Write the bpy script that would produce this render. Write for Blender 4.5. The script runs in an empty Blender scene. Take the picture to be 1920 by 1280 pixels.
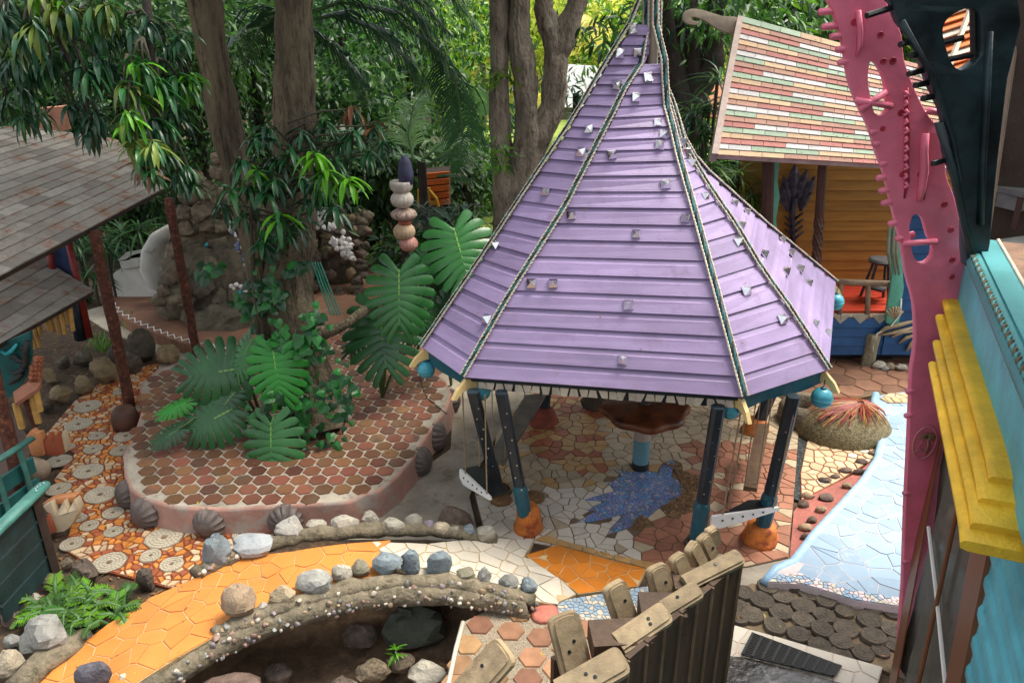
import bpy, math, random
import numpy as np
from mathutils import Vector, Matrix
from mathutils.geometry import tessellate_polygon, intersect_ray_tri
random.seed(7); rs = np.random.RandomState(11)
SC = bpy.context.scene
COL = SC.collection
R = math.radians
# ---------------------------------------------------------------- camera, light, exposure
F, TH, HC = 1493.0, R(23.0), 5.2
cd = bpy.data.cameras.new('camera'); cam = bpy.data.objects.new('camera', cd); COL.objects.link(cam)
cam.location = (0, 0, HC); cam.rotation_euler = (R(90) - TH, 0, 0)
cd.sensor_width = 36.0; cd.lens = 36.0 * F / 1920.0; cd.clip_start = 0.05; cd.clip_end = 600
SC.camera = cam
w = bpy.data.worlds.new('World'); SC.world = w; w.use_nodes = True
nt = w.node_tree; nt.nodes.clear()
sky = nt.nodes.new('ShaderNodeTexSky'); sky.sky_type = 'NISHITA'; sky.sun_disc = False
SUN_EL, SUN_AZ = R(64), R(70)            # azimuth measured from +Y towards +X
sky.sun_elevation = SUN_EL; sky.sun_rotation = SUN_AZ; sky.air_density = 1.0; sky.dust_density = 3.5; sky.ozone_density = 1.0
bg = nt.nodes.new('ShaderNodeBackground'); bg.inputs[1].default_value = 0.10
wo = nt.nodes.new('ShaderNodeOutputWorld')
hz = nt.nodes.new('ShaderNodeHueSaturation'); hz.inputs['Saturation'].default_value = 0.22
nt.links.new(sky.outputs[0], hz.inputs['Color']); nt.links.new(hz.outputs[0], bg.inputs[0]); nt.links.new(bg.outputs[0], wo.inputs[0])
sd = bpy.data.lights.new('sun', 'SUN'); sd.energy = 1.5; sd.angle = R(28); sd.color = (1.0, 0.92, 0.78)
sun = bpy.data.objects.new('sun', sd); COL.objects.link(sun)
sdir = Vector((math.sin(SUN_AZ) * math.cos(SUN_EL), math.cos(SUN_AZ) * math.cos(SUN_EL), math.sin(SUN_EL)))
sun.rotation_euler = sdir.to_track_quat('Z', 'Y').to_euler(); sun.location = (8, 4, 20)
vs = SC.view_settings; vs.view_transform = 'Standard'; vs.look = 'None'; vs.gamma = 1; vs.exposure = 1.9; vs.use_curve_mapping = False
SC.render.engine = 'CYCLES'
SC.cycles.max_bounces = 6; SC.cycles.diffuse_bounces = 3; SC.cycles.glossy_bounces = 2; SC.cycles.transmission_bounces = 4
SC.cycles.transparent_max_bounces = 4; SC.cycles.caustics_reflective = False; SC.cycles.caustics_refractive = False

# ---------------------------------------------------------------- survey helpers (photo coordinates -> metres)
CT, ST = math.cos(TH), math.sin(TH)
def ray(px, py):
    u = (px - 960) / F; v = (640 - py) / F
    return Vector((u, CT + v * ST, -ST + v * CT))
EYE = Vector((0, 0, HC))
def G(px, py, z=0.0):
    r = ray(px, py); return EYE + r * ((z - HC) / r.z)
def Y(px, py, y):
    r = ray(px, py); return EYE + r * (y / r.y)
def PL(px, py, p0, n):                   # on the plane through p0 with normal n
    r = ray(px, py); n = Vector(n); return EYE + r * ((Vector(p0) - EYE).dot(n) / r.dot(n))
def GH(px, py, h):
    z = 0.0
    for _ in range(6):
        p = G(px, py, z); z = h(p.x, p.y)
    return Vector((p.x, p.y, z))
def g2(pts, z=0.0): return [tuple(G(a, b, z)[:2]) for a, b in pts]
def depth(p): d = Vector(p) - EYE; return max(0.3, d.y * CT - d.z * ST)

# ---------------------------------------------------------------- materials
MATS = {}
def M(name, col, rough=0.6, var=0.18, scale=3.0, bump=0.15, bscale=40.0, rnd=0.12, spot=None, spotc=(0.05, 0.04, 0.03), spots=8.0, metal=0.0,
      trans=0.0, spec=0.4, stretch=None, hue=0.0, col2=None, coat=0.0, bdist=0.02, sst=None):
    if name in MATS: return MATS[name]
    m = bpy.data.materials.new(name); MATS[name] = m; m.use_nodes = True
    t = m.node_tree; b = t.nodes['Principled BSDF']; N = t.nodes.new; K = t.links.new
    geo = N('ShaderNodeNewGeometry'); vec = geo.outputs['Position']
    if stretch:
        mp = N('ShaderNodeMapping'); mp.inputs['Scale'].default_value = stretch; K(vec, mp.inputs[0]); vec = mp.outputs[0]
    nz = N('ShaderNodeTexNoise'); nz.inputs['Scale'].default_value = scale; nz.inputs['Detail'].default_value = 5; nz.inputs['Roughness'].default_value = 0.62
    K(vec, nz.inputs['Vector'])
    rp = N('ShaderNodeMapRange'); rp.inputs[1].default_value = 0.3; rp.inputs[2].default_value = 0.7; K(nz.outputs['Fac'], rp.inputs[0])
    mx = N('ShaderNodeMix'); mx.data_type = 'RGBA'
    c2 = col2 or tuple(min(1, c * (1 + var)) for c in col); c1 = tuple(c * (1 - var) for c in col)
    mx.inputs[6].default_value = (*c1, 1); mx.inputs[7].default_value = (*c2, 1); K(rp.outputs[0], mx.inputs[0])
    out = mx.outputs[2]
    oi = N('ShaderNodeObjectInfo')
    hs = N('ShaderNodeHueSaturation'); K(out, hs.inputs['Color'])
    vr = N('ShaderNodeMapRange'); vr.inputs[3].default_value = 1 - rnd; vr.inputs[4].default_value = 1 + rnd; K(oi.outputs['Random'], vr.inputs[0]); K(vr.outputs[0], hs.inputs['Value'])
    if hue:
        ml = N('ShaderNodeMath'); ml.operation = 'MULTIPLY'; ml.inputs[1].default_value = 17.31; K(oi.outputs['Random'], ml.inputs[0])
        fr = N('ShaderNodeMath'); fr.operation = 'FRACT'; K(ml.outputs[0], fr.inputs[0])
        hr = N('ShaderNodeMapRange'); hr.inputs[3].default_value = 0.5 - hue; hr.inputs[4].default_value = 0.5 + hue; K(fr.outputs[0], hr.inputs[0]); K(hr.outputs[0], hs.inputs['Hue'])
    out = hs.outputs[0]
    if spot:
        n2 = N('ShaderNodeTexNoise'); n2.inputs['Scale'].default_value = spots; n2.inputs['Detail'].default_value = 6; n2.inputs['Roughness'].default_value = 0.7
        if sst:
            mp2 = N('ShaderNodeMapping'); mp2.inputs['Scale'].default_value = sst; K(geo.outputs['Position'], mp2.inputs[0]); K(mp2.outputs[0], n2.inputs['Vector'])
        else: K(geo.outputs['Position'], n2.inputs['Vector'])
        r2 = N('ShaderNodeMapRange'); r2.inputs[1].default_value = 1 - spot - 0.06; r2.inputs[2].default_value = 1 - spot + 0.08; K(n2.outputs['Fac'], r2.inputs[0])
        m2 = N('ShaderNodeMix'); m2.data_type = 'RGBA'; K(r2.outputs[0], m2.inputs[0]); K(out, m2.inputs[6]); m2.inputs[7].default_value = (*spotc, 1); out = m2.outputs[2]
    K(out, b.inputs['Base Color'])
    rr = N('ShaderNodeMapRange'); rr.inputs[3].default_value = max(0.03, rough - 0.12); rr.inputs[4].default_value = min(1, rough + 0.12); K(nz.outputs['Fac'], rr.inputs[0]); K(rr.outputs[0], b.inputs['Roughness'])
    b.inputs['Metallic'].default_value = metal; b.inputs['Specular IOR Level'].default_value = spec
    if coat: b.inputs['Coat Weight'].default_value = coat; b.inputs['Coat Roughness'].default_value = 0.12
    if bump:
        n3 = N('ShaderNodeTexNoise'); n3.inputs['Scale'].default_value = bscale; n3.inputs['Detail'].default_value = 4; K(vec, n3.inputs['Vector'])
        bp = N('ShaderNodeBump'); bp.inputs['Strength'].default_value = bump; bp.inputs['Distance'].default_value = bdist; K(n3.outputs['Fac'], bp.inputs['Height']); K(bp.outputs[0], b.inputs['Normal'])
    if trans:
        ts = N('ShaderNodeBsdfTranslucent'); K(out, ts.inputs['Color']); ms = N('ShaderNodeMixShader'); ms.inputs[0].default_value = trans
        K(b.outputs[0], ms.inputs[1]); K(ts.outputs[0], ms.inputs[2]); K(ms.outputs[0], t.nodes['Material Output'].inputs[0])
    return m

# ---------------------------------------------------------------- mesh builder
class MB:
    def __init__(s): s.v = []; s.f = []; s.m = []; s.mi = 0
    def add(s, vs_, fs):
        o = len(s.v); s.v += [tuple(p) for p in vs_]
        for f in fs: s.f.append(tuple(o + i for i in f)); s.m.append(s.mi)
    def box(s, c, d, Rm=None, taper=1.0):
        hx, hy, hz = d[0] / 2, d[1] / 2, d[2] / 2; c = Vector(c); P = []
        for z in (-1, 1):
            k = taper if z > 0 else 1
            for x, y in ((-1, -1), (1, -1), (1, 1), (-1, 1)):
                p = Vector((x * hx * k, y * hy * k, z * hz)); P.append(c + (Rm @ p if Rm else p))
        s.add(P, [(3, 2, 1, 0), (4, 5, 6, 7), (0, 1, 5, 4), (1, 2, 6, 5), (2, 3, 7, 6), (3, 0, 4, 7)])
    def prism(s, poly, z0, z1, inset=0.0, bottom=True):   # poly xy ccw or cw; z0,z1 numbers or functions
        a = sum(poly[i][0] * poly[(i + 1) % len(poly)][1] - poly[(i + 1) % len(poly)][0] * poly[i][1] for i in range(len(poly)))
        if a < 0: poly = poly[::-1]
        n = len(poly); f0 = z0 if callable(z0) else (lambda x, y: z0); f1 = z1 if callable(z1) else (lambda x, y: z1)
        cx = sum(p[0] for p in poly) / n; cy = sum(p[1] for p in poly) / n
        B = [(x, y, f0(x, y)) for x, y in poly]; T = []
        for x, y in poly:
            if inset:
                d = math.hypot(x - cx, y - cy) + 1e-6; k = max(0.3, 1 - inset / d); x, y = cx + (x - cx) * k, cy + (y - cy) * k
            T.append((x, y, f1(x, y)))
        o = len(s.v); s.v += B + T
        for i in range(n):
            j = (i + 1) % n; s.f.append((o + i, o + j, o + n + j, o + n + i)); s.m.append(s.mi)
        for tri in tessellate_polygon([[Vector((p[0], p[1], 0)) for p in poly]]):
            q = [T[k] for k in tri]; cr = (q[1][0] - q[0][0]) * (q[2][1] - q[0][1]) - (q[2][0] - q[0][0]) * (q[1][1] - q[0][1])
            t = tri if cr > 0 else tri[::-1]
            s.f.append(tuple(o + n + k for k in t)); s.m.append(s.mi)
            if bottom: s.f.append(tuple(o + k for k in t[::-1])); s.m.append(s.mi)
    def slab(s, pts, n, th):               # planar 3D polygon extruded along -n
        n = Vector(n).normalized(); k = len(pts); T = [Vector(p) for p in pts]; B = [p - n * th for p in T]; o = len(s.v)
        s.v += [tuple(p) for p in T + B]
        for tri in tessellate_polygon([T]):
            s.f.append(tuple(o + i for i in tri)); s.m.append(s.mi); s.f.append(tuple(o + k + i for i in tri[::-1])); s.m.append(s.mi)
        for i in range(k):
            j = (i + 1) % k; s.f.append((o + i, o + j, o + k + j, o + k + i)); s.m.append(s.mi)
    def tube(s, pts, rad, n=8, cap=True, squash=1.0, wob=0.0):
        pts = [Vector(p) for p in pts]; k = len(pts); rad = rad if hasattr(rad, '__len__') else [rad] * k; o = len(s.v)
        up = Vector((0.13, 0.21, 1)); prev = None
        for i, p in enumerate(pts):
            t = (pts[min(i + 1, k - 1)] - pts[max(i - 1, 0)]).normalized()
            if prev is None:
                a = t.cross(up if abs(t.z) < 0.95 else Vector((1, 0, 0))).normalized()
            else:
                a = (prev - t * prev.dot(t)).normalized()
            prev = a; b = t.cross(a)
            for j in range(n):
                th = 2 * math.pi * j / n; r = rad[i] * (1 + (random.uniform(-wob, wob) if wob else 0))
                s.v.append(tuple(p + a * (math.cos(th) * r) + b * (math.sin(th) * r * squash)))
        for i in range(k - 1):
            for j in range(n):
                j2 = (j + 1) % n; s.f.append((o + i * n + j, o + i * n + j2, o + (i + 1) * n + j2, o + (i + 1) * n + j)); s.m.append(s.mi)
        if cap:
            s.f.append(tuple(o + j for j in range(n))[::-1]); s.m.append(s.mi)
            s.f.append(tuple(o + (k - 1) * n + j for j in range(n))); s.m.append(s.mi)
    def lathe(s, prof, c, n=16, fl=None, Rm=None, scale=(1, 1)):   # prof [(r,z)]; fl(theta,i)->radius factor
        c = Vector(c); o = len(s.v); k = len(prof)
        for i, (r, z) in enumerate(prof):
            for j in range(n):
                th = 2 * math.pi * j / n; q = r * (fl(th, i) if fl else 1)
                p = Vector((math.cos(th) * q * scale[0], math.sin(th) * q * scale[1], z)); s.v.append(tuple(c + (Rm @ p if Rm else p)))
        for i in range(k - 1):
            for j in range(n):
                j2 = (j + 1) % n; s.f.append((o + i * n + j, o + i * n + j2, o + (i + 1) * n + j2, o + (i + 1) * n + j)); s.m.append(s.mi)
        s.f.append(tuple(o + j for j in range(n))[::-1]); s.m.append(s.mi); s.f.append(tuple(o + (k - 1) * n + j for j in range(n))); s.m.append(s.mi)
    def rock(s, c, d, seed=0, n=10, m=7, rough=0.22, Rm=None, flat=0.0):
        rr = random.Random(seed); c = Vector(c); o = len(s.v)
        # facetted lumps: cut by random planes
        cuts = []
        for _ in range(15):
            a = Vector((rr.gauss(0, 1), rr.gauss(0, 1), rr.gauss(0, 1))).normalized(); cuts.append((a, rr.uniform(0.60, 0.97)))
        V = []
        for i in range(m + 1):
            ph = math.pi * i / m - math.pi / 2
            for j in range(n):
                th = 2 * math.pi * j / n + (i % 2) * math.pi / n
                p = Vector((math.cos(ph) * math.cos(th), math.cos(ph) * math.sin(th), math.sin(ph)))
                k = 1.0
                for a, h in cuts:
                    dd = p.dot(a)
                    if dd > h: k = min(k, h / dd)
                k *= 1 + rr.uniform(-rough, rough) * 0.35
                p = p * k
                if flat and p.z < -flat: p.z = -flat
                p = Vector((p.x * d[0] / 2, p.y * d[1] / 2, p.z * d[2] / 2)); V.append(tuple(c + (Rm @ p if Rm else p)))
        s.v += V
        for i in range(m):
            for j in range(n):
                j2 = (j + 1) % n; s.f.append((o + i * n + j, o + i * n + j2, o + (i + 1) * n + j2, o + (i + 1) * n + j)); s.m.append(s.mi)
    def merge(s, other, mi=None):
        o = len(s.v); s.v += other.v
        s.f += [tuple(o + i for i in f) for f in other.f]; s.m += [(mi if mi is not None else k) for k in other.m]
    def mesh(s, name, mats, smooth=False):
        me = bpy.data.meshes.new(name); me.from_pydata(s.v, [], s.f)
        for m in (mats if isinstance(mats, (list, tuple)) else [mats]): me.materials.append(m)
        if len(me.materials) > 1: me.polygons.foreach_set('material_index', s.m)
        if smooth:
            me.polygons.foreach_set('use_smooth', [True] * len(me.polygons))
            if isinstance(smooth, float): me.set_sharp_from_angle(angle=smooth)
        me.validate(); return me
    def obj(s, name, mats, parent=None, smooth=False):
        return link(name, s.mesh(name, mats, smooth), parent)
def link(name, me, parent=None, loc=None):
    o = bpy.data.objects.new(name, me); COL.objects.link(o)
    l = Vector(loc) if loc is not None else Vector((0, 0, 0))
    if parent is not None:
        o.parent = parent
        q = parent
        while q is not None: l = l - q.location; q = q.parent
    o.location = l; return o
def tag(o, label=None, cat=None, group=None, kind=None):
    if label: o['label'] = label
    if cat: o['category'] = cat
    if group: o['group'] = group
    if kind: o['kind'] = kind
    return o
def thing(name, label, cat, loc, group=None):
    o = bpy.data.objects.new(name, None); COL.objects.link(o); o.location = Vector(loc); o.empty_display_size = 0.1
    return tag(o, label, cat, group)
def struct(o): o['kind'] = 'structure'; return o
def copytree(o, parent=None):
    c = o.copy(); COL.objects.link(c); c.parent = parent
    for ch in list(o.children): copytree(ch, c)
    return c
def rotz(a): return Matrix.Rotation(a, 3, 'Z')
def basis(d, n):                          # local Y -> d, local Z -> n
    d = Vector(d).normalized(); n = Vector(n); x = d.cross(n)
    if x.length < 1e-4: x = d.cross(Vector((0.3, 1, 0.2)))
    x.normalize(); n = x.cross(d)
    return Matrix((x, d, n)).transposed()
def place(name, me, parent, pos, d, n, sc=1.0):
    o = link(name, me, parent, pos); m = basis(d, n); o.rotation_euler = m.to_euler(); o.scale = (sc, sc, sc); return o

# ---------------------------------------------------------------- crazy paving
def clip(poly, nx, ny, c):                # keep nx*x+ny*y <= c
    out = []; n = len(poly)
    for i in range(n):
        a, b = poly[i], poly[(i + 1) % n]; da = nx * a[0] + ny * a[1] - c; db = nx * b[0] + ny * b[1] - c
        if da <= 0: out.append(a)
        if (da < 0 < db) or (db < 0 < da):
            t = da / (da - db); out.append((a[0] + (b[0] - a[0]) * t, a[1] + (b[1] - a[1]) * t))
    return out
def inside(p, poly):
    r = False; n = len(poly); x, y = p
    for i in range(n):
        a, b = poly[i], poly[i - 1]
        if (a[1] > y) != (b[1] > y) and x < (b[0] - a[0]) * (y - a[1]) / (b[1] - a[1]) + a[0]: r = not r
    return r
def area(p): return 0.5 * abs(sum(p[i][0] * p[(i + 1) % len(p)][1] - p[(i + 1) % len(p)][0] * p[i][1] for i in range(len(p))))
def seeds(poly, step, jit=0.45, holes=(), aniso=None):
    xs = [p[0] for p in poly]; ys = [p[1] for p in poly]; out = []
    sx, sy = (step, step) if not aniso else aniso
    j = 0; y = min(ys) - sy
    while y < max(ys) + sy:
        x = min(xs) - sx + (j % 2) * sx / 2
        while x < max(xs) + sx:
            p = (x + random.uniform(-jit, jit) * sx, y + random.uniform(-jit, jit) * sy)
            if inside(p, poly) and not any(inside(p, h) for h in holes): out.append(p)
            x += sx
        y += sy; j += 1
    return out
def voronoi(poly, pts, gap, minarea=1e-4, holes=()):
    step = math.sqrt(area(poly) / max(1, len(pts))); gh = []; n = len(poly)
    for p in pts:                          # mirror seeds over the near edges, so that the outer cells end on the outline
        for pl, hole in [(poly, False)] + [(h, True) for h in holes]:
          n = len(pl)
          for i in range(n):
            a, b = pl[i], pl[(i + 1) % n]; dx, dy = b[0] - a[0], b[1] - a[1]; L2q = dx * dx + dy * dy
            if L2q < 1e-9: continue
            t = ((p[0] - a[0]) * dx + (p[1] - a[1]) * dy) / L2q
            if -.15 < t < 1.15:
                fx, fy = a[0] + dx * t, a[1] + dy * t; D = math.hypot(p[0] - fx, p[1] - fy)
                if 1e-4 < D < 1.3 * step:
                    q = (2 * fx - p[0], 2 * fy - p[1])
                    if inside(q, pl) == hole: gh.append(q)
    P = np.array(list(pts) + gh); cells = []; bx = 2.2 * step
    for i, p in enumerate(pts):
        d = np.hypot(P[:, 0] - p[0], P[:, 1] - p[1]); order = np.argsort(d)[1:28]; c = [(p[0] - bx, p[1] - bx), (p[0] + bx, p[1] - bx), (p[0] + bx, p[1] + bx), (p[0] - bx, p[1] + bx)]
        for k in order:
            q = P[k]; dx, dy = q[0] - p[0], q[1] - p[1]; L = math.hypot(dx, dy)
            if L < 1e-6: continue
            rad = max(math.hypot(a[0] - p[0], a[1] - p[1]) for a in c) if c else 0
            if L > 2 * rad + gap: break
            nx, ny = dx / L, dy / L; c = clip(c, nx, ny, nx * (p[0] + q[0]) / 2 + ny * (p[1] + q[1]) / 2 - gap / 2)
            if len(c) < 3: break
        if len(c) >= 3 and area(c) > minarea: cells.append((p, c))
    return cells
def pieces(parent, name, items, limit=300, smooth=False):
    """items: list of (MB, material, position, size). The largest in view become parts, the rest one part of stuff."""
    items = sorted(items, key=lambda t: -t[3] / depth(t[2]))
    for mb, mat, p, sz in items[:limit]: mb.obj(name, mat, parent, smooth)
    rest = items[limit:]
    if rest:
        mats = []; big = MB()
        for mb, mat, p, sz in rest:
            if mat not in mats: mats.append(mat)
            big.merge(mb, mats.index(mat))
        o = big.obj(name, mats, parent, smooth); o['kind'] = 'stuff'
def paving(parent, name, poly, step, gap, h, th, matf, limit=300, jit=0.45, holes=(), inset=0.004, aniso=None, tilt=0.004, pts=None):
    pts = pts if pts is not None else seeds(poly, step, jit, holes, aniso)
    items = []
    for p, c in voronoi(poly, pts, gap, 1e-4, holes):
        c = [q for i, q in enumerate(c) if math.hypot(q[0] - c[i - 1][0], q[1] - c[i - 1][1]) > 0.004]
        if len(c) < 3: continue
        mb = MB(); dz = random.uniform(-tilt, tilt); ax, ay = random.uniform(-tilt, tilt) * 3, random.uniform(-tilt, tilt) * 3
        z1 = (lambda x, y, p=p, dz=dz, ax=ax, ay=ay: h(x, y) + th + dz + ax * (x - p[0]) + ay * (y - p[1]))
        mb.prism(c, h, z1, inset, bottom=False); items.append((mb, matf(p), (p[0], p[1], h(*p)), math.sqrt(area(c))))
    pieces(parent, name, items, limit)
def flat(z): return lambda x, y: z
# ================================================================ GAZEBO
m_purple = M('purple_paint', (0.245, 0.185, 0.33), 0.45, 0.16, 2.6, 0.12, 50, 0.13, spot=0.40, spotc=(0.205, 0.15, 0.26), spots=4.0, stretch=(0.6, 0.6, 3))
m_teal = M('teal_paint', (0.012, 0.085, 0.12), 0.38, 0.25, 5, 0.15)
m_navy = M('navy_paint', (0.012, 0.022, 0.032), 0.4, 0.35, 6, 0.15, spot=0.3, spotc=(0.06, 0.06, 0.06), spots=9)
m_cream_rope = M('cream_rope', (0.55, 0.50, 0.40), 0.8, 0.2, 20, 0.2)
m_teal_rope = M('teal_rope', (0.02, 0.105, 0.11), 0.6, 0.3, 9, 0.1)
m_dark_rope = M('dark_rope', (0.012, 0.018, 0.016), 0.7, 0.3, 9, 0.1)
m_mirror = M('mirror_stud', (0.78, 0.79, 0.8), 0.22, 0.15, 20, 0.0, metal=1.0, rnd=0.05)
m_mast = M('pale_mast_wood', (0.42, 0.36, 0.27), 0.75, 0.25, 5, 0.3, stretch=(3, 3, 0.3))
m_yel = M('cream_yellow_wood', (0.62, 0.46, 0.20), 0.55, 0.15, 7, 0.1)
m_ball = M('turquoise_ball', (0.05, 0.30, 0.38), 0.35, 0.25, 8, 0.06, 40, 0.08, spot=0.3, spotc=(0.02, 0.12, 0.17), spots=12)
m_trim = M('bone_trim', (0.52, 0.47, 0.38), 0.7, 0.2, 9, 0.15)
AX = Vector((1.5, 8.45))
CR = [(-.92, 7.6), (-.45, 6.89), (2.10, 6.47), (3.07, 7.05), (4.13, 9.7), (3.65, 10.3), (1.10, 10.73), (.13, 10.15)]
L1 = [(1, 1.9), (.76, 2.72), (.53, 3.53), (.31, 4.29), (.21, 4.65), (.12, 4.94), (.05, 5.2)]
L2_ = [(1, 1.9), (.76, 2.63), (.5, 3.33), (.31, 3.99), (.18, 4.41), (.09, 4.62), (.05, 4.75), (.045, 5.3)]
L3 = [(1, 1.9), (.72, 2.6), (.43, 3.32), (.24, 3.77), (.08, 4.24), (.055, 4.6), (.05, 5.3)]
L4 = [(1, 1.9), (.77, 2.43), (.62, 2.73), (.46, 3.13), (.3, 3.47), (.2, 3.72), (.13, 3.91), (.07, 4.25), (.05, 5.3)]
L5 = [(1, 1.9), (.54, 2.83), (.35, 3.24), (.21, 3.54), (.13, 3.77), (.06, 4.15), (.04, 5.3)]
LB = [(1, 1.9), (.7, 2.68), (.45, 3.4), (.27, 3.95), (.15, 4.35), (.07, 4.7), (.04, 5.3)]
PRF = [L1, L2_, L3, L4, L5, L5, LB, LB]
def rp_(i, z):
    pr = PRF[i]; f = np.interp(z, [q[1] for q in pr], [q[0] for q in pr]); k = max(0, (z - 4.1)) * 0.075
    P = Vector(CR[i]); p = AX + (P - AX) * float(f); return Vector((p.x - k, p.y, z))
gz = thing('gazebo', 'purple timber gazebo with a pointed octagonal roof edged with rope and studs', 'gazebo', (1.5, 8.45, 0))
LEV = [1.9, 2.055, 2.205, 2.35, 2.5, 2.645, 2.79, 2.935, 3.08, 3.22, 3.36, 3.50, 3.64, 3.76, 3.865, 3.965, 4.065, 4.165, 4.265, 4.365, 4.46, 4.55, 4.64, 4.73, 4.82, 4.91, 5.0]
FTRI = {}
def frac(i, z): return float(np.interp(z, [q[1] for q in PRF[i]], [q[0] for q in PRF[i]]))
for i in range(8):
    j = (i + 1) % 8; FTRI[i] = []
    for k in range(len(LEV) - 1):
        z0, z1 = LEV[k], LEV[k + 1]
        if frac(i, z0) < 0.075 and frac(j, z0) < 0.075: break
        if i == 1 and z0 > 4.6: break
        a0, b0, a1, b1 = rp_(i, z0), rp_(j, z0), rp_(i, z1), rp_(j, z1)
        n = (b0 - a0).cross(a1 - a0)
        if n.length < 1e-6: break
        n.normalize()
        if n.z < 0: n = -n
        mb = MB(); rows = [(0, 0.0), (0, .026), (.10, .025), (.66, .021), (.73, .010), (.78, .009), (1.04, .004)]
        j0 = random.uniform(-.004, .004)
        V = []
        for t, off in rows:
            V += [a0.lerp(a1, t) + n * (off + j0), b0.lerp(b1, t) + n * (off + j0)]
        V += [a1 - n * .02, b1 - n * .02, a0 - n * .02, b0 - n * .02]
        m_ = len(V) // 2; fs = [(2 * q, 2 * q + 1, 2 * q + 3, 2 * q + 2) for q in range(m_ - 1)] + [(2 * m_ - 2, 2 * m_ - 1, 1, 0)]
        mb.add(V, fs); mb.obj('roof_board', m_purple, gz)
        FTRI[i] += [(a0, b0, b1, n), (a0, b1, a1, n)]
def rope(path, r, mats, parent, name, pitch=0.07, strands=2, turn=6, sides=5, off=None):
    pts = [Vector(p) for p in path]; L = [0]
    for a, b in zip(pts, pts[1:]): L.append(L[-1] + (b - a).length)
    nseg = max(8, int(L[-1] / pitch * turn)); mb = MB()
    def pos(s):
        for q in range(len(L) - 1):
            if s <= L[q + 1] or q == len(L) - 2: return pts[q].lerp(pts[q + 1], (s - L[q]) / max(1e-9, L[q + 1] - L[q])), (pts[q + 1] - pts[q]).normalized()
    for st in range(strands):
        mb.mi = st % len(mats); P = []
        for q in range(nseg + 1):
            s = L[-1] * q / nseg; p, t = pos(s); a = t.cross(Vector((.2, .9, .1))).normalized(); b = t.cross(a); ang = 2 * math.pi * (s / pitch / strands * 1.0 + st / strands)
            P.append(p + (a * math.cos(ang) + b * math.sin(ang)) * r * .5)
        mb.tube(P, r * .56, sides, False)
    return mb.obj(name, mats, parent, True)
for i in range(8):
    zt = [5.0, 4.62, 4.66, 4.25, 4.2, 4.2, 4.7, 4.9][i]
    zs = list(np.linspace(1.9, zt, 14)) + [zt + .35, 5.45]
    out = (Vector((*CR[i], 0)) - Vector((1.5, 8.45, 0))).normalized()
    base = [rp_(i, float(z)) + out * .035 + Vector((0, 0, .03)) for z in zs]
    tng = Vector((-out.y, out.x, 0))
    # ropes gather round the mast
    for q, z in enumerate(zs):
        if z > zt: base[q] = Vector((1.41 - .06 * (z - 4.5), 8.45, z)) + out * .085
    if i < 5 or i == 7:
        rope(base, .0175, [m_teal_rope, m_dark_rope, m_teal_rope if i in (1, 2) else m_dark_rope], gz, 'ridge_rope', .075, 3)
        for s in (-1, 1):
            rope([p + tng * (s * .032) for p in base], .0115, [m_cream_rope, m_cream_rope], gz, 'edge_rope', .04, 2, 4, 4)
    else:
        mb = MB(); mb.tube(base, .03, 6); mb.obj('ridge_rope', m_dark_rope, gz, True)
mb = MB(); mb.tube([(1.5, 8.45, 1.0), (1.5, 8.45, 3.4), (1.44, 8.45, 4.4), (1.385, 8.45, 5.35), (1.33, 8.45, 6.3)], [.06, .06, .07, .075, .07], 10); mb.obj('mast', m_mast, gz, True)
# mirror studs
smb = MB(); s_ = .045
smb.add([(-s_, -s_, 0), (s_, -s_, 0), (s_, s_, 0), (-s_, s_, 0), (-s_, -s_, .012), (s_, -s_, .012), (s_, s_, .012), (-s_, s_, .012), (0, 0, .07)],
        [(0, 1, 5, 4), (1, 2, 6, 5), (2, 3, 7, 6), (3, 0, 4, 7), (4, 5, 8), (5, 6, 8), (6, 7, 8), (7, 4, 8)])
stud_me = smb.mesh('stud', m_mirror)
ST_ = [(1213, 146), (1190, 183), (1231, 231), (1242, 253), (1235, 273), (1146, 291), (1247, 347), (1071, 405), (1284, 411), (1193, 440), (997, 533), (1037, 533), (1178, 573), (1168, 676),
       (1185, 54), (1194, 100), (1161, 101), (1156, 161), (1105, 243), (1091, 287), (1025, 361), (932, 461), (917, 600),
       (1275, 268), (1281, 287), (1292, 308), (1318, 370), (1380, 455), (1395, 547), (1463, 600),
       (1373, 384), (1396, 400), (1385, 425), (1463, 452), (1428, 480), (1479, 477), (1469, 512), (1496, 507), (1512, 533), (1524, 609), (1547, 626)]
for px, py in ST_:
    best = None; r = ray(px, py)
    for i in FTRI:
        for a, b, c, n in FTRI[i]:
            if n.dot(r) > 0: continue
            h = intersect_ray_tri(a, b, c, r, EYE, True)
            if h and (best is None or (h - EYE).length < best[0]): best = ((h - EYE).length, h, n)
    if best:
        n = best[2]; up = (Vector((0, 0, 1)) - n * n.z).normalized()
        place('stud', stud_me, gz, best[1] + n * .024, up + n.cross(up) * random.uniform(-.12, .12), n, random.uniform(.86, 1.08))
for z in (4.6, 4.3, 4.0, 3.75):                       # studs that stand out along the left outline
    a = rp_(0, z); b = rp_(7, z); p = a.lerp(b, .14); n = Vector((-.75, .25, .45)).normalized(); place('stud', stud_me, gz, p + n * .01, Vector((.3, 0, 1)) , n)
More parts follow.
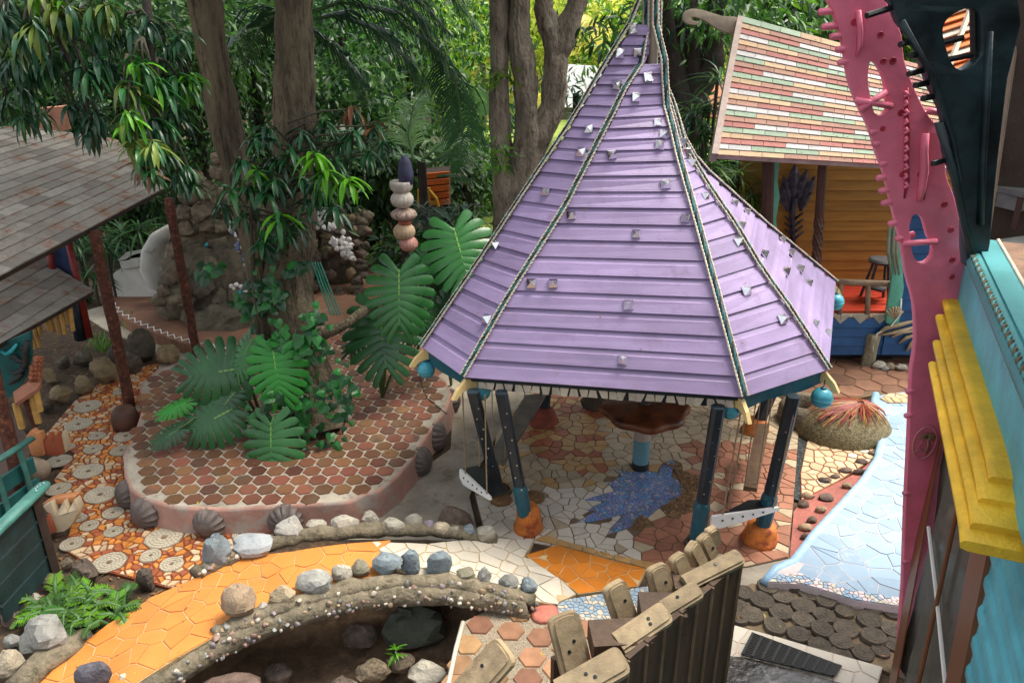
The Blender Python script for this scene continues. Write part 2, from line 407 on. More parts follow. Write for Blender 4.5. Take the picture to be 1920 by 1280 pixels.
# eaves: fascia, teeth, hooks
for i in range(8):
    j = (i + 1) % 8; a = rp_(i, 1.9); b = rp_(j, 1.9); a = a + (Vector((1.5, 8.45, 1.9)) - a) * .015; b = b + (Vector((1.5, 8.45, 1.9)) - b) * .015
    d = (b - a); L = d.length; d.normalize(); n = Vector((d.y, -d.x, 0)); k = int(L / .16) + 2; mb = MB(); top = []; bot = []
    for q in range(k + 1):
        s = q / k; h = .15 + .018 * math.sin(s * L * 7 + i); p = a + d * (s * L); top.append(p + Vector((0, 0, -.004))); bot.append(p + Vector((0, 0, -h if i != 1 else -.05)))
    mb.slab(top + bot[::-1], n, .03); mb.obj('fascia_board', m_teal if i != 1 else m_navy, gz)
a, b = rp_(1, 1.9), rp_(2, 1.9); d = (b - a); L = d.length; d.normalize(); n = Vector((d.y, -d.x, 0)); inn = -n
kt = 27
for q in range(kt):
    s0 = .10 + (L - .16) * q / kt; wd = (L - .16) / kt; c = a + d * (s0 + wd / 2) + inn * .05 + Vector((0, 0, -.045)); h = random.uniform(.085, .105); sl = random.uniform(-.03, .03)
    lo, hi = (wd * .52, wd * .30) if q % 2 else (wd * .30, wd * .50)
    mb = MB(); mb.slab([c - d * lo, c + d * lo, c + d * (hi + sl) + Vector((0, 0, -h)), c - d * (hi - sl) + Vector((0, 0, -h))], n, .03); mb.obj('trim_tooth', m_trim, gz)
mb = MB(); c0 = a + inn * .085 + d * .05 + Vector((0, 0, -.03)); c1 = b + inn * .085 - d * .05 + Vector((0, 0, -.03)); mb.slab([c0, c1, c1 + Vector((0, 0, -.125)), c0 + Vector((0, 0, -.125))], n, .02); mb.obj('trim_backing', m_navy, gz)
for i in range(8):
    p = rp_(i, 1.9); out = (Vector((*CR[i], 0)) - Vector((1.5, 8.45, 0))).normalized(); mb = MB()
    u = out; q = [p - u * .16 + Vector((0, 0, -.05)), p + u * .0 + Vector((0, 0, -.015)), p + u * .10 + Vector((0, 0, -.10)), p + u * .16 + Vector((0, 0, -.19)), p + u * .115 + Vector((0, 0, -.20)), p + u * .05 + Vector((0, 0, -.14)), p - u * .03 + Vector((0, 0, -.125)), p - u * .12 + Vector((0, 0, -.15))]
    t = Vector((-u.y, u.x, 0)); mb.slab([x + t * .02 for x in q], t, .04); mb.obj('eave_hook', m_yel, gz)
# turquoise balls
def ball(px, py, z, r, label):
    c = G(px, py, z); t = thing('hanging_ball', label, 'hanging ball', c, 'turquoise balls hung under the gazebo eaves')
    mb = MB(); prof = []
    for k in range(19):
        ph = -math.pi / 2 + math.pi * k / 18; rr = r * math.cos(ph)
        if k in (8, 10): rr *= .955
        if k == 9: rr *= 1.02
        prof.append((max(rr, .002), r * math.sin(ph)))
    mb.lathe(prof, c, 24); mb.obj('ball', m_ball, t, 0.7)
    mb = MB(); mb.lathe([(.012, r * .95), (.03, r * 1.0), (.022, r * 1.12), (.01, r * 1.16)], c, 10); mb.obj('cap', m_teal, t, True)
    mb = MB(); mb.tube([c + Vector((0, 0, r * 1.1)), c + Vector((0, 0, 1.86 - c.z))], .005, 5); mb.obj('cord', m_dark_rope, t)
    return t
ball(799, 692, 1.66, .096, 'turquoise ball hung at the far left corner of the purple roof, over the tiled platform')
ball(903, 733, 1.70, .092, 'turquoise ball half hidden behind the yellow hook at the front left roof corner')
ball(1368, 767, 1.70, .098, 'turquoise ball half hidden behind the yellow hook at the front right roof corner')
ball(1541, 746, 1.66, .106, 'turquoise ball hung clear in front of the red and yellow dome')
ball(1566, 566, 1.68, .11, 'small turquoise ball at the far right roof corner, before the red porch')
# legs
m_orange_foot = M('orange_concrete', (0.50, 0.15, 0.025), 0.7, 0.35, 7, 0.4, spot=0.42, spotc=(0.26, 0.05, 0.02), spots=5)
m_red_foot = M('oxide_red_concrete', (0.20, 0.045, 0.025), 0.75, 0.35, 7, 0.4)
m_dark_foot = M('dark_foot', (0.06, 0.045, 0.03), 0.75, 0.4, 7, 0.4)
m_bolt = M('steel_bolt', (0.6, 0.6, 0.6), 0.3, 0.1, 9, 0, metal=1)
def leg(top, base, matu, matl, foot, fcol, fr=.13, fh=.28):
    top = Vector(top); base = Vector(base); d = (base - top); mb = MB(); s = .058
    mid = top.lerp(base, .66)
    def sq(p0, p1, s0, s1):
        V = []
        for p, q in ((p0, s0), (p1, s1)):
            for x, y in ((-1, -.55), (-.55, -1), (.55, -1), (1, -.55), (1, .55), (.55, 1), (-.55, 1), (-1, .55)): V.append(p + Vector((x * q, y * q, 0)))
        mb.add(V, [(k, (k + 1) % 8, 8 + (k + 1) % 8, 8 + k) for k in range(8)] + [tuple(range(8)), tuple(range(15, 7, -1))])
    mb.mi = 0; sq(top, mid, s, s); mb.mi = 1; sq(mid - d * .012, mid + d * .02, s * 1.0, s * 1.25); sq(mid + d * .02, base, s * 1.25, s * 1.2)
    lg = mb.obj('leg', [matu, matl], gz)
    bm = MB()
    for k in range(8):
        p = top.lerp(base, .12 + .09 * k) + Vector((.02 * (-1) ** k, -s - .002, 0)); bm.box(p, (.014, .012, .014))
    o = bm.obj('bolts', m_bolt, lg); o['kind'] = 'stuff'
    if foot:
        mb = MB(); mb.lathe([(fr * 1.25, -.01), (fr * 1.12, .05), (fr * 1.0, .09), (fr * .98, fh * .6), (fr * .9, fh * .9), (fr * .7, fh), (.04, fh + .005)], (base.x, base.y, 0), 14, lambda th, i: 1 + .06 * math.sin(3 * th + i) + .04 * math.cos(5 * th)); mb.obj('foot', fcol, lg, True)
leg(G(940, 735, 1.8), G(990, 992), m_navy, m_teal, True, m_orange_foot, .135, .30)
leg(G(887, 733, 1.8), G(935, 925), m_navy, m_navy, True, m_dark_foot, .12, .10)
leg(G(1347, 762, 1.8), G(1304, 1024), m_navy, m_teal, True, m_dark_foot, .10, .06)
leg(G(1488, 742, 1.8), G(1424, 1012), m_navy, m_teal, True, m_orange_foot, .16, .22)
leg((.55, 9.75, 1.8), G(1018, 792), m_navy, m_navy, True, m_red_foot, .17, .22)
leg((1.25, 10.3, 1.8), G(1120, 758), m_navy, m_navy, True, m_dark_foot, .2, .33)
leg((3.3, 9.95, 1.8), (3.0, 9.75, 0), m_navy, m_navy, True, m_red_foot, .15, .2)
leg((3.7, 9.3, 1.8), (3.2, 9.2, 0), m_navy, m_navy, True, m_orange_foot, .15, .2)
# swings
m_wpaint = M('white_paint', (0.78, 0.77, 0.73), 0.45, 0.06, 6, 0.08)
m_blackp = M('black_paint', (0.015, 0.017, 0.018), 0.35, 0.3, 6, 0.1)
m_cord = M('cord_fibre', (0.30, 0.22, 0.13), 0.9, 0.2, 30, 0.1)
def swing(A, B, backs, label, zt=1.75, hookoff=(0, 0)):
    A = Vector(A); B = Vector(B); c = (A + B) / 2; t = thing('swing', label, 'swing', (c.x, c.y, c.z), 'swings hung in the gazebo')
    d = (B - A); L = d.length; d.normalize(); n = Vector((d.y, -d.x, 0)); n = n if n.y < 0 else -n
    mb = MB(); mb.slab([A, A + d * (L * .02) + Vector((0, 0, .012)), B + Vector((0, 0, .005)), B + d * .01 + Vector((0, 0, -.03)), A + d * (L * .30) + Vector((0, 0, -.13)), A + d * (L * .12) + Vector((0, 0, -.15)), A + Vector((0, 0, -.10))], n, .028); fp = mb.obj('front_panel', m_wpaint, t)
    hb = MB()
    for k in range(5): hb.box(A + d * (L * (.16 + .15 * k)) + n * .0005 + Vector((0, 0, -.05 + .007 * k)), (.016, .016, .016))
    o = hb.obj('peg_holes', m_blackp, fp); o['kind'] = 'stuff'
    mb = MB(); mb.slab([A - n * .03, B - n * .03] + [Vector(b) for b in backs], (0, 0, 1), .03); mb.obj('seat', m_blackp, t)
    for p in (A + d * .12 - n * .01, B - d * .06 - n * .01, Vector(backs[-1]) + Vector((.02, 0, 0))):
        mb = MB(); mb.tube([p, (p + Vector((p.x * .02, .1, zt))) * .5 + Vector((0, 0, .2)) if False else p.lerp(Vector((p.x + hookoff[0], p.y + hookoff[1], zt)), .5), (p.x + hookoff[0], p.y + hookoff[1], zt)], .008, 5); mb.obj('rope', m_cord, t)
swing(G(861, 880, .55), G(917, 932, .55), [G(946, 921, .55), G(896, 872, .55)], 'swing with a dotted white panel hung beside the left front leg of the gazebo', hookoff=(.0, -.12))
swing(G(1335, 970, .5), G(1461, 952, .5), [G(1438, 935, .5), G(1402, 937, .5), G(1362, 958, .5)], 'swing with a dotted white panel hung in front of the right gazebo leg', hookoff=(.02, -.1))
m_greyplank = M('weathered_grey_wood', (0.17, 0.15, 0.12), 0.85, 0.35, 5, 0.5, 50, stretch=(1, 1, 1))
m_brownplank = M('old_brown_wood', (0.13, 0.075, 0.04), 0.8, 0.4, 6, 0.5, 50)
def plank(P, th, label, mat, z, ropes=True):
    P = [Vector(p) for p in P]; c = sum(P, Vector()) / len(P); t = thing('plank_swing', label, 'swing', c, 'swings hung in the gazebo')
    mb = MB(); mb.slab(P, (0, 0, 1), th); mb.obj('seat', mat, t)
    if ropes:
        for p in P:
            q = p + (c - p) * .12; mb = MB(); mb.tube([q, (q.x, q.y, 1.85)], .007, 5); mb.obj('rope', m_cord, t)
plank([G(985, 740, .5), G(1024, 737, .5), G(944, 868, .5), G(917, 853, .5)], .045, 'long grey weathered plank swing seat behind the two left gazebo legs', m_greyplank, .5)
plank([G(1419, 794, .5), G(1443, 794, .5), G(1420, 915, .5), G(1394, 911, .5)], .05, 'long brown plank swing seat beside the right gazebo leg', m_brownplank, .5)
# fountain column with bowl
fb = G(1200, 878); ft = thing('bowl_pillar', 'brown glazed scalloped bowl on a striped pillar under the gazebo', 'pillar bowl', fb)
m_bowl = M('brown_glaze', (0.085, 0.028, 0.012), 0.42, 0.5, 5, 0.05, col2=(0.22, 0.06, 0.012))
mb = MB(); mb.lathe([(.105, 0), (.105, .10)], fb, 20); mb.obj('base_ring', m_blackp, ft, .6)
mb = MB(); mb.lathe([(.1, .10), (.1, .42)], fb, 20); mb.obj('turquoise_band', M('grey_teal_paint', (.09, .2, .23), .5), ft, .6)
mb = MB(); mb.lathe([(.097, .42), (.097, .68)], fb, 20); mb.obj('pale_band', M('pale_pink_stone', (.33, .26, .21), .6), ft, .6)
mb = MB(); sc8 = lambda th, i: (1 + .05 * math.cos(8 * th) + .02 * math.sin(3 * th)) if i > 0 else 1
mb.lathe([(.09, .68), (.30, .70), (.47, .75), (.52, .80), (.51, .85), (.46, .865), (.25, .885), (.06, .90)], fb, 48, sc8); mb.obj('bowl', m_bowl, ft, True)
mb = MB(); mb.lathe([(.085, .86), (.075, .92), (.055, 1.25)], fb, 14); mb.obj('post', m_dark_foot, ft, .6)
# ================================================================ GROUND AND PAVING
def pix(p):
    z = p[2] if len(p) > 2 else 0.0
    d = p[1] * CT - (z - HC) * ST; v = p[1] * ST + (z - HC) * CT
    return 960 + F * p[0] / d, 640 - F * v / d
m_soil = M('garden_soil', (0.055, 0.036, 0.022), 0.95, 0.5, 3, 0.8, 25, spot=0.42, spotc=(0.13, 0.075, 0.03), spots=14)
m_conc = M('worn_concrete', (0.27, 0.235, 0.185), 0.85, 0.3, 2.5, 0.35, 35, spot=0.40, spotc=(0.15, 0.125, 0.085), spots=3)
m_conc2 = M('pale_concrete', (0.42, 0.38, 0.31), 0.85, 0.22, 3, 0.3, 35, spot=0.36, spotc=(0.25, 0.22, 0.16), spots=4)
m_cement = M('mossy_cement', (0.15, 0.125, 0.085), 0.95, 0.4, 8, 0.9, 30, spot=0.42, spotc=(0.06, 0.055, 0.03), spots=12)
m_grout_r = M('red_grout', (0.21, 0.055, 0.02), 0.75, 0.3, 4, 0.2)
m_grout_b = M('brown_grout', (0.16, 0.105, 0.06), 0.9, 0.3, 5, 0.3)
m_grout_w = M('sandy_grout', (0.50, 0.37, 0.20), 0.9, 0.25, 5, 0.3)
m_t_cream = M('cream_tile', (0.52, 0.38, 0.23), 0.42, 0.12, 5, 0.06, rnd=.16)
m_t_orange = M('amber_tile', (0.50, 0.19, 0.04), 0.4, 0.2, 5, 0.06, rnd=.2)
m_t_brick = M('brick_tile', (0.30, 0.085, 0.035), 0.5, 0.2, 5, 0.06, rnd=.2)
m_t_white = M('white_tile', (0.54, 0.485, 0.40), 0.4, 0.08, 5, 0.05, rnd=.10, spot=.36, spotc=(.40, .33, .23), spots=5)
m_t_beige = M('beige_tile', (0.39, 0.305, 0.20), 0.5, 0.2, 5, 0.08, rnd=.2)
m_t_ochre = M('ochre_tile', (0.41, 0.24, 0.09), 0.5, 0.2, 5, 0.08, rnd=.2)
m_t_pink = M('salmon_tile', (0.29, 0.125, 0.075), 0.5, 0.2, 5, 0.08, rnd=.16)
m_t_blue = M('pale_blue_tile', (0.265, 0.365, 0.465), 0.4, 0.10, 2, 0.05, rnd=.10, spot=.36, spotc=(.40, .46, .50), spots=4)
m_t_brightorange = M('orange_tile', (0.56, 0.205, 0.045), 0.42, 0.10, 3, 0.05, rnd=.07)
m_t_deeporange = M('deep_orange_tile', (0.50, 0.165, 0.02), 0.35, 0.14, 3, 0.05, rnd=.07)
m_b4 = M('grey_blue_chip', (.33, .33, .37), .4, .4, 40, 0); m_b1 = M('blue_chip', (0.17, 0.22, 0.36), 0.3, 0.4, 40, 0, rnd=.2); m_b2 = M('violet_chip', (0.19, 0.21, 0.46), 0.3, 0.4, 40, 0); m_b3 = M('sky_chip', (0.11, 0.29, 0.52), 0.25, 0.4, 40, 0)
m_terra = M('terracotta_hex', (0.15, 0.062, 0.032), 0.6, 0.3, 1.1, 0.25, 30, rnd=.45, hue=.02, spot=.42, spotc=(.085, .06, .04), spots=2.2)
m_terra2 = M('sandy_terracotta_hex', (0.30, 0.155, 0.08), 0.6, 0.25, 6, 0.2, 30, rnd=.38, hue=.02, spot=.3, spotc=(.22, .11, .06), spots=9)
# soil with the pit under the bridge
PIT = g2([(120, 1420), (300, 1215), (430, 1125), (560, 1080), (700, 1055), (850, 1062), (965, 1108), (905, 1150), (868, 1166), (850, 1240), (836, 1300), (830, 1430)])
def ring(poly, z): return [(x, y, z) for x, y in poly]
big = [(-140, -20), (140, -20), (140, 220), (-140, 220)]
tri = tessellate_polygon([[Vector((x, y, 0)) for x, y in big], [Vector((x, y, 0)) for x, y in PIT]])
mb = MB(); mb.add(ring(big + PIT, -.03), [t for t in tri]); struct(mb.obj('ground', m_soil))
mb = MB(); n = len(PIT); cx = sum(p[0] for p in PIT) / n; cy = sum(p[1] for p in PIT) / n
lv = [(1.0, -.03), (1.0, -.35), (.85, -.5), (.6, -.6), (.2, -.62)]
for k, z in lv:
    mb.v += [(cx + (x - cx) * k + random.uniform(-.04, .04) * (z < -.1), cy + (y - cy) * k, z + random.uniform(-.05, .05) * (z < -.4)) for x, y in PIT]
for l in range(len(lv) - 1):
    for i in range(n): j = (i + 1) % n; mb.f.append((l * n + i, l * n + j, (l + 1) * n + j, (l + 1) * n + i)); mb.m.append(0)
mb.f.append(tuple((len(lv) - 1) * n + i for i in range(n))); mb.m.append(0)
pit = struct(mb.obj('pit', M('pit_earth', (.105, .068, .042), .95, .5, 4, .9, 22, spot=.42, spotc=(.19, .12, .07), spots=9)))
def slab_struct(name, poly, z, mat, z0=-.3):
    mb = MB(); mb.prism(poly, z0, z); return struct(mb.obj(name, mat))
# ---- left mosaic path
P_PATH = g2([(330, 1105), (180, 1066), (120, 1030), (140, 960), (100, 900), (140, 850), (85, 815), (140, 752), (205, 706), (250, 690), (345, 675), (400, 668), (480, 690), (420, 760), (300, 800), (300, 930), (420, 970), (620, 985), (560, 1010), (430, 1045)])
path = slab_struct('mosaic_path', P_PATH, .0, m_grout_r)
DISC = [(165, 762, 34), (147, 796, 34), (182, 818, 22), (236, 818, 30), (175, 842, 24), (228, 845, 28), (110, 865, 32), (166, 884, 36), (110, 917, 30), (188, 928, 40), (212, 962, 27), (168, 986, 24), (150, 972, 18), (213, 997, 24), (308, 1008, 46), (205, 1055, 42), (283, 1042, 27), (322, 1058, 30), (135, 1020, 30), (450, 1002, 20), (225, 735, 18), (320, 686, 30), (265, 765, 18), (128, 838, 18)]
m_disc = M('disc_tessera', (0.42, 0.37, 0.28), 0.55, 0.15, 8, 0.1, rnd=.08); m_disc_g = M('disc_mortar', (0.27, 0.22, 0.16), 0.9, 0.2, 8, 0.2)
holes = []
for px, py, w_ in DISC:
    c = G(px, py); r = w_ / F * depth(c) * .74
    wob = [1 + random.uniform(-.07, .07) for _ in range(14)]
    holes.append([(c.x + r * 1.03 * wob[k] * math.cos(k * math.pi / 7), c.y + r * 1.03 * wob[k] * math.sin(k * math.pi / 7)) for k in range(14)])
    mb = MB(); mb.mi = 0; mb.prism([(c.x + r * wob[k] * math.cos(k * math.pi / 7), c.y + r * wob[k] * math.sin(k * math.pi / 7)) for k in range(14)], .0, .008)
    mb.mi = 1; nr = 4 if r > .12 else 3
    for q in range(nr):
        r0, r1 = r * (.22 + .76 * q / nr), r * (.22 + .76 * (q + 1) / nr) - .006; nw = 8 + 6 * q; o = random.random()
        for k in range(nw):
            a0, a1 = 2 * math.pi * (k + o) / nw, 2 * math.pi * (k + o + .86) / nw
            mb.prism([(c.x + rr * math.cos(a), c.y + rr * math.sin(a)) for rr, a in ((r0, a0), (r1, a0), (r1, a1), (r0, a1))], .008, .014 + random.uniform(-.001, .001), bottom=False)
    mb.mi = 2; mb.lathe([(.001, .014), (r * .14, .012), (r * .1, .018), (.001, .019)], (c.x, c.y, 0), 7)
    mb.obj('flower_disc', [m_disc_g, m_disc, m_grout_b], path)
PLAT = [(234, 893), (246, 920), (270, 936), (330, 951), (420, 955), (500, 950), (600, 945), (655, 941), (688, 925), (708, 922), (745, 893), (775, 858), (803, 812), (838, 765), (846, 738), (836, 715), (800, 690), (765, 640), (690, 615), (600, 612), (500, 640), (440, 655), (380, 668), (300, 690), (262, 722), (268, 765), (252, 815), (232, 855)]
ZP = .30
P_PLAT = g2(PLAT, ZP)
def pathmat(p): return random.choices([m_t_cream, m_t_orange, m_t_brick], [.36, .36, .28])[0]
paving(path, 'tile', P_PATH, .078, .018, flat(0), .010, pathmat, 300, .5, holes + [P_PLAT], .004)
# ---- raised hexagon platform round the big tree
m_pinkconc = M('pink_washed_concrete', (0.36, 0.20, 0.155), 0.8, 0.3, 2.0, 0.25, 30, spot=.44, spotc=(.33, .29, .25), spots=3.0)
plat = slab_struct('tiled_platform', P_PLAT, ZP, M('platform_grout', (.36, .315, .25), .9, .3, 3, .4, 50, spot=.4, spotc=(.16, .135, .10), spots=5))
cxp = sum(p[0] for p in P_PLAT) / len(P_PLAT); cyp = sum(p[1] for p in P_PLAT) / len(P_PLAT)
mb = MB(); n = len(P_PLAT)
def sub(poly, k=3):
    out = []
    for i in range(len(poly)):
        a, b = poly[i], poly[(i + 1) % len(poly)]
        for q in range(k): out.append((a[0] + (b[0] - a[0]) * q / k, a[1] + (b[1] - a[1]) * q / k))
    return out
PS = sub(P_PLAT); n = len(PS)
for z, k, jit in ((-.02, .045, .012), (.14, .02, .012), (.27, .008, .006), (ZP + .006, .0, .0), (ZP + .006, -.03, .0)):
    for x, y in PS:
        d = Vector((x - cxp, y - cyp)).normalized(); mb.v.append((x + d.x * (k + random.uniform(-jit, jit)), y + d.y * (k + random.uniform(-jit, jit)), z))
for l in range(4):
    for i in range(n): j = (i + 1) % n; mb.f.append((l * n + i, l * n + j, (l + 1) * n + j, (l + 1) * n + i)); mb.m.append(0)
mb.obj('curb', m_pinkconc, plat, True)
TRUNK_C = (-2.72, 9.0)
hexm = []
for vkk in range(6):
    hm = MB(); hm.prism([(x * random.uniform(.95, 1.02), y + random.uniform(-.004, .004)) for x, y in [(.107 * math.cos(a * math.pi / 3 + R(17)), .107 * math.sin(a * math.pi / 3 + R(17))) for a in range(6)]], -.004, .007, .003, False); hexm.append(hm.mesh('tile', m_terra))
xs = [p[0] for p in P_PLAT]; ys = [p[1] for p in P_PLAT]; yy = min(ys); row = 0
while yy < max(ys):
    xx = min(xs) - .2 + (row % 2) * .104
    while xx < max(xs):
        if inside((xx, yy), P_PLAT) and min(math.hypot(xx - a, yy - b) for a, b in PS) > .085 and math.hypot(xx - TRUNK_C[0] - .1, yy - TRUNK_C[1]) > .48 and math.hypot(xx + 3.55, yy - 8.75) > .3:
            o = link('tile', random.choice(hexm), plat, (xx, yy, ZP + .004 + random.uniform(-.002, .002))); o.rotation_euler = (random.uniform(-.012, .012), random.uniform(-.012, .012), random.choice((0, math.pi)) + random.uniform(-.05, .05))
        xx += .208
    yy += .186; row += 1
m_shell = M('dark_shell', (0.10, 0.08, 0.072), 0.6, 0.35, 10, 0.4, 30)
for px, py, s in [(214, 938, 1), (277, 967, 1.08), (374, 988, 1.05), (540, 980, 1.12), (796, 872, 1.1), (829, 815, 1.1), (845, 752, .95)]:
    c = G(px, py, .12); d = Vector((c.x - cxp, c.y - cyp, 0)).normalized()
    j = min(range(len(PS)), key=lambda i: math.hypot(PS[i][0] - c.x, PS[i][1] - c.y)); c = Vector((PS[j][0], PS[j][1], .0)) + d * .0 + Vector((0, 0, .13))
    mb = MB(); Rm = basis((0, 0, 1), d); prof = [(.165 * s, -.03), (.165 * s, .02), (.155 * s, .06), (.13 * s, .10), (.09 * s, .13), (.04 * s, .145), (.004, .15)]
    mb.lathe(prof, c, 44, lambda th, i: 1 + (.11 * (1 - i / 8) + .02) * (1 if math.cos(15 * th) > 0 else -1) * .6 * (i > 0), Rm); mb.obj('shell', m_shell, plat, .6)
# ---- concrete channel and yard
chan = slab_struct('concrete_channel', g2([(640, 1010), (700, 985), (760, 900), (845, 840), (850, 745), (800, 690), (960, 690), (1000, 735), (940, 800), (900, 870), (880, 930), (900, 1015), (800, 1010)]), -.008, m_conc)
yard = slab_struct('concrete_yard', g2([(1290, 1085), (1290, 1020), (1500, 1010), (1520, 1110), (1400, 1120)]), -.012, m_conc)
# ---- gazebo floor
P_FLOOR = g2([(890, 925), (920, 880), (930, 815), (965, 770), (1000, 735), (1030, 715), (1420, 715), (1500, 775), (1492, 900), (1478, 1045), (1400, 1062), (1225, 1066), (1100, 1040), (1000, 1018), (935, 1008), (905, 985)])
floor = slab_struct('gazebo_floor', P_FLOOR, .0, m_grout_b)
c8 = lambda L: [(960 + a / 4.413, 720 + b / 4.413) for a, b in L]
SPL = g2(c8([(530, 1155), (600, 1130), (690, 1110), (610, 1060), (620, 1040), (720, 1010), (600, 970), (640, 950), (760, 960), (900, 900), (780, 830), (830, 815), (760, 770), (760, 690), (850, 640), (990, 620), (1150, 580), (1220, 580), (1240, 610), (1360, 630), (1340, 660), (1230, 670), (1330, 700), (1390, 800), (1380, 930), (1300, 950), (1240, 1060), (1120, 1150), (1130, 1120), (1060, 1080), (980, 1150), (900, 1220), (790, 1255), (830, 1210), (870, 1140), (740, 1175), (600, 1175)]))
SND = g2(c8([(1240, 660), (1400, 670), (1410, 720), (1540, 760), (1550, 850), (1500, 1050), (1300, 1110), (1250, 1060), (1310, 955), (1390, 930), (1395, 800), (1330, 700)]))
SND2 = g2(c8([(1020, 1200), (985, 1155), (1065, 1085), (1130, 1125), (1125, 1155), (1080, 1210)]))
def leafpoly(b, t, wd, n=7):
    b, t = Vector(b[:2]), Vector(t[:2]); d = t - b; s = Vector((-d.y, d.x)).normalized(); L_, R_ = [], []
    for i in range(n + 1):
        q = i / n; w_ = wd * math.sin(math.pi * min(1, .12 + q * .88)) ** .8 if q < 1 else 0; bend = s * (.06 * math.sin(math.pi * q)); p = b + d * q + bend; L_.append(tuple(p + s * w_)); R_.append(tuple(p - s * w_))
    return L_ + R_[::-1][1:]
FEATH = [leafpoly(G(1250, 905), G(*t), w_) for t, w_ in [((1078, 982), .13), ((1138, 1003), .13), ((1098, 958), .12), ((1095, 938), .11), ((1130, 905), .10), ((1150, 880), .10), ((1185, 868), .09), ((1265, 862), .08)]]
FEATH.append([(G(1215, 915).x + .42 * math.cos(a), G(1215, 915).y + .36 * math.sin(a)) for a in np.linspace(0, 2 * math.pi, 15)[:-1]])
def floormat(p):
    x, y = pix(p); q = random.random()
    if x > 1195 and y > 930 or x > 1290 and y > 830: return m_t_pink if q < .85 else m_t_beige
    if x < 1130 and y < 885 and (x - 985) * .75 + (y - 745) * -1.0 > -75: return m_t_ochre if q < .68 else m_t_brick
    if x > 1180 and y < 870: return m_t_beige
    if y > 925 - (x - 900) * .05: return m_t_white if q < .88 else m_t_beige
    return m_t_beige if q < .8 else m_t_ochre
paving(floor, 'tile', P_FLOOR, .14, .010, flat(0), .010, floormat, 300, .5, FEATH + [SND, SND2], .003, (.20, .105))
def chips(parent, name, poly, step, mats, h, th, gap=.006):
    big_ = MB()
    for p, c in voronoi(poly, seeds(poly, step, .45), gap):
        if len(c) < 3: continue
        big_.mi = random.randrange(len(mats)); z = h + th * random.uniform(.7, 1.2); big_.prism(c, h, lambda x, y, z=z: z, .002, False)
    o = big_.obj(name, mats, parent); o['kind'] = 'stuff'; return o
bb_ = MB()
for q, P_ in enumerate(FEATH):
    bb_.prism(P_, -.001, .004 + .0003 * q)
    chips(floor, 'blue_chips', P_, .046, [m_b1, m_b2, m_b3, m_b1, m_b4], .004, .006 + .0004 * q, .010)
bb_.obj('blue_bed', M('blue_mortar', (.15, .155, .20), .8), floor)
m_sand = M('brown_gravel_bed', (.19, .105, .045), .95, .5, 30, 1.0, 60)
for nm, P_ in (('gravel_bed', SND), ('gravel_bed', SND2)):
    mb = MB(); mb.prism(P_, .0, .011); mb.obj(nm, m_sand, floor)
    chips(floor, 'gravel', P_, .04, [m_sand, M('tan_pebble', (.27, .16, .08), .8, .3, 20, .3), m_grout_b], .008, .014, .012)
# round concrete stubs on the floor
for px, py, r in ((1000, 935, .13), (940, 940, .12)):
    c = G(px, py); mb = MB(); mb.lathe([(r, 0), (r, .03), (r * .8, .05), (.01, .055)], c, 14); mb.obj('round_base', m_sand, floor, True)
# ---- paved back yard, large hexagons
P_BK = g2([(1520, 770), (1470, 735), (1440, 690), (1500, 668), (1740, 668), (1760, 742), (1640, 742), (1560, 760)])
back = slab_struct('hexagon_terrace', P_BK, .02, m_grout_b)
hm = MB(); hm.prism([(.205 * math.cos(a * math.pi / 3), .205 * math.sin(a * math.pi / 3)) for a in range(6)], -.004, .012, .01, False); hme = hm.mesh('tile', M('brown_hex', (.20, .10, .06), .6, .3, 5, .2, rnd=.25, spot=.35, spotc=(.12, .08, .05), spots=5))
xs = [p[0] for p in P_BK]; ys = [p[1] for p in P_BK]; yy = min(ys); row = 0
while yy < max(ys):
    xx = min(xs) + (row % 2) * .32
    while xx < max(xs):
        if inside((xx, yy), P_BK): link('tile', hme, back, (xx, yy, .024))
        xx += .64
    yy += .185; row += 1
# ---- pale blue stream
STR = [(1640, 742), (1700, 734), (1800, 734), (1800, 1140), (1690, 1138), (1600, 1125), (1560, 1112), (1500, 1094), (1440, 1092), (1455, 1070), (1490, 1055), (1528, 1005), (1570, 960), (1620, 905), (1648, 862), (1655, 830), (1648, 800), (1624, 790), (1640, 762)]
ZS = .10
P_STR = g2(STR, ZS)
stream = slab_struct('blue_mosaic_stream', P_STR, ZS, M('pinkish_grout', (.52, .45, .44), .6, .2, 5, .1), -.1)
paving(stream, 'tile', P_STR, .19, .008, flat(ZS), .005, lambda p: m_t_blue, 300, .5, [], .004, (.22, .17))
mb = MB(); edge = [G(a, b, ZS - .03) for a, b in [(1436, 1092), (1455, 1068), (1488, 1055), (1526, 1005), (1568, 960), (1618, 905), (1646, 862), (1653, 830), (1646, 800), (1622, 790), (1638, 762), (1642, 740)]]
mb.tube(edge, .055, 8); mb.obj('rolled_edge', M('blue_edge', (.30, .48, .66), .35, .2, 8, .1), stream, True)
chips(stream, 'edge_chips', g2([(1440, 1092), (1500, 1094), (1560, 1112), (1600, 1125), (1690, 1138), (1690, 1122), (1600, 1108), (1560, 1094), (1500, 1076), (1455, 1078)], ZS), .045, [m_t_blue, M('pinkish_chip', (.68, .52, .5), .35), m_t_white], ZS + .009, .008)
oval = g2([(1650, 748), (1665, 739), (1740, 737), (1740, 756), (1665, 757)], ZS); mb = MB(); mb.prism(oval, ZS, ZS + .012); mb.obj('cream_inset', m_grout_b, stream); 
paving(stream, 'inset_tile', oval, .11, .012, flat(ZS + .012), .008, lambda p: m_t_cream, 60)
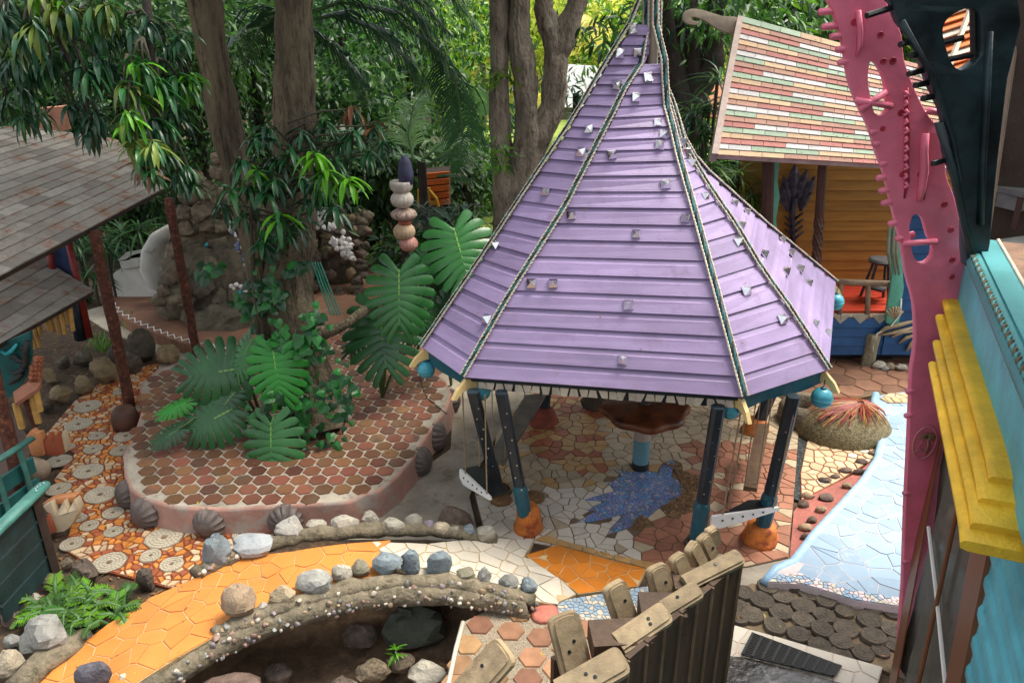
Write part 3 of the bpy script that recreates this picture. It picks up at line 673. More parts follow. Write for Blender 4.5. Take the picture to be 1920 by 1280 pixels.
# ---- cream mosaic pool, red bed with boulders, spiky dome
P_CRM = g2([(1512, 832), (1525, 815), (1580, 828), (1640, 822), (1650, 855), (1610, 880), (1570, 905), (1530, 925), (1502, 940), (1500, 890)])
pool = slab_struct('cream_mosaic_basin', P_CRM, .015, m_grout_r)
paving(pool, 'tile', P_CRM, .125, .014, flat(.015), .01, lambda p: m_t_cream if random.random() < .85 else m_t_white, 200)
m_redp = M('red_painted_concrete', (.25, .075, .055), .55, .3, 4, .35, 30, spot=.4, spotc=(.16, .05, .04), spots=6)
P_RED = g2([(1480, 1050), (1488, 960), (1502, 940), (1530, 925), (1575, 903), (1610, 885), (1652, 850), (1650, 870), (1612, 912), (1566, 962), (1524, 1008), (1490, 1055)])
red = slab_struct('red_bed', P_RED, .01, m_redp)
m_stA = M('dark_brown_stone', (.10, .065, .05), .8, .4, 9, .5, rnd=.3); m_stB = M('tan_stone', (.27, .19, .12), .85, .3, 9, .5, rnd=.25); m_stC = M('grey_stone', (.23, .23, .21), .85, .3, 10, .5, rnd=.22, spot=.3, spotc=(.36, .35, .31), spots=9)
m_stD = M('blue_grey_stone', (.17, .21, .23), .8, .35, 10, .5, rnd=.15, spot=.35, spotc=(.34, .36, .36), spots=9); m_stE = M('pale_stone', (.33, .305, .25), .85, .25, 10, .5, rnd=.15, spot=.3, spotc=(.25, .2, .14), spots=9)
m_lava = M('lava_rock', (.10, .075, .06), .95, .5, 12, 1.0, 30, spot=.38, spotc=(.2, .15, .11), spots=14)
m_coral = M('coral_rock', (.19, .15, .10), .95, .45, 11, 1.0, 26, spot=.4, spotc=(.07, .055, .035), spots=16)
c1 = lambda a, b: (1250 + a / 3.2, 650 + b / 3.2)
for a, b, w_, mt in [(950, 800, 100, m_stA), (840, 890, 105, m_stB), (960, 905, 110, m_stA), (820, 945, 95, m_stA), (925, 980, 80, m_stB), (1070, 745, 90, m_stA), (1165, 750, 95, m_stA), (1085, 835, 80, m_stB), (1175, 690, 90, m_stA), (1240, 640, 80, m_stA), (830, 1080, 110, m_stB), (830, 1140, 80, m_stA), (870, 1040, 80, m_stA), (1010, 780, 80, m_stA)]:
    p = G(*c1(a, b), .03); s = w_ / 3.2 / F * depth(p); mb = MB(); mb.rock(p, (s, s * .62, .10), int(a * b) % 999, 9, 6, .15); mb.obj('stone', mt, red, .8)
dc = G(1572, 800, .0); dc = Vector((4.35, 9.18, 0))
dome = thing('coral_dome', 'low mosaic dome with red and yellow spines beside the blue stream', 'dome', dc)
mb = MB(); prof = [(.62 * math.cos(a), .40 * math.sin(a)) for a in np.linspace(-.05, 1.52, 10)]
mb.lathe(prof, dc, 28, lambda th, i: 1 + .03 * math.sin(3 * th + 1), None, (1, .8)); mb.obj('dome_body', M('olive_pebble_mosaic', (.15, .12, .06), .85, .5, 26, .9, 50, spot=.45, spotc=(.06, .06, .03), spots=30), dome, True)
sp = MB(); m_sr = M('red_spine', (.22, .035, .025), .5, .3, 9, .1); m_sy = M('yellow_spine', (.36, .20, .04), .5, .3, 9, .1)
top = dc + Vector((.18, -.05, .44))
for k in range(260):
    th = random.uniform(0, 2 * math.pi); a1 = random.uniform(.55, 1.25); P = []
    for q in range(5):
        a = 1.5 + (a1 - 1.5) * q / 4 ; tt = th + random.uniform(-.05, .05)
        P.append(dc + Vector((.64 * math.cos(a) * math.cos(tt) + .16 * (1 - q / 4) , .52 * math.cos(a) * math.sin(tt), .435 * math.sin(a) + .012)))
    sp.mi = 1 if random.random() < .18 else 0; sp.tube(P, [.009, .008, .007, .006, .003], 4)
o = sp.obj('spines', [m_sr, m_sy], dome); o['kind'] = 'stuff'
hp = G(1502, 795, .0); hb = thing('drain_hole', 'black round opening in dark concrete left of the spiky dome', 'drain', hp)
mb = MB(); mb.lathe([(.34, -.02), (.33, .20), (.26, .30), (.20, .28), (.17, .12), (.15, .05)], hp + Vector((.05, .1, 0)), 18); mb.obj('rim', m_cement, hb, True)
mb = MB(); mb.lathe([(.18, .06), (.01, .065)], hp + Vector((.05, .1, 0)), 16); mb.obj('mouth', m_blackp, hb)
groove = slab_struct('dark_groove', g2([(1488, 935), (1492, 830), (1512, 800), (1516, 830), (1503, 890), (1503, 940)]), .004, M('dark_groove_stone', (.03, .035, .035), .25, .5, 20, .6))  # flat dark glossy strip in place of the groove
# ---- log slice paving
P_LOG = g2([(1362, 1165), (1372, 1110), (1410, 1092), (1440, 1098), (1500, 1100), (1560, 1118), (1600, 1131), (1700, 1146), (1740, 1290), (1650, 1252)])
logs = slab_struct('log_slice_paving', P_LOG, -.004, M('brown_mortar', (.17, .125, .075), .95, .35, 7, .7, 40))
m_log = M('log_slice', (.085, .068, .05), .9, .35, 14, .8, 40, rnd=.25, stretch=(1, 1, 1)); m_log2 = M('log_core', (.055, .043, .03), .9, .35, 14, .6, 40)
for a, b, w_ in [(380, 490, 130), (520, 470, 135), (628, 525, 135), (345, 570, 150), (475, 545, 130), (595, 600, 145), (730, 580, 120), (850, 572, 115), (1000, 590, 160), (290, 660, 140), (460, 640, 145), (595, 685, 140), (720, 660, 135), (840, 640, 110), (990, 685, 155), (425, 725, 140), (565, 775, 140), (705, 745, 140), (850, 735, 160), (1015, 790, 150), (820, 820, 140), (690, 840, 140), (240, 525, 120), (215, 605, 130), (1125, 640, 110), (1120, 745, 130), (950, 880, 140), (820, 890, 130), (1135, 830, 120), (1060, 870, 110), (210, 680, 110)]:
    p = G(1320 + a / 3.2, 950 + b / 3.2); r = w_ / 3.2 / F * depth(p) * .5; mb = MB(); hgt = random.uniform(.02, .045); sd_ = random.random() * 6
    fl = lambda th, i, sd_=sd_: 1 + .05 * math.sin(2 * th + sd_) + .03 * math.sin(5 * th + 2 * sd_)
    mb.lathe([(r, -.01), (r * .99, hgt - .012), (r * .95, hgt), (r * .62, hgt - .004), (r * .6, hgt - .001), (r * .3, hgt - .004), (r * .28, hgt - .001), (r * .08, hgt - .008)], (p.x, p.y, 0), 18, fl); mb.obj('log_slice', m_log, logs, .7)
# ---- white mosaic strip, rubber mat, wet slates
P_WH = g2([(1358, 1166), (1655, 1250), (1640, 1300), (1600, 1310), (1340, 1240), (1330, 1200)], .03)
white = slab_struct('white_mosaic_strip', P_WH, .03, M('pale_pink_grout', (.55, .43, .36), .8, .2, 6, .2))
paving(white, 'tile', P_WH, .17, .012, flat(.03), .008, lambda p: m_t_white, 100)
P_SL = g2([(1338, 1226), (1400, 1232), (1640, 1296), (1700, 1420), (1300, 1420)], .05)
slate = slab_struct('wet_slate_apron', P_SL, .05, M('wet_slate', (.05, .045, .04), .12, .6, 9, .8, 16, spot=.36, spotc=(.35, .33, .31), spots=7, coat=.7))
q = [G(1412, 1186, .075), G(1576, 1247, .075), G(1562, 1266, .075), G(1392, 1226, .075)]
mat_ = thing('slotted_mat', 'black slotted rubber mat lying across the white mosaic strip', 'mat', sum(q, Vector()) / 4)
m_rub = M('black_rubber', (.018, .018, .018), .6, .3, 9, .2)
mb = MB(); nu, nv = 9, 7
for k in range(nu + 1):
    t = k / nu; a = q[0].lerp(q[1], t); b = q[3].lerp(q[2], t); d = (b - a); mb.box((a + b) / 2, (.022, d.length, .018), rotz(math.atan2(d.y, d.x) - math.pi / 2))
mb.obj('cross_bars', m_rub, mat_)
mb = MB()
for k in range(nv * 2 + 1):
    t = k / (nv * 2); a = q[0].lerp(q[3], t); b = q[1].lerp(q[2], t); d = b - a; mb.box((a + b) / 2 - Vector((0, 0, .004)), (d.length, .010, .014), rotz(math.atan2(d.y, d.x)))
mb.obj('slats', m_rub, mat_)
# ---- near hexagon terrace with pebble grout
P_NT = g2([(868, 1166), (905, 1148), (960, 1118), (1000, 1128), (1060, 1150), (1250, 1180), (1340, 1250), (1300, 1420), (826, 1420), (838, 1288)])
near = slab_struct('near_hexagon_terrace', P_NT, .0, M('pebble_grout', (.34, .28, .20), .9, .4, 60, .9, 90, spot=.40, spotc=(.10, .08, .06), spots=45))
c6 = lambda a, b: (800 + a / 2.954, 950 + b / 2.954)
hm = MB(); hm.prism([(.128 * math.cos(a * math.pi / 3), .128 * math.sin(a * math.pi / 3)) for a in range(6)], -.004, .012, .008, False); hme = hm.mesh('tile', m_terra2)
for a, b in [(295, 655), (515, 590), (465, 690), (630, 725), (230, 765), (395, 815), (585, 835), (190, 880), (560, 955), (370, 950), (770, 790), (720, 900), (870, 680), (900, 850), (150, 990)]:
    p = G(*c6(a, b)); o = link('tile', hme, near, (p.x, p.y, .004)); o.rotation_euler = (0, 0, random.uniform(-.06, .06))
p = G(*c6(655, 595)); mb = MB(); mb.lathe([(.13, 0), (.125, .03), (.09, .045), (.01, .05)], p, 16, lambda th, i: 1 + .08 * math.sin(2 * th)); mb.obj('red_stone', M('red_sandstone', (.42, .14, .10), .8, .3, 8, .4), near, True)
mb = MB(); mb.tube([G(868, 1166, .01), G(855, 1215, .01), G(840, 1285, .01), G(828, 1400, .01)], .022, 6); mb.obj('white_edge', m_t_white, near, True)
P_LB = g2([(1025, 1148), (1060, 1125), (1215, 1100), (1222, 1165), (1120, 1170)])
lb = slab_struct('pale_blue_mosaic', P_LB, .008, m_disc_g); chips(lb, 'chips', P_LB, .045, [m_t_blue, m_t_white, m_t_blue], .008, .008)
# ================================================================ FOOTBRIDGE
BA = Vector((-3.75, 4.85)); BB = Vector((.35, 6.3)); BD = (BB - BA); BL = BD.length; BD.normalize()
def hb_(x, y):
    s = (Vector((x, y)) - BA).dot(BD) / BL
    return .02 + (.36 * math.sin(math.pi * min(1, max(0, s))) if 0 < s < 1 else 0)
def gh2(L): return [tuple(GH(a, b, hb_)[:2]) for a, b in L]
br = thing('footbridge', 'arched orange mosaic footbridge edged with boulders set in pebbled cement', 'footbridge', GH(600, 1090, hb_))
O_PX = [(60, 1330), (55, 1286), (120, 1235), (200, 1172), (300, 1112), (365, 1085), (450, 1048), (560, 1032), (690, 1016), (718, 1040), (745, 1070), (690, 1085), (640, 1100), (560, 1125), (480, 1155), (400, 1195), (320, 1240), (250, 1285), (225, 1330)]
W_PX = [(690, 1016), (800, 1020), (930, 1008), (1002, 1012), (985, 1040), (1050, 1085), (1080, 1113), (1035, 1132), (990, 1125), (910, 1108), (830, 1095), (745, 1070), (718, 1040)]
D_PX = [(985, 1040), (1042, 1021), (1130, 1045), (1212, 1066), (1195, 1098), (1085, 1113), (1050, 1085)]
P_O, P_W, P_D = gh2(O_PX), gh2(W_PX), gh2(D_PX)
mb = MB()
for P_ in (P_O, P_W, P_D):
    for p, c in voronoi(sub(P_, 3), seeds(P_, .13), -.002):
        mb.prism(c, lambda x, y: hb_(x, y) - .16, hb_)
mb.obj('deck', m_grout_w, br)
paving(br, 'orange_tile', sub(P_O, 3), .17, .008, hb_, .008, lambda p: m_t_brightorange, 300, .48, [], .004, (.21, .17))
paving(br, 'white_tile', sub(P_W, 3), .15, .010, hb_, .008, lambda p: m_t_white, 250, .48, [], .002, (.21, .13))
paving(br, 'deep_orange_tile', P_D, .13, .008, hb_, .005, lambda p: m_t_deeporange, 150, .48, [], .002, (.17, .13))
paving(br, 'ochre_edge_tile', gh2([(1000, 1012), (1042, 1021), (1212, 1066), (1250, 1075), (1255, 1062), (1130, 1035), (1020, 1002)]), .12, .01, hb_, .012, lambda p: m_t_ochre, 40)
# cement kerbs
def kerbpts(L, dz=0): return [GH(a, b, hb_) + Vector((0, 0, dz)) for a, b in L]
def dens(P, k=5):
    out = []
    for a, b in zip(P, P[1:]): out += [a.lerp(b, q / k) for q in range(k)]
    return out + [P[-1]]
FK = dens(kerbpts([(366, 1080), (400, 1062), (450, 1042), (520, 1018), (600, 1003), (690, 996), (780, 995), (850, 1000), (930, 1012)], .02))
NK = dens(kerbpts([(404, 1188), (440, 1172), (487, 1152), (569, 1125), (662, 1100), (741, 1092), (838, 1092), (916, 1102), (1005, 1128)], .0))
def lump(P, r, name, sq=.8):
    mb = MB(); mb.tube([p + Vector((random.uniform(-.012, .012), random.uniform(-.012, .012), random.uniform(-.012, .012))) for p in P], [r * random.uniform(.85, 1.15) * (.75 if i in (0, len(P) - 1) else 1) for i in range(len(P))], 10, True, sq, .08); return mb.obj(name, m_cement, br, True)
lump(FK, .085, 'kerb'); lump(NK, .085, 'kerb')
# outer arch face: a lower pebbled band hanging below the deck edge
BN = dens(kerbpts([(180, 1330), (250, 1287), (320, 1250), (400, 1200), (487, 1160), (569, 1133), (662, 1108), (741, 1100), (838, 1100), (916, 1110), (985, 1130)], 0), 6)
mb = MB(); out2 = Vector((BD.y, -BD.x, 0)); k = len(BN); nn = 7
for p in BN:
    for q, (o, z) in enumerate([(0, .01), (.05, .0), (.085, -.04), (.10, -.09), (.085, -.15), (.03, -.19), (-.12, -.19)]):
        mb.v.append(tuple(p + out2 * (o + random.uniform(-.008, .008)) + Vector((0, 0, z + random.uniform(-.008, .008)))))
for i in range(k - 1):
    for q in range(nn - 1): mb.f.append((i * nn + q, (i + 1) * nn + q, (i + 1) * nn + q + 1, i * nn + q + 1)); mb.m.append(0)
mb.obj('arch_band', m_cement, br, True)
# pebbles pressed in the cement
PEBM = [M('pebble_white', (.42, .38, .32), .5, .2, 20, .1), M('pebble_tan', (.28, .20, .13), .5, .25, 20, .1), M('pebble_grey', (.20, .20, .19), .5, .25, 20, .1), M('pebble_violet', (.19, .16, .17), .5, .25, 20, .1), M('pebble_pink', (.25, .16, .13), .5, .25, 20, .1)]
def pebble_items(P, offs, cnt, rmin, rmax):
    its = []
    for _ in range(cnt):
        i = random.randrange(len(P) - 1); p = P[i].lerp(P[i + 1], random.random()); o, z = random.choice(offs); q = p + out2 * (o + .002 + random.uniform(-.012, .01)) + Vector((0, 0, z + random.uniform(-.02, .02)))
        r = random.uniform(rmin, rmax) * random.uniform(.8, 1.2); mb = MB(); mb.rock(q, (2 * r * random.uniform(.8, 1.4), 2 * r, 2 * r * random.uniform(.8, 1.3)), random.randrange(9999), 7, 5, .1, rotz(random.random() * 3)); its.append((mb, random.choice(PEBM), q, 2 * r))
    return its
its = pebble_items(BN, [(.085, -.05), (.10, -.09), (.088, -.13), (.06, -.02)], 165, .013, .028) + pebble_items(NK, [(.07, .0), (.065, -.03), (.05, .03)], 60, .018, .036) + pebble_items(FK[:12], [(.07, .02), (.05, .04)], 12, .02, .035)
pieces(br, 'pebble', its, 290, .9)
def stone(parent, px, py, w_, h_, mt, z=None, name='stone', yaw=None, seed=None, rough=.18):
    p = GH(px, py + h_ * .32, hb_) if z is None else G(px, py + h_ * .32, z); s = depth(p) / F
    W = w_ * s; Hh = h_ * s * 1.05; c = p + Vector((0, Hh * .12, Hh * .36)); mb = MB()
    mb.rock(c, (W, (W * .7 + Hh * .3) * .8, Hh * 1.05), seed if seed is not None else int(px * 7 + py), 12, 8, rough, rotz(yaw or 0)); return mb, mt, c, name, parent
m_stW = M('white_stone', (.34, .325, .29), .8, .2, 8, .5, rnd=.1, spot=.34, spotc=(.33, .31, .27), spots=8)
FARS = [(405, 1037, 60, 74, m_stD), (473, 1024, 90, 42, M('light_grey_stone', (.30, .32, .33), .8, .2, 8, .4)), (545, 992, 64, 46, m_stW), (590, 986, 46, 30, m_stE), (646, 985, 58, 32, m_stE), (694, 976, 40, 34, m_stE), (737, 985, 50, 30, m_stE), (776, 980, 36, 36, m_stE), (803, 988, 26, 26, M('violet_stone', (.30, .25, .30), .8, .3, 9, .4)), (829, 992, 34, 32, M('cream_stone', (.52, .44, .32), .8, .3, 9, .4)), (850, 996, 24, 24, m_stE), (879, 998, 28, 28, m_stD), (910, 1002, 42, 36, m_stE)]
NEARS = [(450, 1134, 70, 84, M('brown_boulder', (.30, .22, .145), .85, .3, 8, .5, spot=.35, spotc=(.15, .10, .06), spots=8)), (493, 1140, 20, 28, m_stW), (530, 1120, 58, 42, M('tan_boulder', (.36, .29, .19), .85, .3, 8, .5)), (590, 1096, 74, 50, m_stC), (641, 1078, 40, 42, m_stE), (676, 1068, 38, 40, M('olive_stone', (.20, .185, .13), .85, .3, 9, .5)), (725, 1060, 62, 54, m_stD), (772, 1058, 44, 50, m_stD), (821, 1060, 56, 56, m_stD), (871, 1080, 42, 34, M('olive_stone', (.2, .185, .13))), (909, 1082, 36, 40, m_stC), (953, 1095, 42, 34, m_stC), (991, 1102, 44, 38, m_stD)]
for L_ in (FARS, NEARS):
    for a in L_:
        mb, mt, c, nm, pr = stone(br, *a); mb.obj('stone', mt, br, .45)
# boulders at the near end of the bridge (loose things)
def boulder(px, py, w_, h_, mt, label, cat='boulder', grp=None, z=.0, seed=None, rough=.18):
    mb, mt, c, nm, pr = stone(None, px, py, w_, h_, mt, z, seed=seed, rough=rough); o = mb.obj('boulder', mt, None, .45)
    return tag(o, label, cat, grp)
boulder(84, 1198, 98, 80, m_stC, 'large flat-topped grey boulder beside the near end of the orange bridge', z=.05)
boulder(18, 1250, 56, 60, M('tan_pitted', (.30, .26, .19), .9, .35, 10, .7), 'pitted tan boulder at the lower left corner of the picture', z=.05)
boulder(180, 1268, 80, 64, M('slate_boulder', (.075, .07, .085), .75, .4, 9, .5), 'dark slate boulder lying on the near end of the orange bridge', z=.12)
boulder(232, 1272, 26, 18, m_stE, 'small pale stone next to the dark slate boulder', 'stone', z=.12)
boulder(852, 975, 90, 46, M('brown_lava_boulder', (.15, .11, .08), .95, .4, 12, .8), 'low brown boulder behind the row of pale stones, near the orange gazebo foot', z=0)
mb = MB(); mb.tube([G(30, 1290, .06), G(80, 1240, .07), G(140, 1205, .07), G(160, 1185, .05)], [.12, .13, .11, .07], 9, True, .7, .1); tag(mb.obj('cement_verge', m_cement, None, True), 'rough cement verge under the flat-topped grey boulder by the bridge', 'verge')
# in the pit
for i, (px, py, w_, h_, mt, lb) in enumerate([(700, 1262, 72, 48, m_coral, 'knobbly tan coral rock in the pit, left of the small seedling'), (752, 1242, 60, 40, m_coral, 'knobbly tan coral rock in the pit, under the small seedling'), (800, 1262, 90, 34, m_stE, 'pale flat rock in the pit beside the hexagon terrace'), (672, 1195, 80, 60, m_lava, 'dark lava rock in the shade under the bridge'), (770, 1175, 140, 80, M('algae_concrete', (.09, .10, .075), .9, .4, 5, .5), 'mossy rounded concrete boulder under the bridge arch'), (520, 1270, 60, 44, m_lava, 'dark rock on the pit floor near the bridge band'), (640, 1290, 70, 40, m_lava, 'dark rock at the bottom edge of the pit')]):
    boulder(px, py, w_, h_, mt, lb, 'rock', z=-.5 if i != 4 else -.55, seed=50 + i, rough=.3)
mb = MB(); p = G(425, 1302, .55); mb.rock(p, (.62, .4, .2), 4, 16, 10, .05); tag(mb.obj('boulder', m_stA, None, True), 'smooth dark boulder cut off by the bottom edge below the bridge', 'boulder')
# ================================================================ RIGHT-HAND PORCH HOUSE
def extr(name, outl, n, th, mat, parent, holes=(), bev=0.0, smooth=False, segs=2):
    """planar outline (3D points, front face) with holes, thickness th behind it"""
    n = Vector(n).normalized(); loops = [list(map(Vector, outl))] + [list(map(Vector, h)) for h in holes]
    allp = [p for l in loops for p in l]; k = len(allp); mb = MB(); mb.v = [tuple(p) for p in allp] + [tuple(p - n * th) for p in allp]
    for t in tessellate_polygon(loops):
        a, b, c = (allp[i] for i in t)
        if (b - a).cross(c - a).dot(n) < 0: t = t[::-1]
        mb.f.append(tuple(t)); mb.m.append(0); mb.f.append(tuple(i + k for i in t[::-1])); mb.m.append(0)
    o = 0
    for l in loops:
        m = len(l)
        for i in range(m): j = (i + 1) % m; mb.f.append((o + i, o + j, k + o + j, k + o + i)); mb.m.append(0)
        o += m
    ob = mb.obj(name, mat, parent)
    import bmesh
    bm = bmesh.new(); bm.from_mesh(ob.data); bmesh.ops.recalc_face_normals(bm, faces=bm.faces); bm.to_mesh(ob.data); bm.free()
    if bev:
        md = ob.modifiers.new('bevel', 'BEVEL'); md.width = bev; md.segments = segs; md.limit_method = 'ANGLE'; md.angle_limit = R(40)
        ob.data.polygons.foreach_set('use_smooth', [True] * len(ob.data.polygons))
        md.harden_normals = False
    return ob
def smoothloop(L, k=3):                   # Catmull-Rom through pixel outline points
    n = len(L); out = []
    for i in range(n):
        p0, p1, p2, p3 = L[i - 1], L[i], L[(i + 1) % n], L[(i + 2) % n]
        for q in range(k):
            t = q / k; out.append(tuple(.5 * (2 * p1[a] + (p2[a] - p0[a]) * t + (2 * p0[a] - 5 * p1[a] + 4 * p2[a] - p3[a]) * t * t + (3 * p1[a] - p0[a] - 3 * p2[a] + p3[a]) * t ** 3) for a in (0, 1)))
    return out
m_yw = M('mustard_boards', (.36, .185, .03), .6, .22, 3, .15, 40, rnd=.1, stretch=(.6, 1, 6), spot=.32, spotc=(.2, .1, .025), spots=5)
m_brpost = M('dark_brown_paint', (.06, .025, .015), .55, .3, 8, .2); m_bluew = M('deep_blue_paint', (.012, .07, .19), .5, .2, 5, .15, rnd=.12)
m_redfl = M('red_floor_paint', (.38, .035, .015), .4, .25, 5, .1, rnd=.1); m_mint = M('mint_paint', (.12, .42, .30), .5, .2, 7, .15); m_shingle_edge = M('rake_board', (.33, .26, .23), .8, .2, 8, .3)
hs = thing('porch_house', 'mustard porch house with a roof of red, green, tan and white shingles', 'house', (4.6, 11.9, 0))
E0 = Y(1342, 291, 10.8); E1 = Y(1830, 320, 10.8); T0 = Y(1390, 33, 13.0); nrm = (E1 - E0).cross(T0 - E0).normalized()
if nrm.z < 0: nrm = -nrm
T1 = PL(1830, 152, E0, nrm)
TM = [M('shingle_white', (.36, .345, .345), .75, .1, 12, .3, 60, .1), M('shingle_green', (.205, .265, .195), .8, .14, 12, .3, 60, .12), M('shingle_tan', (.36, .25, .155), .8, .14, 12, .3, 60, .12), M('shingle_brown', (.26, .14, .105), .8, .14, 12, .3, 60, .12), M('shingle_red', (.27, .105, .09), .8, .14, 12, .3, 60, .1)]
def bil(u, v): return E0.lerp(E1, u).lerp(T0.lerp(T1, u), v) - nrm * (.10 * math.sin(math.pi * min(1, max(0, v))) * (1 - u) * .5)
NR = 25; NC = 11.5; items = []
for r_ in range(NR):
    v0, v1 = r_ / NR, (r_ + 1) / NR; c0 = -.5 if r_ % 2 else 0.0; c = c0
    while c < NC:
        u0, u1 = max(0, c) / NC, min(NC, c + 1) / NC
        idx = int(math.floor(((6 - 4.5 * r_ + max(c, 0) + .01) % 15) / 3)); mt = TM[[0, 1, 2, 3, 4][idx]]
        if u1 - u0 > .01:
            g = .004 / 4; lift = .012 + random.uniform(0, .004); mb = MB()
            P = [bil(u0 + g, v0) + nrm * (lift + .006), bil(u1 - g, v0) + nrm * (lift + .006), bil(u1 - g, v1 + .25 / NR) + nrm * .003, bil(u0 + g, v1 + .25 / NR) + nrm * .003]
            B = [bil(u0 + g, v0), bil(u1 - g, v0)]
            mb.add(P + B, [(0, 1, 2, 3), (4, 5, 1, 0), (4, 0, 3), (1, 5, 2)]); items.append((mb, mt, P[0], .25))
        c += 1
mb = MB(); mb.v = [tuple(bil(u / 8, v / 8) - nrm * d) for d in (.004, .07) for v in range(9) for u in range(9)]
for d in (0, 1):
    for v in range(8):
        for u in range(8): o = d * 81 + v * 9 + u; mb.f.append((o, o + 1, o + 10, o + 9)); mb.m.append(0)
for k in range(8):
    for a, b in ((k, k + 1), (72 + k, 73 + k), (k * 9, k * 9 + 9), (k * 9 + 8, k * 9 + 17)): mb.f.append((a, b, 81 + b, 81 + a)); mb.m.append(0)
roof = mb.obj('roof', m_shingle_edge, hs)
pieces(roof, 'shingle', items, 300)
P = [bil(0, v / 10) for v in range(11)]; mb = MB(); w1 = (E1 - E0).normalized()
for p in P: mb.v += [tuple(p + w1 * .03 + nrm * .03), tuple(p - w1 * .06 + nrm * .03), tuple(p - w1 * .06 - nrm * .13), tuple(p + w1 * .03 - nrm * .13)]
for i in range(10):
    for q in range(4): mb.f.append((i * 4 + q, i * 4 + (q + 1) % 4, i * 4 + 4 + (q + 1) % 4, i * 4 + 4 + q)); mb.m.append(0)
mb.f += [(0, 1, 2, 3), (43, 42, 41, 40)]; mb.m += [0, 0]
mb.obj('rake_board', m_shingle_edge, roof)
mb = MB()
for k in range(420):
    u, v = random.random() * .9, random.random() ** 1.6
    if random.random() > .25 + u: continue
    p = bil(u, v) + nrm * .02; s = random.uniform(.006, .016); a = random.random() * 3; mb.add([p + Vector((s * math.cos(a), s * math.sin(a), 0)), p + Vector((-s * math.sin(a), s * .6 * math.cos(a), .004)), p - Vector((s * math.cos(a), s * math.sin(a), 0))], [(0, 1, 2)])
o = mb.obj('leaf_litter', M('dry_litter', (.55, .28, .12), .8, .4, 30, 0), roof); o['kind'] = 'stuff'
h4 = lambda a, b: Y(1250 + a / 2.866, b / 2.866, 13.05)
extr('scroll_finial', [h4(a, b) for a, b in smoothloop([(405, 100), (300, 88), (200, 56), (130, 48), (96, 70), (90, 105), (115, 130), (165, 133), (176, 116), (150, 113), (131, 102), (141, 90), (168, 96), (205, 110), (255, 145), (310, 172), (385, 186)], 2)], (0, -1, .1), .1, M('pale_carved_wood', (.40, .33, .24), .75, .2, 6, .2), roof, (), .01)
ya = Y(1455, 300, 12.6).x; yb = 7.4
for k in range(14):
    z0 = .98 + k * .165; mb = MB(); mb.box(((ya + yb) / 2, 12.62, z0 + .08), (yb - ya, .05, .158)); mb.v = [(x, y - (.018 if (z < z0 + .05 and y < 12.62) else 0), z) for x, y, z in mb.v]; mb.obj('wall_board', m_yw, hs)
mb = MB(); mb.box(((ya + yb) / 2, 12.68, 2.2), (yb - ya, .06, 2.7)); mb.box((ya + .03, 13.6, 2.2), (.06, 1.9, 2.7)); mb.obj('wall', m_yw, hs)
for px0, py0, px1, w_, nm in ((1441, 296, 1434, .17, 'porch_post'), (1543, 304, 1527, .13, 'porch_post')):
    t_, b_ = Y(px0, py0, 11.35), Y(px1, 545 if px0 > 1500 else 620, 11.35); mb = MB()
    for q in range(24):
        a = t_.lerp(b_, q / 23); tw = 0 if px0 < 1500 or q < 9 else (q - 9) * .5
        for c in range(8): th = c * math.pi / 4 + tw + math.pi / 8; rr = w_ / 2 * (1.0 if c % 2 or not tw else 1.18); mb.v.append((a.x + rr * math.cos(th), a.y + rr * math.sin(th), a.z))
    for q in range(23):
        for c in range(8): mb.f.append((q * 8 + c, q * 8 + (c + 1) % 8, q * 8 + 8 + (c + 1) % 8, q * 8 + 8 + c)); mb.m.append(0)
    mb.obj(nm, m_brpost, hs)
extr('trim_strip', [Y(a, b, 11.5) for a, b in [(1452, 300), (1462, 300), (1458, 340), (1462, 370), (1455, 410), (1458, 450), (1448, 470), (1444, 420)]], (0, -1, 0), .04, m_mint, hs)
for k in range(9): mb = MB(); mb.box((5.6, 11.32 + .07 + k * .145, .88), (3.6, .137, .04)); mb.obj('floor_board', m_redfl, hs)
xa = Y(1440, 640, 11.3).x; xb = 7.4
for k in range(4): mb = MB(); mb.box(((xa + xb) / 2, 11.3, .27 + k * .15), (xb - xa, .06, .142)); mb.v = [(x, y - (.014 if z < .24 + k * .15 and y < 11.3 else 0), z) for x, y, z in mb.v]; mb.obj('skirt_board', m_bluew, hs)
mb = MB(); mb.box(((xa + xb) / 2, 11.55, .30), (xb - xa, .1, .6)); mb.obj('under_floor_void', m_blackp, hs)  # black box stands in for the unlit void below the porch
for k in range(9):
    c = Vector((xa + .75 + k * .30, 11.262, .84)); mb = MB(); mb.slab([c + Vector((-.15, 0, .02)), c + Vector((.15, 0, .02)), c + Vector((0, 0, -.13))], (0, -1, 0), .02); mb.obj('zigzag_tooth', M('stone_trim', (.36, .32, .25), .8, .2, 9, .2), hs)
for k in range(14): mb = MB(); mb.box((6.65, 11.27, .30 + k * .18), (1.9, .06, .172)); mb.v = [(x, y - (.016 if z < .25 + k * .18 and y < 11.27 else 0), z) for x, y, z in mb.v]; mb.obj('blue_wall_board', m_bluew, hs)
mb = MB(); p = G(1622, 682); mb.lathe([(.12, 0), (.11, .1), (.105, .3), (.115, .52), (.10, .55)], p + Vector((0, -.08, 0)), 9, lambda th, i: 1 + .06 * math.sin(4 * th + i)); mb.obj('stone_pier', M('greenish_stone', (.22, .20, .13), .9, .35, 12, .6), hs, .6)
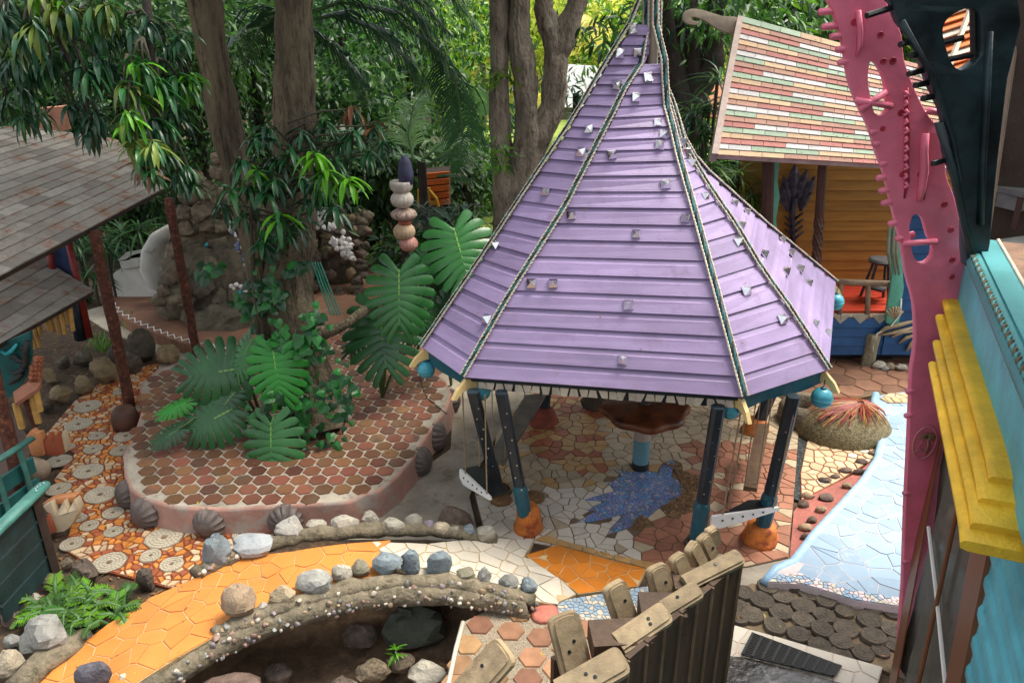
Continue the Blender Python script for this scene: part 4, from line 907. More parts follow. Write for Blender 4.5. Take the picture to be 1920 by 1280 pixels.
# mint carved panel and beige carved feather
extr('carved_panel', [Y(a, b, 11.2) for a, b in smoothloop([(1668, 440), (1690, 430), (1692, 500), (1695, 540), (1688, 575), (1686, 605), (1662, 606), (1666, 560), (1672, 520)], 2)], (0, -1, 0), .06, m_mint, hs, (), .008)
mb = MB()
for x in (1668, 1677, 1683): mb.tube([Y(x, 420, 11.14), Y(x - 3, 470, 11.12), Y(x + 3, 515, 11.14)], [.02, .028, .012], 6)
mb.obj('carved_stems', M('grey_green_carving', (.25, .27, .18), .7, .2, 9, .2), hs, True)
mb = MB()
for k in range(7): a = -.9 + k * .3; p = Y(1675, 598, 11.1); mb.tube([p, p + Vector((.16 * math.sin(a), 0, .2 * math.cos(a)))], [.01, .03], 5, True, .5)
mb.obj('carved_fan', M('beige_carving', (.34, .26, .16), .7, .25, 9, .2), hs, True)
for L_ in ([(1640, 632), (1660, 615), (1690, 608), (1712, 602)], [(1650, 628), (1680, 622), (1712, 614)], [(1685, 643), (1700, 632), (1715, 628)], [(1700, 658), (1708, 645), (1716, 636)], [(1672, 632), (1690, 622), (1715, 620)]):
    P_ = [Y(a, b, 11.2) for a, b in L_]; mb = MB(); mb.tube(P_, [.02] + [.05] * (len(P_) - 2) + [.03], 6, True, .7); mb.obj('carved_feather', M('beige_carving', (.34, .26, .16), .7, .25, 9, .2), hs, True)
mb = MB(); mb.tube([Y(a, b, 11.18) for a, b in [(1690, 560), (1688, 590), (1670, 612), (1645, 625), (1637, 650), (1637, 665)]], .012, 5); mb.obj('white_outline', m_wpaint, hs, True)
# dark carved plant on the wall
cv = thing('carved_plant', 'dark blue-black carved plant relief hung on the mustard wall', 'carving', Y(1490, 450, 12.5)); m_dk = M('blue_black_carving', (.02, .022, .035), .5, .5, 12, .3, col2=(.09, .085, .12))
mb = MB(); mb.tube([Y(a, b, 12.5) for a, b in [(1487, 462), (1486, 430), (1485, 400), (1488, 370)]], [.09, .08, .09, .12], 8, True, .5); mb.obj('stem', m_dk, cv, True)
def plume(base, tip, w_, name='plume'):
    b_, t_ = Y(*base, 12.48), Y(*tip, 12.46); d = t_ - b_; sd_ = Vector((d.z, 0, -d.x)).normalized(); mb = MB(); k = 9; Lf, Rt = [], []
    for q in range(k + 1):
        s = q / k; wd = w_ * math.sin(math.pi * min(1, s * .9 + .08)) ** .8; p = b_ + d * s; c_ = .04 * math.sin(math.pi * s)
        Lf.append(p - sd_ * wd * (1.12 if q % 2 else .9)); Rt.append(p + sd_ * wd * (1.12 if q % 2 else .9))
    mid = [b_ + d * (q / k) + Vector((0, -.06, 0)) for q in range(k + 1)]; mb.v = [tuple(p) for p in Lf + mid + Rt]; n = k + 1
    for q in range(k): mb.f += [(q, q + 1, n + q + 1, n + q), (n + q, n + q + 1, 2 * n + q + 1, 2 * n + q)]; mb.m += [0, 0]
    mb.obj(name, m_dk, cv)
for b_, t_, w_ in [((1486, 380), (1490, 308), .10), ((1480, 385), (1470, 330), .085), ((1494, 380), (1512, 318), .08), ((1500, 390), (1527, 330), .085), ((1478, 395), (1466, 345), .08), ((1500, 395), (1518, 360), .06)]: plume(b_, t_, w_)
for q in range(8): s = 1 if q % 2 else -1; plume((1487, 455 - q * 6), (1487 + s * 18, 440 - q * 6), .018, 'spike')
# stool and log railing on the porch
m_stool = M('dark_grey_wood', (.045, .045, .05), .6, .35, 9, .2); sp_ = Y(1635, 585, 11.8)
sx, sy, sz = sp_.x, 11.8, .9
st = thing('stool', 'dark four-legged stool on the red porch floor behind the log railing', 'stool', (sx, sy, sz)); mb = MB(); mb.lathe([(.01, .62), (.19, .62), (.20, .65), (.17, .68), (.01, .68)], (sx, sy, sz), 14); mb.obj('seat', m_stool, st, .6)
for a in range(4): th = a * math.pi / 2 + .6; mb = MB(); mb.tube([(sx + .12 * math.cos(th), sy + .12 * math.sin(th), sz + .62), (sx + .24 * math.cos(th), sy + .24 * math.sin(th), sz)], .022, 6); mb.obj('leg', m_stool, st)
mb = MB(); mb.lathe([(.12, .2), (.21, .2), (.21, .23), (.12, .23)], (sx, sy, sz), 4); mb.obj('footrest', m_stool, st)
m_logr = M('peeled_log', (.24, .16, .10), .75, .3, 9, .3); rl = thing('log_railing', 'thin peeled log railing along the front of the red porch', 'railing', Y(1628, 600, 11.3))
mb = MB(); mb.tube([Y(1560, 527, 11.3), Y(1600, 530, 11.3), Y(1650, 531, 11.3), Y(1700, 534, 11.3)], [.045, .05, .045, .05], 8); mb.obj('rail', m_logr, rl, True)
for x in (1576, 1628, 1670): mb = MB(); mb.tube([Y(x, 530, 11.3), Y(x - 2, 598, 11.3)], .04, 7); mb.obj('post', m_logr, rl, True)
for k, (px, py, w_, h_, mt) in enumerate([(1648, 686, 30, 16, m_stE), (1670, 688, 26, 14, m_coral), (1690, 690, 30, 14, m_stE), (1660, 692, 18, 10, m_stC)]):
    boulder(px, py, w_, h_, mt, ['pale rubble stone at the foot of the blue skirt, nearest the stone pier', 'brown rubble stone in the middle of the heap below the blue skirt', 'pale rubble stone at the foot of the blue skirt, next to the pink sculpture', 'small grey rubble stone lowest in the heap below the blue skirt'][k], 'stone', z=.03)

# ================================================================ NEAR HOUSE ON THE RIGHT
D_ = Vector((.375, .927, 0)).normalized(); NW = Vector((-D_.y, D_.x, 0))
def W(px, py, c):
    r = ray(px, py); return EYE + r * (-c / NW.dot(r))
def WP(s, c, z): p = D_ * s - NW * c; return Vector((p.x, p.y, z))
def sof(p): return D_.x * p.x + D_.y * p.y
m_tq = M('turquoise_boards', (.11, .44, .53), .5, .25, 3.0, .2, 30, rnd=.08, spot=.36, spotc=(.07, .30, .36), spots=5); m_tq2 = M('turquoise_mould', (.06, .25, .27), .5, .2, 3, .15, spot=.33, spotc=(.05, .2, .22), spots=8)
m_yellow = M('yellow_paint', (.78, .47, .03), .5, .22, 5, .35, 40, rnd=.08, spot=.33, spotc=(.45, .26, .04), spots=13); m_frame = M('varnished_frame', (.17, .06, .022), .45, .3, 5, .15, stretch=(1, 1, .3))
nh = thing('turquoise_house', 'turquoise boarded house with a curtained window under yellow scalloped boards', 'house', WP(4.0, 1.2, 0))
sr = sof(W(1872, 1010, 1.0)); sl = sof(W(1752, 900, 1.0)) + .05
ZW0, ZW1 = 1.35, 3.05
def sjam(z):
    p, q = W(1880, 930, 1.0), W(1778, 1400, 1.0); t = (z - p.z) / (q.z - p.z); return sof(p) + (sof(q) - sof(p)) * t
for k in range(14):
    z0 = 1.0 + k * .155
    if z0 > 3.1: break
    mb = MB(); V = []
    for s in (1.2, sjam(z0 + .07)):
        V += [WP(s, 1.0, z0), WP(s, .978, z0), WP(s, .978, z0 + .035), WP(s, .992, z0 + .06), WP(s, .998, z0 + .15), WP(s, 1.03, z0 + .15), WP(s, 1.03, z0)]
    mb.add(V, [(q, (q + 1) % 7, 7 + (q + 1) % 7, 7 + q) for q in range(7)] + [tuple(range(6, -1, -1)), tuple(range(7, 14))]); mb.obj('wall_board', m_tq, nh)
mb = MB()
def wbox(mb, s0, s1, c0, c1, z0, z1):
    P = [WP(s, c, z) for z in (z0, z1) for s, c in ((s0, c0), (s1, c0), (s1, c1), (s0, c1))]; mb.add(P, [(3, 2, 1, 0), (4, 5, 6, 7), (0, 1, 5, 4), (1, 2, 6, 5), (2, 3, 7, 6), (3, 0, 4, 7)])
wbox(mb, sr, sl - .3, 1.08, 1.15, 0.0, .4); wbox(mb, 1.2, sl, 1.25, 1.35, 0, 3.1); mb.obj('wall', m_tq, nh)
win = thing('window_unused', 'x', 'x', (0, 0, 0)) if False else None
def jamb(mb, A0, A1, B0, B1, c0, c1):    # leaning jamb: far/near edges at the top (A) and the bottom (B)
    P = []
    for c in (c0, c1): P += [W(*A0, 1.0), W(*A1, 1.0), W(*B1, 1.0), W(*B0, 1.0)] if c is None else [WP(sof(W(*q, 1.0)), c, W(*q, 1.0).z) for q in (A0, A1, B1, B0)]
    mb.add(P, [(0, 1, 2, 3), (7, 6, 5, 4), (0, 4, 5, 1), (1, 5, 6, 2), (2, 6, 7, 3), (3, 7, 4, 0)])
fr_ = MB(); jamb(fr_, (1852, 930), (1888, 925), (1762, 1400), (1790, 1400), .968, 1.02); jamb(fr_, (1757, 800), (1769, 800), (1644, 1400), (1658, 1400), .998, 1.008)
wfr = fr_.obj('window', m_frame, nh)
m_glass = bpy.data.materials.new('window_glass'); m_glass.use_nodes = True; t_ = m_glass.node_tree; t_.nodes.clear(); a_ = t_.nodes.new('ShaderNodeBsdfTransparent'); b_ = t_.nodes.new('ShaderNodeBsdfGlossy'); b_.inputs['Roughness'].default_value = .08; mxs = t_.nodes.new('ShaderNodeMixShader'); mxs.inputs[0].default_value = .035; oo = t_.nodes.new('ShaderNodeOutputMaterial'); a_.inputs[0].default_value = (.8, .82, .82, 1)
t_.links.new(a_.outputs[0], mxs.inputs[1]); t_.links.new(b_.outputs[0], mxs.inputs[2]); t_.links.new(mxs.outputs[0], oo.inputs[0])
LT, LB2, RT, RB2 = (1766, 814), (1688, 1196), (1850, 1008), (1790, 1281)   # inner edges of the two jambs
def slim(a, b, z):
    p, q = W(*a, 1.0), W(*b, 1.0); t = (z - p.z) / (q.z - p.z); return sof(p) + (sof(q) - sof(p)) * t
zs_ = np.linspace(.4, 3.05, 9); mb = MB(); mc = MB(); k = 90
for z in zs_:
    z = float(z); a_s, b_s = slim(RT, RB2, z), slim(LT, LB2, z)
    mb.v += [tuple(WP(a_s - .03, 1.006, z)), tuple(WP(b_s + .03, 1.006, z))]
    for i in range(k + 1): s = a_s - .04 + (b_s - a_s + .08) * i / k; mc.v.append(tuple(WP(s, 1.06 + .026 * math.sin(s * 21 + .8 * math.sin(s * 5) + z * .4), z)))
for q in range(8):
    mb.f.append((2 * q, 2 * q + 1, 2 * q + 3, 2 * q + 2)); mb.m.append(0)
    for i in range(k): mc.f.append((q * (k + 1) + i, q * (k + 1) + i + 1, (q + 1) * (k + 1) + i + 1, (q + 1) * (k + 1) + i)); mc.m.append(0)
mb.obj('pane', m_glass, wfr); mc.obj('curtain', M('grey_curtain', (.20, .175, .145), .9, .15, 9, .05), wfr, True)
def strip(L, w_, c, mat, nm, par):
    P = [W(a, b, c) for a, b in L]; mb = MB(); mb.tube(P, w_, 6); mb.obj(nm, mat, par)
strip([(1741, 988), (1757, 1124), (1773, 1285)], .013, .985, m_wpaint, 'muntin', wfr); strip([(1796, 950), (1757, 1126), (1721, 1285)], .013, .975, m_frame, 'muntin', wfr)  # first strip is white: light on that muntin put into its colour
# yellow stepped boards
AWF = [(1743, 676), (1751, 636), (1756, 588), (1763, 542)]; AWN = [(1807, 1000), (1826, 966), (1840, 920), (1860, 880)]
def Zc(px, py, z):
    p = G(px, py, z); return -NW.dot(p), sof(p)
for k in range(4):
    z = 3.20 + .05 * k; c, s1 = Zc(*AWF[k], z); c0, s0 = Zc(*AWN[k], z); mb = MB(); ns = 16
    for i in range(ns + 1):
        q = i / ns; s = s0 + (s1 - s0) * q; cc = c0 + (c - c0) * q; e = max(0, 1 - q * 9) ** 2 * .03
        for dc, dz in ((.03, -.05), (.0, -.04), (-.004, -.016), (.008, -.003), (.03, 0), (.30, .0), (.30, -.05)): mb.v.append(tuple(WP(s, cc + dc, z + dz - e)))
    for i in range(ns):
        for q in range(7): mb.f.append((i * 7 + q, i * 7 + (q + 1) % 7, i * 7 + 7 + (q + 1) % 7, i * 7 + 7 + q)); mb.m.append(0)
    mb.f += [tuple(range(7)), tuple(ns * 7 + q for q in range(7))[::-1]]; mb.m += [0, 0]
    mb.obj('yellow_board', m_yellow, nh, .7)
cA, sA = Zc(1790, 538, 3.36); pB = W(1822, 500, .88); zB = pB.z; sF = max(sA, sof(pB))
mb = MB(); V = []
for s in (.8, sF): V += [WP(s, cA + .01, 3.22), WP(s, cA, 3.36), WP(s, .885, zB), WP(s, 1.2, zB), WP(s, 1.2, 3.2)]
mb.add(V, [(q, (q + 1) % 5, 5 + (q + 1) % 5, 5 + q) for q in range(5)] + [tuple(range(4, -1, -1)), tuple(range(5, 10))]); mb.obj('parapet_board', m_tq, nh)
lp = W(1818, 462, .87); zL = lp.z; sL = sof(lp)
mb = MB(); P = [WP(s, .875, zL - .01) for s in np.linspace(.8, sL, 12)]; mb.tube(P, .055, 10); mb.obj('moulding', m_tq2, nh, True)
rope([WP(s, .845, zL + .035) for s in np.linspace(1.0, sL - .05, 10)], .017, [M('old_rope', (.12, .10, .06), .9, .3, 20, .3), m_tq2], nh, 'rope_trim', .05, 2, 5, 5)
mb = MB(); wbox(mb, .8, sL, .89, 1.02, zL - .1, zL + .055); mb.obj('parapet_top', m_tq2, nh)
m_ledge = M('stone_ledge', (.22, .13, .085), .75, .4, 6, .4, spot=.35, spotc=(.4, .3, .2), spots=7)
mb = MB(); wbox(mb, .8, sL + .02, 1.02, 1.18, zL - .3, zL + .045); mb.obj('ledge', m_ledge, nh)
mb = MB(); mb.tube([WP(s, 1.02, zL + .058) for s in np.linspace(.8, sL, 10)], .012, 5); mb.tube([WP(s, 1.18, zL + .05) for s in np.linspace(.8, sL, 10)], .012, 5); mb.obj('cream_edging', m_trim, nh, True)
for k in range(9):
    s = 3.1 + k * .22; mb = MB(); c = WP(s, 1.10, zL + .045); mb.lathe([(.055, 0), (.05, .008), (.01, .009)], c, 8, lambda th, i: 1 + .2 * math.sin(2 * th + k), D_ and rotz(k)); mb.obj('ledge_tile', M('ledge_tile', (.17, .09, .07), .5, .3, 9, .2, rnd=.3), nh)
mb = MB(); wbox(mb, .8, 6.5, 1.15, 4.0, zL - .5, zL - .35); mb.obj('balcony_floor', M('dark_deck', (.06, .04, .03), .6, .3, 6, .2), nh)
mb = MB(); wbox(mb, .8, 6.8, 3.6, 3.7, zL - .35, zL + 3.4); mb.obj('balcony_wall', M('dark_brown_wall', (.055, .038, .028), .7, .3, 4, .2), nh)
mb = MB(); wbox(mb, 8.0, 8.1, 1.12, 6.0, zL - .9, 8); mb.obj('end_wall', M('dark_brown_wall', (.05, .035, .03)), nh)  # dark plane added to stand in for the balcony's dark interior
mb = MB(); wbox(mb, .8, 5.4, 1.0, 3.7, 6.7, 6.8); mb.obj('balcony_ceiling', M('dark_brown_wall', (.05, .035, .03)), nh)
# brown post with pale edge
pp = lambda a, b: W(a, b, 1.22)
mb = MB(); q0, q1 = pp(1846, 446), pp(1912, -60); mb.tube([q0 - Vector((0, 0, .4)), q1], .055, 4); mb.obj('corner_post', M('reddish_post', (.15, .055, .02), .5, .3, 6, .2), nh)
mb = MB(); mb.tube([pp(1858, 452) - Vector((0, 0, .4)), pp(1922, -40)], .022, 4); mb.obj('post_edge', M('pale_edge', (.20, .15, .11), .7), nh)
# balcony stools
m_gst = M('grey_painted_wood', (.17, .18, .165), .65, .25, 8, .2)
def bstool(px, py, label, w_=.30):
    t0 = W(px, py, 1.5); z = zL - .35; t = thing('stool', label, 'stool', (t0.x, t0.y, z), 'stools on the balcony'); h = t0.z - z
    mb = MB(); mb.box((t0.x, t0.y, t0.z - .02), (w_, w_, .045), rotz(.38)); mb.obj('seat', m_gst, t)
    mb = MB(); mb.box((t0.x, t0.y, t0.z - .11), (w_ * .86, w_ * .86, .12), rotz(.38)); mb.obj('apron', m_gst, t)
    for a in range(4): th = a * math.pi / 2 + .38 + math.pi / 4; mb = MB(); mb.tube([(t0.x + w_ * .52 * math.cos(th), t0.y + w_ * .52 * math.sin(th), t0.z - .04), (t0.x + w_ * .66 * math.cos(th), t0.y + w_ * .66 * math.sin(th), z)], .03, 4); mb.obj('leg', m_brpost, t)
bstool(1912, 352, 'grey topped stool farther back on the balcony, beside the brown post')
bstool(1925, 455, 'grey topped stool nearest the turquoise parapet at the right edge')

# ================================================================ PINK AND BLACK SCULPTURES
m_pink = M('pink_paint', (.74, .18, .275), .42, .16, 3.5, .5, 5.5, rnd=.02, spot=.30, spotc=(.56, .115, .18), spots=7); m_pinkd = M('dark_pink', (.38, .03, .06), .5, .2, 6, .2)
YP = 5.1
pk = thing('pink_sculpture', 'tall pink wooden sculpture with pegs, holes and carved ridges', 'sculpture', Y(1700, 1290, YP))
PO = [(1548, -30), (1562, 20), (1576, 62), (1584, 100), (1592, 150), (1608, 195), (1630, 240), (1645, 290), (1660, 330), (1678, 405), (1692, 465), (1700, 515), (1714, 570), (1717, 640), (1709, 700), (1707, 760), (1703, 850), (1698, 950), (1693, 1100), (1686, 1300), (1760, 1300), (1790, 1000), (1806, 760), (1818, 600), (1812, 500), (1800, 420), (1790, 370), (1774, 325), (1772, 252), (1756, 234), (1738, 212), (1716, 168), (1696, 112), (1690, 62), (1668, 18), (1640, -30)]
PH1 = [(1632, 116), (1645, 122), (1658, 148), (1663, 178), (1664, 206), (1652, 217), (1640, 211), (1633, 182), (1628, 150)]
PH2 = [(1712, 405), (1723, 402), (1733, 415), (1740, 443), (1749, 460), (1748, 480), (1736, 493), (1722, 492), (1712, 476), (1708, 450), (1706, 422)]
yp = lambda L: [Y(a, b, YP) for a, b in L]
extr('body', yp(smoothloop(PO, 3)), (0, -1, 0), .055, m_pink, pk, [yp(smoothloop(PH1, 2)), yp(smoothloop(PH2, 2))], .02, True, 3)
# raised carved ridges
def ridge(L, w_, nm, mt=m_pink, off=.02):
    P = [Y(a, b, YP - off) for a, b in L]; mb = MB(); mb.tube(P, w_, 8, True, .7, .12); mb.obj(nm, mt, pk, True)
ridge([(1701, 165), (1699, 200), (1701, 250), (1699, 300), (1701, 340), (1695, 372)], [.012, .02, .022, .024, .02, .008], 'carved_ridge', m_pinkd, .0)
for k in range(11):
    y0 = 172 + k * 17; ridge([(1697, y0), (1703 - (k % 2) * 2, y0 + 6), (1695, y0 + 10)], .014, 'ridge_tooth')
ridge([(1735, 250), (1732, 285), (1733, 320), (1728, 355), (1724, 376)], [.03, .034, .04, .036, .022], 'carved_ridge')
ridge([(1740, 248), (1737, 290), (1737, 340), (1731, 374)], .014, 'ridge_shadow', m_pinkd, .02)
ridge([(1610, 20), (1613, 60), (1612, 85), (1606, 105)], [.02, .026, .02, .008], 'carved_ridge')
ridge([(1728, 655 - 640 + 0), (1700, 60)], .004, 'crack', m_pinkd, .0) if False else None
for px, py, L_ in [(1553, 18, -1), (1559, 46, -1), (1574, 64, -1), (1585, 88, -1), (1589, 112, -1), (1634, 242, -.5), (1640, 264, -.5), (1655, 301, -.6), (1659, 327, -1), (1664, 351, -1), (1668, 374, -1), (1681, 412, -1), (1689, 440, -.8), (1712, 725, -1), (1709, 770, -1), (1703, 915, -.9), (1697, 1043, -.7)]:
    p = Y(px + 6, py, YP + .05); mb = MB(); mb.tube([p + Vector((.06, 0, 0)), p + Vector((.088 * L_, -.05, -.015))], [.026, .019], 8); mb.obj('peg', m_pink, pk, True)
for a, b in (((1604, 188), (1672, 199)), ((1611, 207), (1662, 172)), ((1693, 457), (1756, 452)), ((1740, 208), (1766, 212))): mb = MB(); mb.tube([Y(*a, YP - .015), Y(*b, YP - .01)], .02, 8); mb.obj('cross_peg', m_pink, pk, True)
for px, py, r in [(1601, 42, 4), (1651, 65, 4), (1656, 115, 4), (1674, 114, 4.5), (1689, 212, 4), (1655, 241, 3.5), (1692, 327, 4), (1726, 327, 4), (1771, 383, 4.5), (1783, 431, 4.5), (1786, 487, 4.5), (1785, 519, 4)]:
    p = Y(px, py, YP - .001); rr = r * 5.2 / F; mb = MB(); mb.lathe([(rr * 1.5, .0), (rr * 1.1, .006), (rr * .9, .002)], p, 12, None, basis((0, 0, 1), (0, -1, 0))); mb.obj('peg_hole', m_pinkd, pk, .5)
em = Y(1733, 829, YP - .02); m_wire = M('pink_wire', (.55, .22, .24), .5); mb = MB()
mb.tube([em + Vector((.083 * math.cos(a), -.005, .135 * math.sin(a))) for a in np.linspace(0, 2 * math.pi, 33)], .006, 5, False)
e = mb.obj('palm_emblem', m_wire, pk, True)
mb = MB(); mb.tube([em + Vector(v) for v in ((-.06, 0, -.085), (-.02, 0, -.06), (.02, 0, -.09), (.065, 0, -.07))], .005, 4); mb.tube([em + Vector(v) for v in ((-.045, 0, -.075), (-.01, 0, .03))], .004, 4); mb.obj('emblem_hill', m_wire, e)
mb = MB(); mb.tube([em + Vector(v) for v in ((.022, -.005, -.085), (.03, -.005, -.03), (.018, -.005, .035))], [.015, .012, .01], 6); mb.obj('emblem_trunk', M('emblem_brown', (.30, .13, .10), .6), e, True)
mb = MB()
for a in (-1.9, -1.2, -.5, .3, 1.0, 1.8, 2.4): c = em + Vector((.015, -.006, .04)); mb.tube([c, c + Vector((.04 * math.sin(a), 0, .03 * math.cos(a) + .012)), c + Vector((.07 * math.sin(a), 0, .03 * math.cos(a) - .012))], [.008, .012, .002], 5, True, .5)
mb.obj('emblem_fronds', M('emblem_green', (.20, .17, .07), .6), e, True)
# black sculpture
m_blk = M('black_carving', (.012, .017, .02), .42, .5, 3, .5, 7, rnd=.02, col2=(.02, .05, .06)); YB = 4.65
bk = thing('black_sculpture', 'black carved board with a round-cornered hole and wooden rods at the balcony corner', 'sculpture', Y(1820, 480, YB))
BO = [(1655, -40), (1675, 7), (1688, 43), (1718, 78), (1730, 114), (1748, 164), (1768, 206), (1776, 249), (1776, 285), (1787, 320), (1804, 370), (1811, 427), (1814, 500), (1850, 500), (1862, 400), (1872, 300), (1890, 150), (1908, -40)]
BH = [(1788, 28), (1812, 17), (1832, 20), (1839, 40), (1839, 80), (1838, 106), (1822, 122), (1802, 132), (1787, 120), (1776, 92), (1769, 62), (1774, 42)]
yb_ = lambda L: [Y(a, b, YB) for a, b in L]
extr('body', yb_(smoothloop(BO, 2)), (0, -1, 0), .09, m_blk, bk, [yb_(smoothloop(BH, 2))], .012, True, 2)
for L_, w_ in (([(1760, 230), (1790, 330), (1808, 420), (1825, 490)], .03), ([(1690, 40), (1745, 140), (1785, 260), (1800, 340)], .025), ([(1855, 60), (1848, 200), (1842, 300), (1838, 420)], .03)):
    mb = MB(); mb.tube([Y(a, b, YB - .01) for a, b in L_], w_, 7, True, .6, .1); mb.obj('carved_fold', m_blk, bk, True)
for a, b in (((1824, 5), (1826, 128)), ((1768, 81), (1806, 71)), ((1778, 112), (1842, 100))): mb = MB(); mb.tube([Y(*a, YB + .04), Y(*b, YB + .04)], .018, 6); mb.obj('bar', m_blackp, bk)
for a, b in (((1625, 30), (1679, 13)), ((1688, 84), (1718, 76)), ((1707, 105), (1730, 102)), ((1704, 139), (1732, 132)), ((1716, 160), (1740, 156)), ((1730, 185), (1760, 180)), ((1749, 307), (1778, 299))): mb = MB(); mb.tube([Y(*a, YB - .03), Y(*b, YB + .05)], .017, 7); mb.obj('rod', m_blackp, bk)
sr_ = thing('striped_roof', 'orange and cream boarded roof seen through the hole in the black sculpture', 'roof', Y(1800, 100, 9)); m_or = M('orange_boards', (.62, .17, .04), .6, .2, 5, .2, rnd=.1)
for k in range(14):
    a = Y(1745, 160 - k * 13.5, 9 + k * .08); b = Y(1870, 120 - k * 13.5, 9 + k * .08); mb = MB(); up = Vector((0, .35, .10)); mb.slab([a, b, b + up * 1.0, a + up * 1.0], (0, -.5, 1), .02); mb.obj('board', m_or if k % 3 else m_trim, sr_)
mb = MB(); mb.tube([Y(1778, 130, 8.9), Y(1822, 10, 9.6)], .03, 4); mb.obj('batten', m_trim, sr_)

# ================================================================ PICKET FENCE
m_pick = M('weathered_picket', (.34, .255, .15), .75, .3, 7, .2, 50, rnd=.18, stretch=(2, 2, 2), spot=.34, spotc=(.15, .095, .055), spots=5); m_pickd = M('stained_plank', (.085, .05, .03), .55, .35, 4, .3, 40, rnd=.15, stretch=(6, 6, .6))
fe = thing('picket_fence', 'brown picket fence with crossed round-topped boards along the stair', 'fence', G(1250, 1180, 0))
def picket(top, bot, w_, z1=2.45, z0=2.25, holes=True):
    a, b = G(*top, z1), G(*bot, z0); d = (a - b); L = d.length; d.normalize(); v = (EYE - a).normalized(); n = (v * .6 + Vector((.1, -.1, 1)) * .8); n = (n - d * n.dot(d)).normalized(); x = d.cross(n); W_ = w_ / F * depth(a) * .5; mb = MB()
    def outline(k, e): return [b - x * k, b + x * k] + [a - d * W_ * .6 + x * (k * math.copysign(abs(math.cos(t)) ** .6, math.cos(t))) + d * ((W_ - e) * .6 * abs(math.sin(t)) ** .65) for t in np.linspace(0, math.pi, 11)]
    o1 = outline(W_, 0); o2 = outline(W_ * .72, W_ * .16)
    mb.slab([p for p in o1], n, .042); mb.slab([p + n * .012 for p in o2], n, .014); pk_ = mb.obj('picket', m_pick, fe)
    hb = MB()
    for s in random.choice([(-.3,), (.28,), (-.25, .2), ()]):
        p = b + d * (L * random.uniform(.35, .65)) + x * (W_ * s) + n * .0125; hb.lathe([(.010, 0), (.009, .003), (.002, .0035)], p, 8, None, basis(d, n))
    if hb.v: hb.obj('bolt', m_blackp, pk_)
PK = [((946, 1216), (866, 1305), 62, 2.45, 2.2), ((1056, 1152), (1088, 1275), 62, 2.45, 2.15), ((1172, 1232), (1050, 1300), 56, 2.45, 2.35), ((1153, 1096), (1182, 1178), 48, 2.45, 2.2), ((1252, 1143), (1160, 1205), 44, 2.45, 2.35), ((1233, 1062), (1252, 1130), 42, 2.45, 2.25), ((1312, 1101), (1245, 1142), 36, 2.45, 2.37), ((1272, 1043), (1288, 1088), 34, 2.45, 2.3), ((1300, 1023), (1320, 1062), 32, 2.45, 2.3), ((1321, 1006), (1338, 1044), 28, 2.45, 2.32), ((1337, 993), (1343, 1022), 24, 2.45, 2.34), ((1390, 1040), (1285, 1092), 32, 2.45, 2.38)]
for a in PK: picket(*a)
fa, fb2 = G(1391, 1052, 2.38), G(1105, 1300, 2.38); fd = (fb2 - fa); FL = fd.length; fd.normalize(); fn = Vector((-fd.y, fd.x, 0)); fn = fn if fn.x > 0 else -fn
for k in range(9):
    p = fa + fd * (FL * (k + .5) / 9); wd = FL / 9; z1 = 2.36 - .0 * k; mb = MB(); mb.slab([p - fd * wd * .47 + Vector((0, 0, 0)), p + fd * wd * .47, Vector((p.x + fd.x * wd * .47, p.y + fd.y * wd * .47, .1)), Vector((p.x - fd.x * wd * .47, p.y - fd.y * wd * .47, .1))], fn, .03); mb.slab([p - fd * wd * .47 + fn * .012, p - fd * wd * .40 + fn * .012, Vector((p.x - fd.x * wd * .40, p.y - fd.y * wd * .40, .1)) + fn * .012, Vector((p.x - fd.x * wd * .47, p.y - fd.y * wd * .47, .1)) + fn * .012], fn, .012); mb.m[8:] = [1] * (len(mb.m) - 8); mb.obj('plank', [m_pickd, M('plank_edge', (.17, .115, .07), .6, .3, 5, .2)], fe)
for a, b in (((1108, 1186), (1216, 1180)), ((1200, 1131), (1284, 1133)), ((1262, 1082), (1322, 1084))):
    p, q = G(*a, 2.36), G(*b, 2.36); mb = MB(); d = (q - p); n = Vector((0, 0, 1)); y_ = n.cross(d).normalized() * .09; mb.slab([p - y_, q - y_, q + y_, p + y_], n, .12); mb.obj('block', m_pickd, fe)
for a, b in PK and [((1040, 1240), (1120, 1320)), ((1130, 1180), (1200, 1260)), ((1215, 1130), (1260, 1180))]:
    p = G(*a, 2.2); mb = MB(); mb.box((p.x + .06, p.y + .06, 1.2), (.16, .03, 2.0), rotz(.5)); mb.obj('plank', m_pickd, fe)
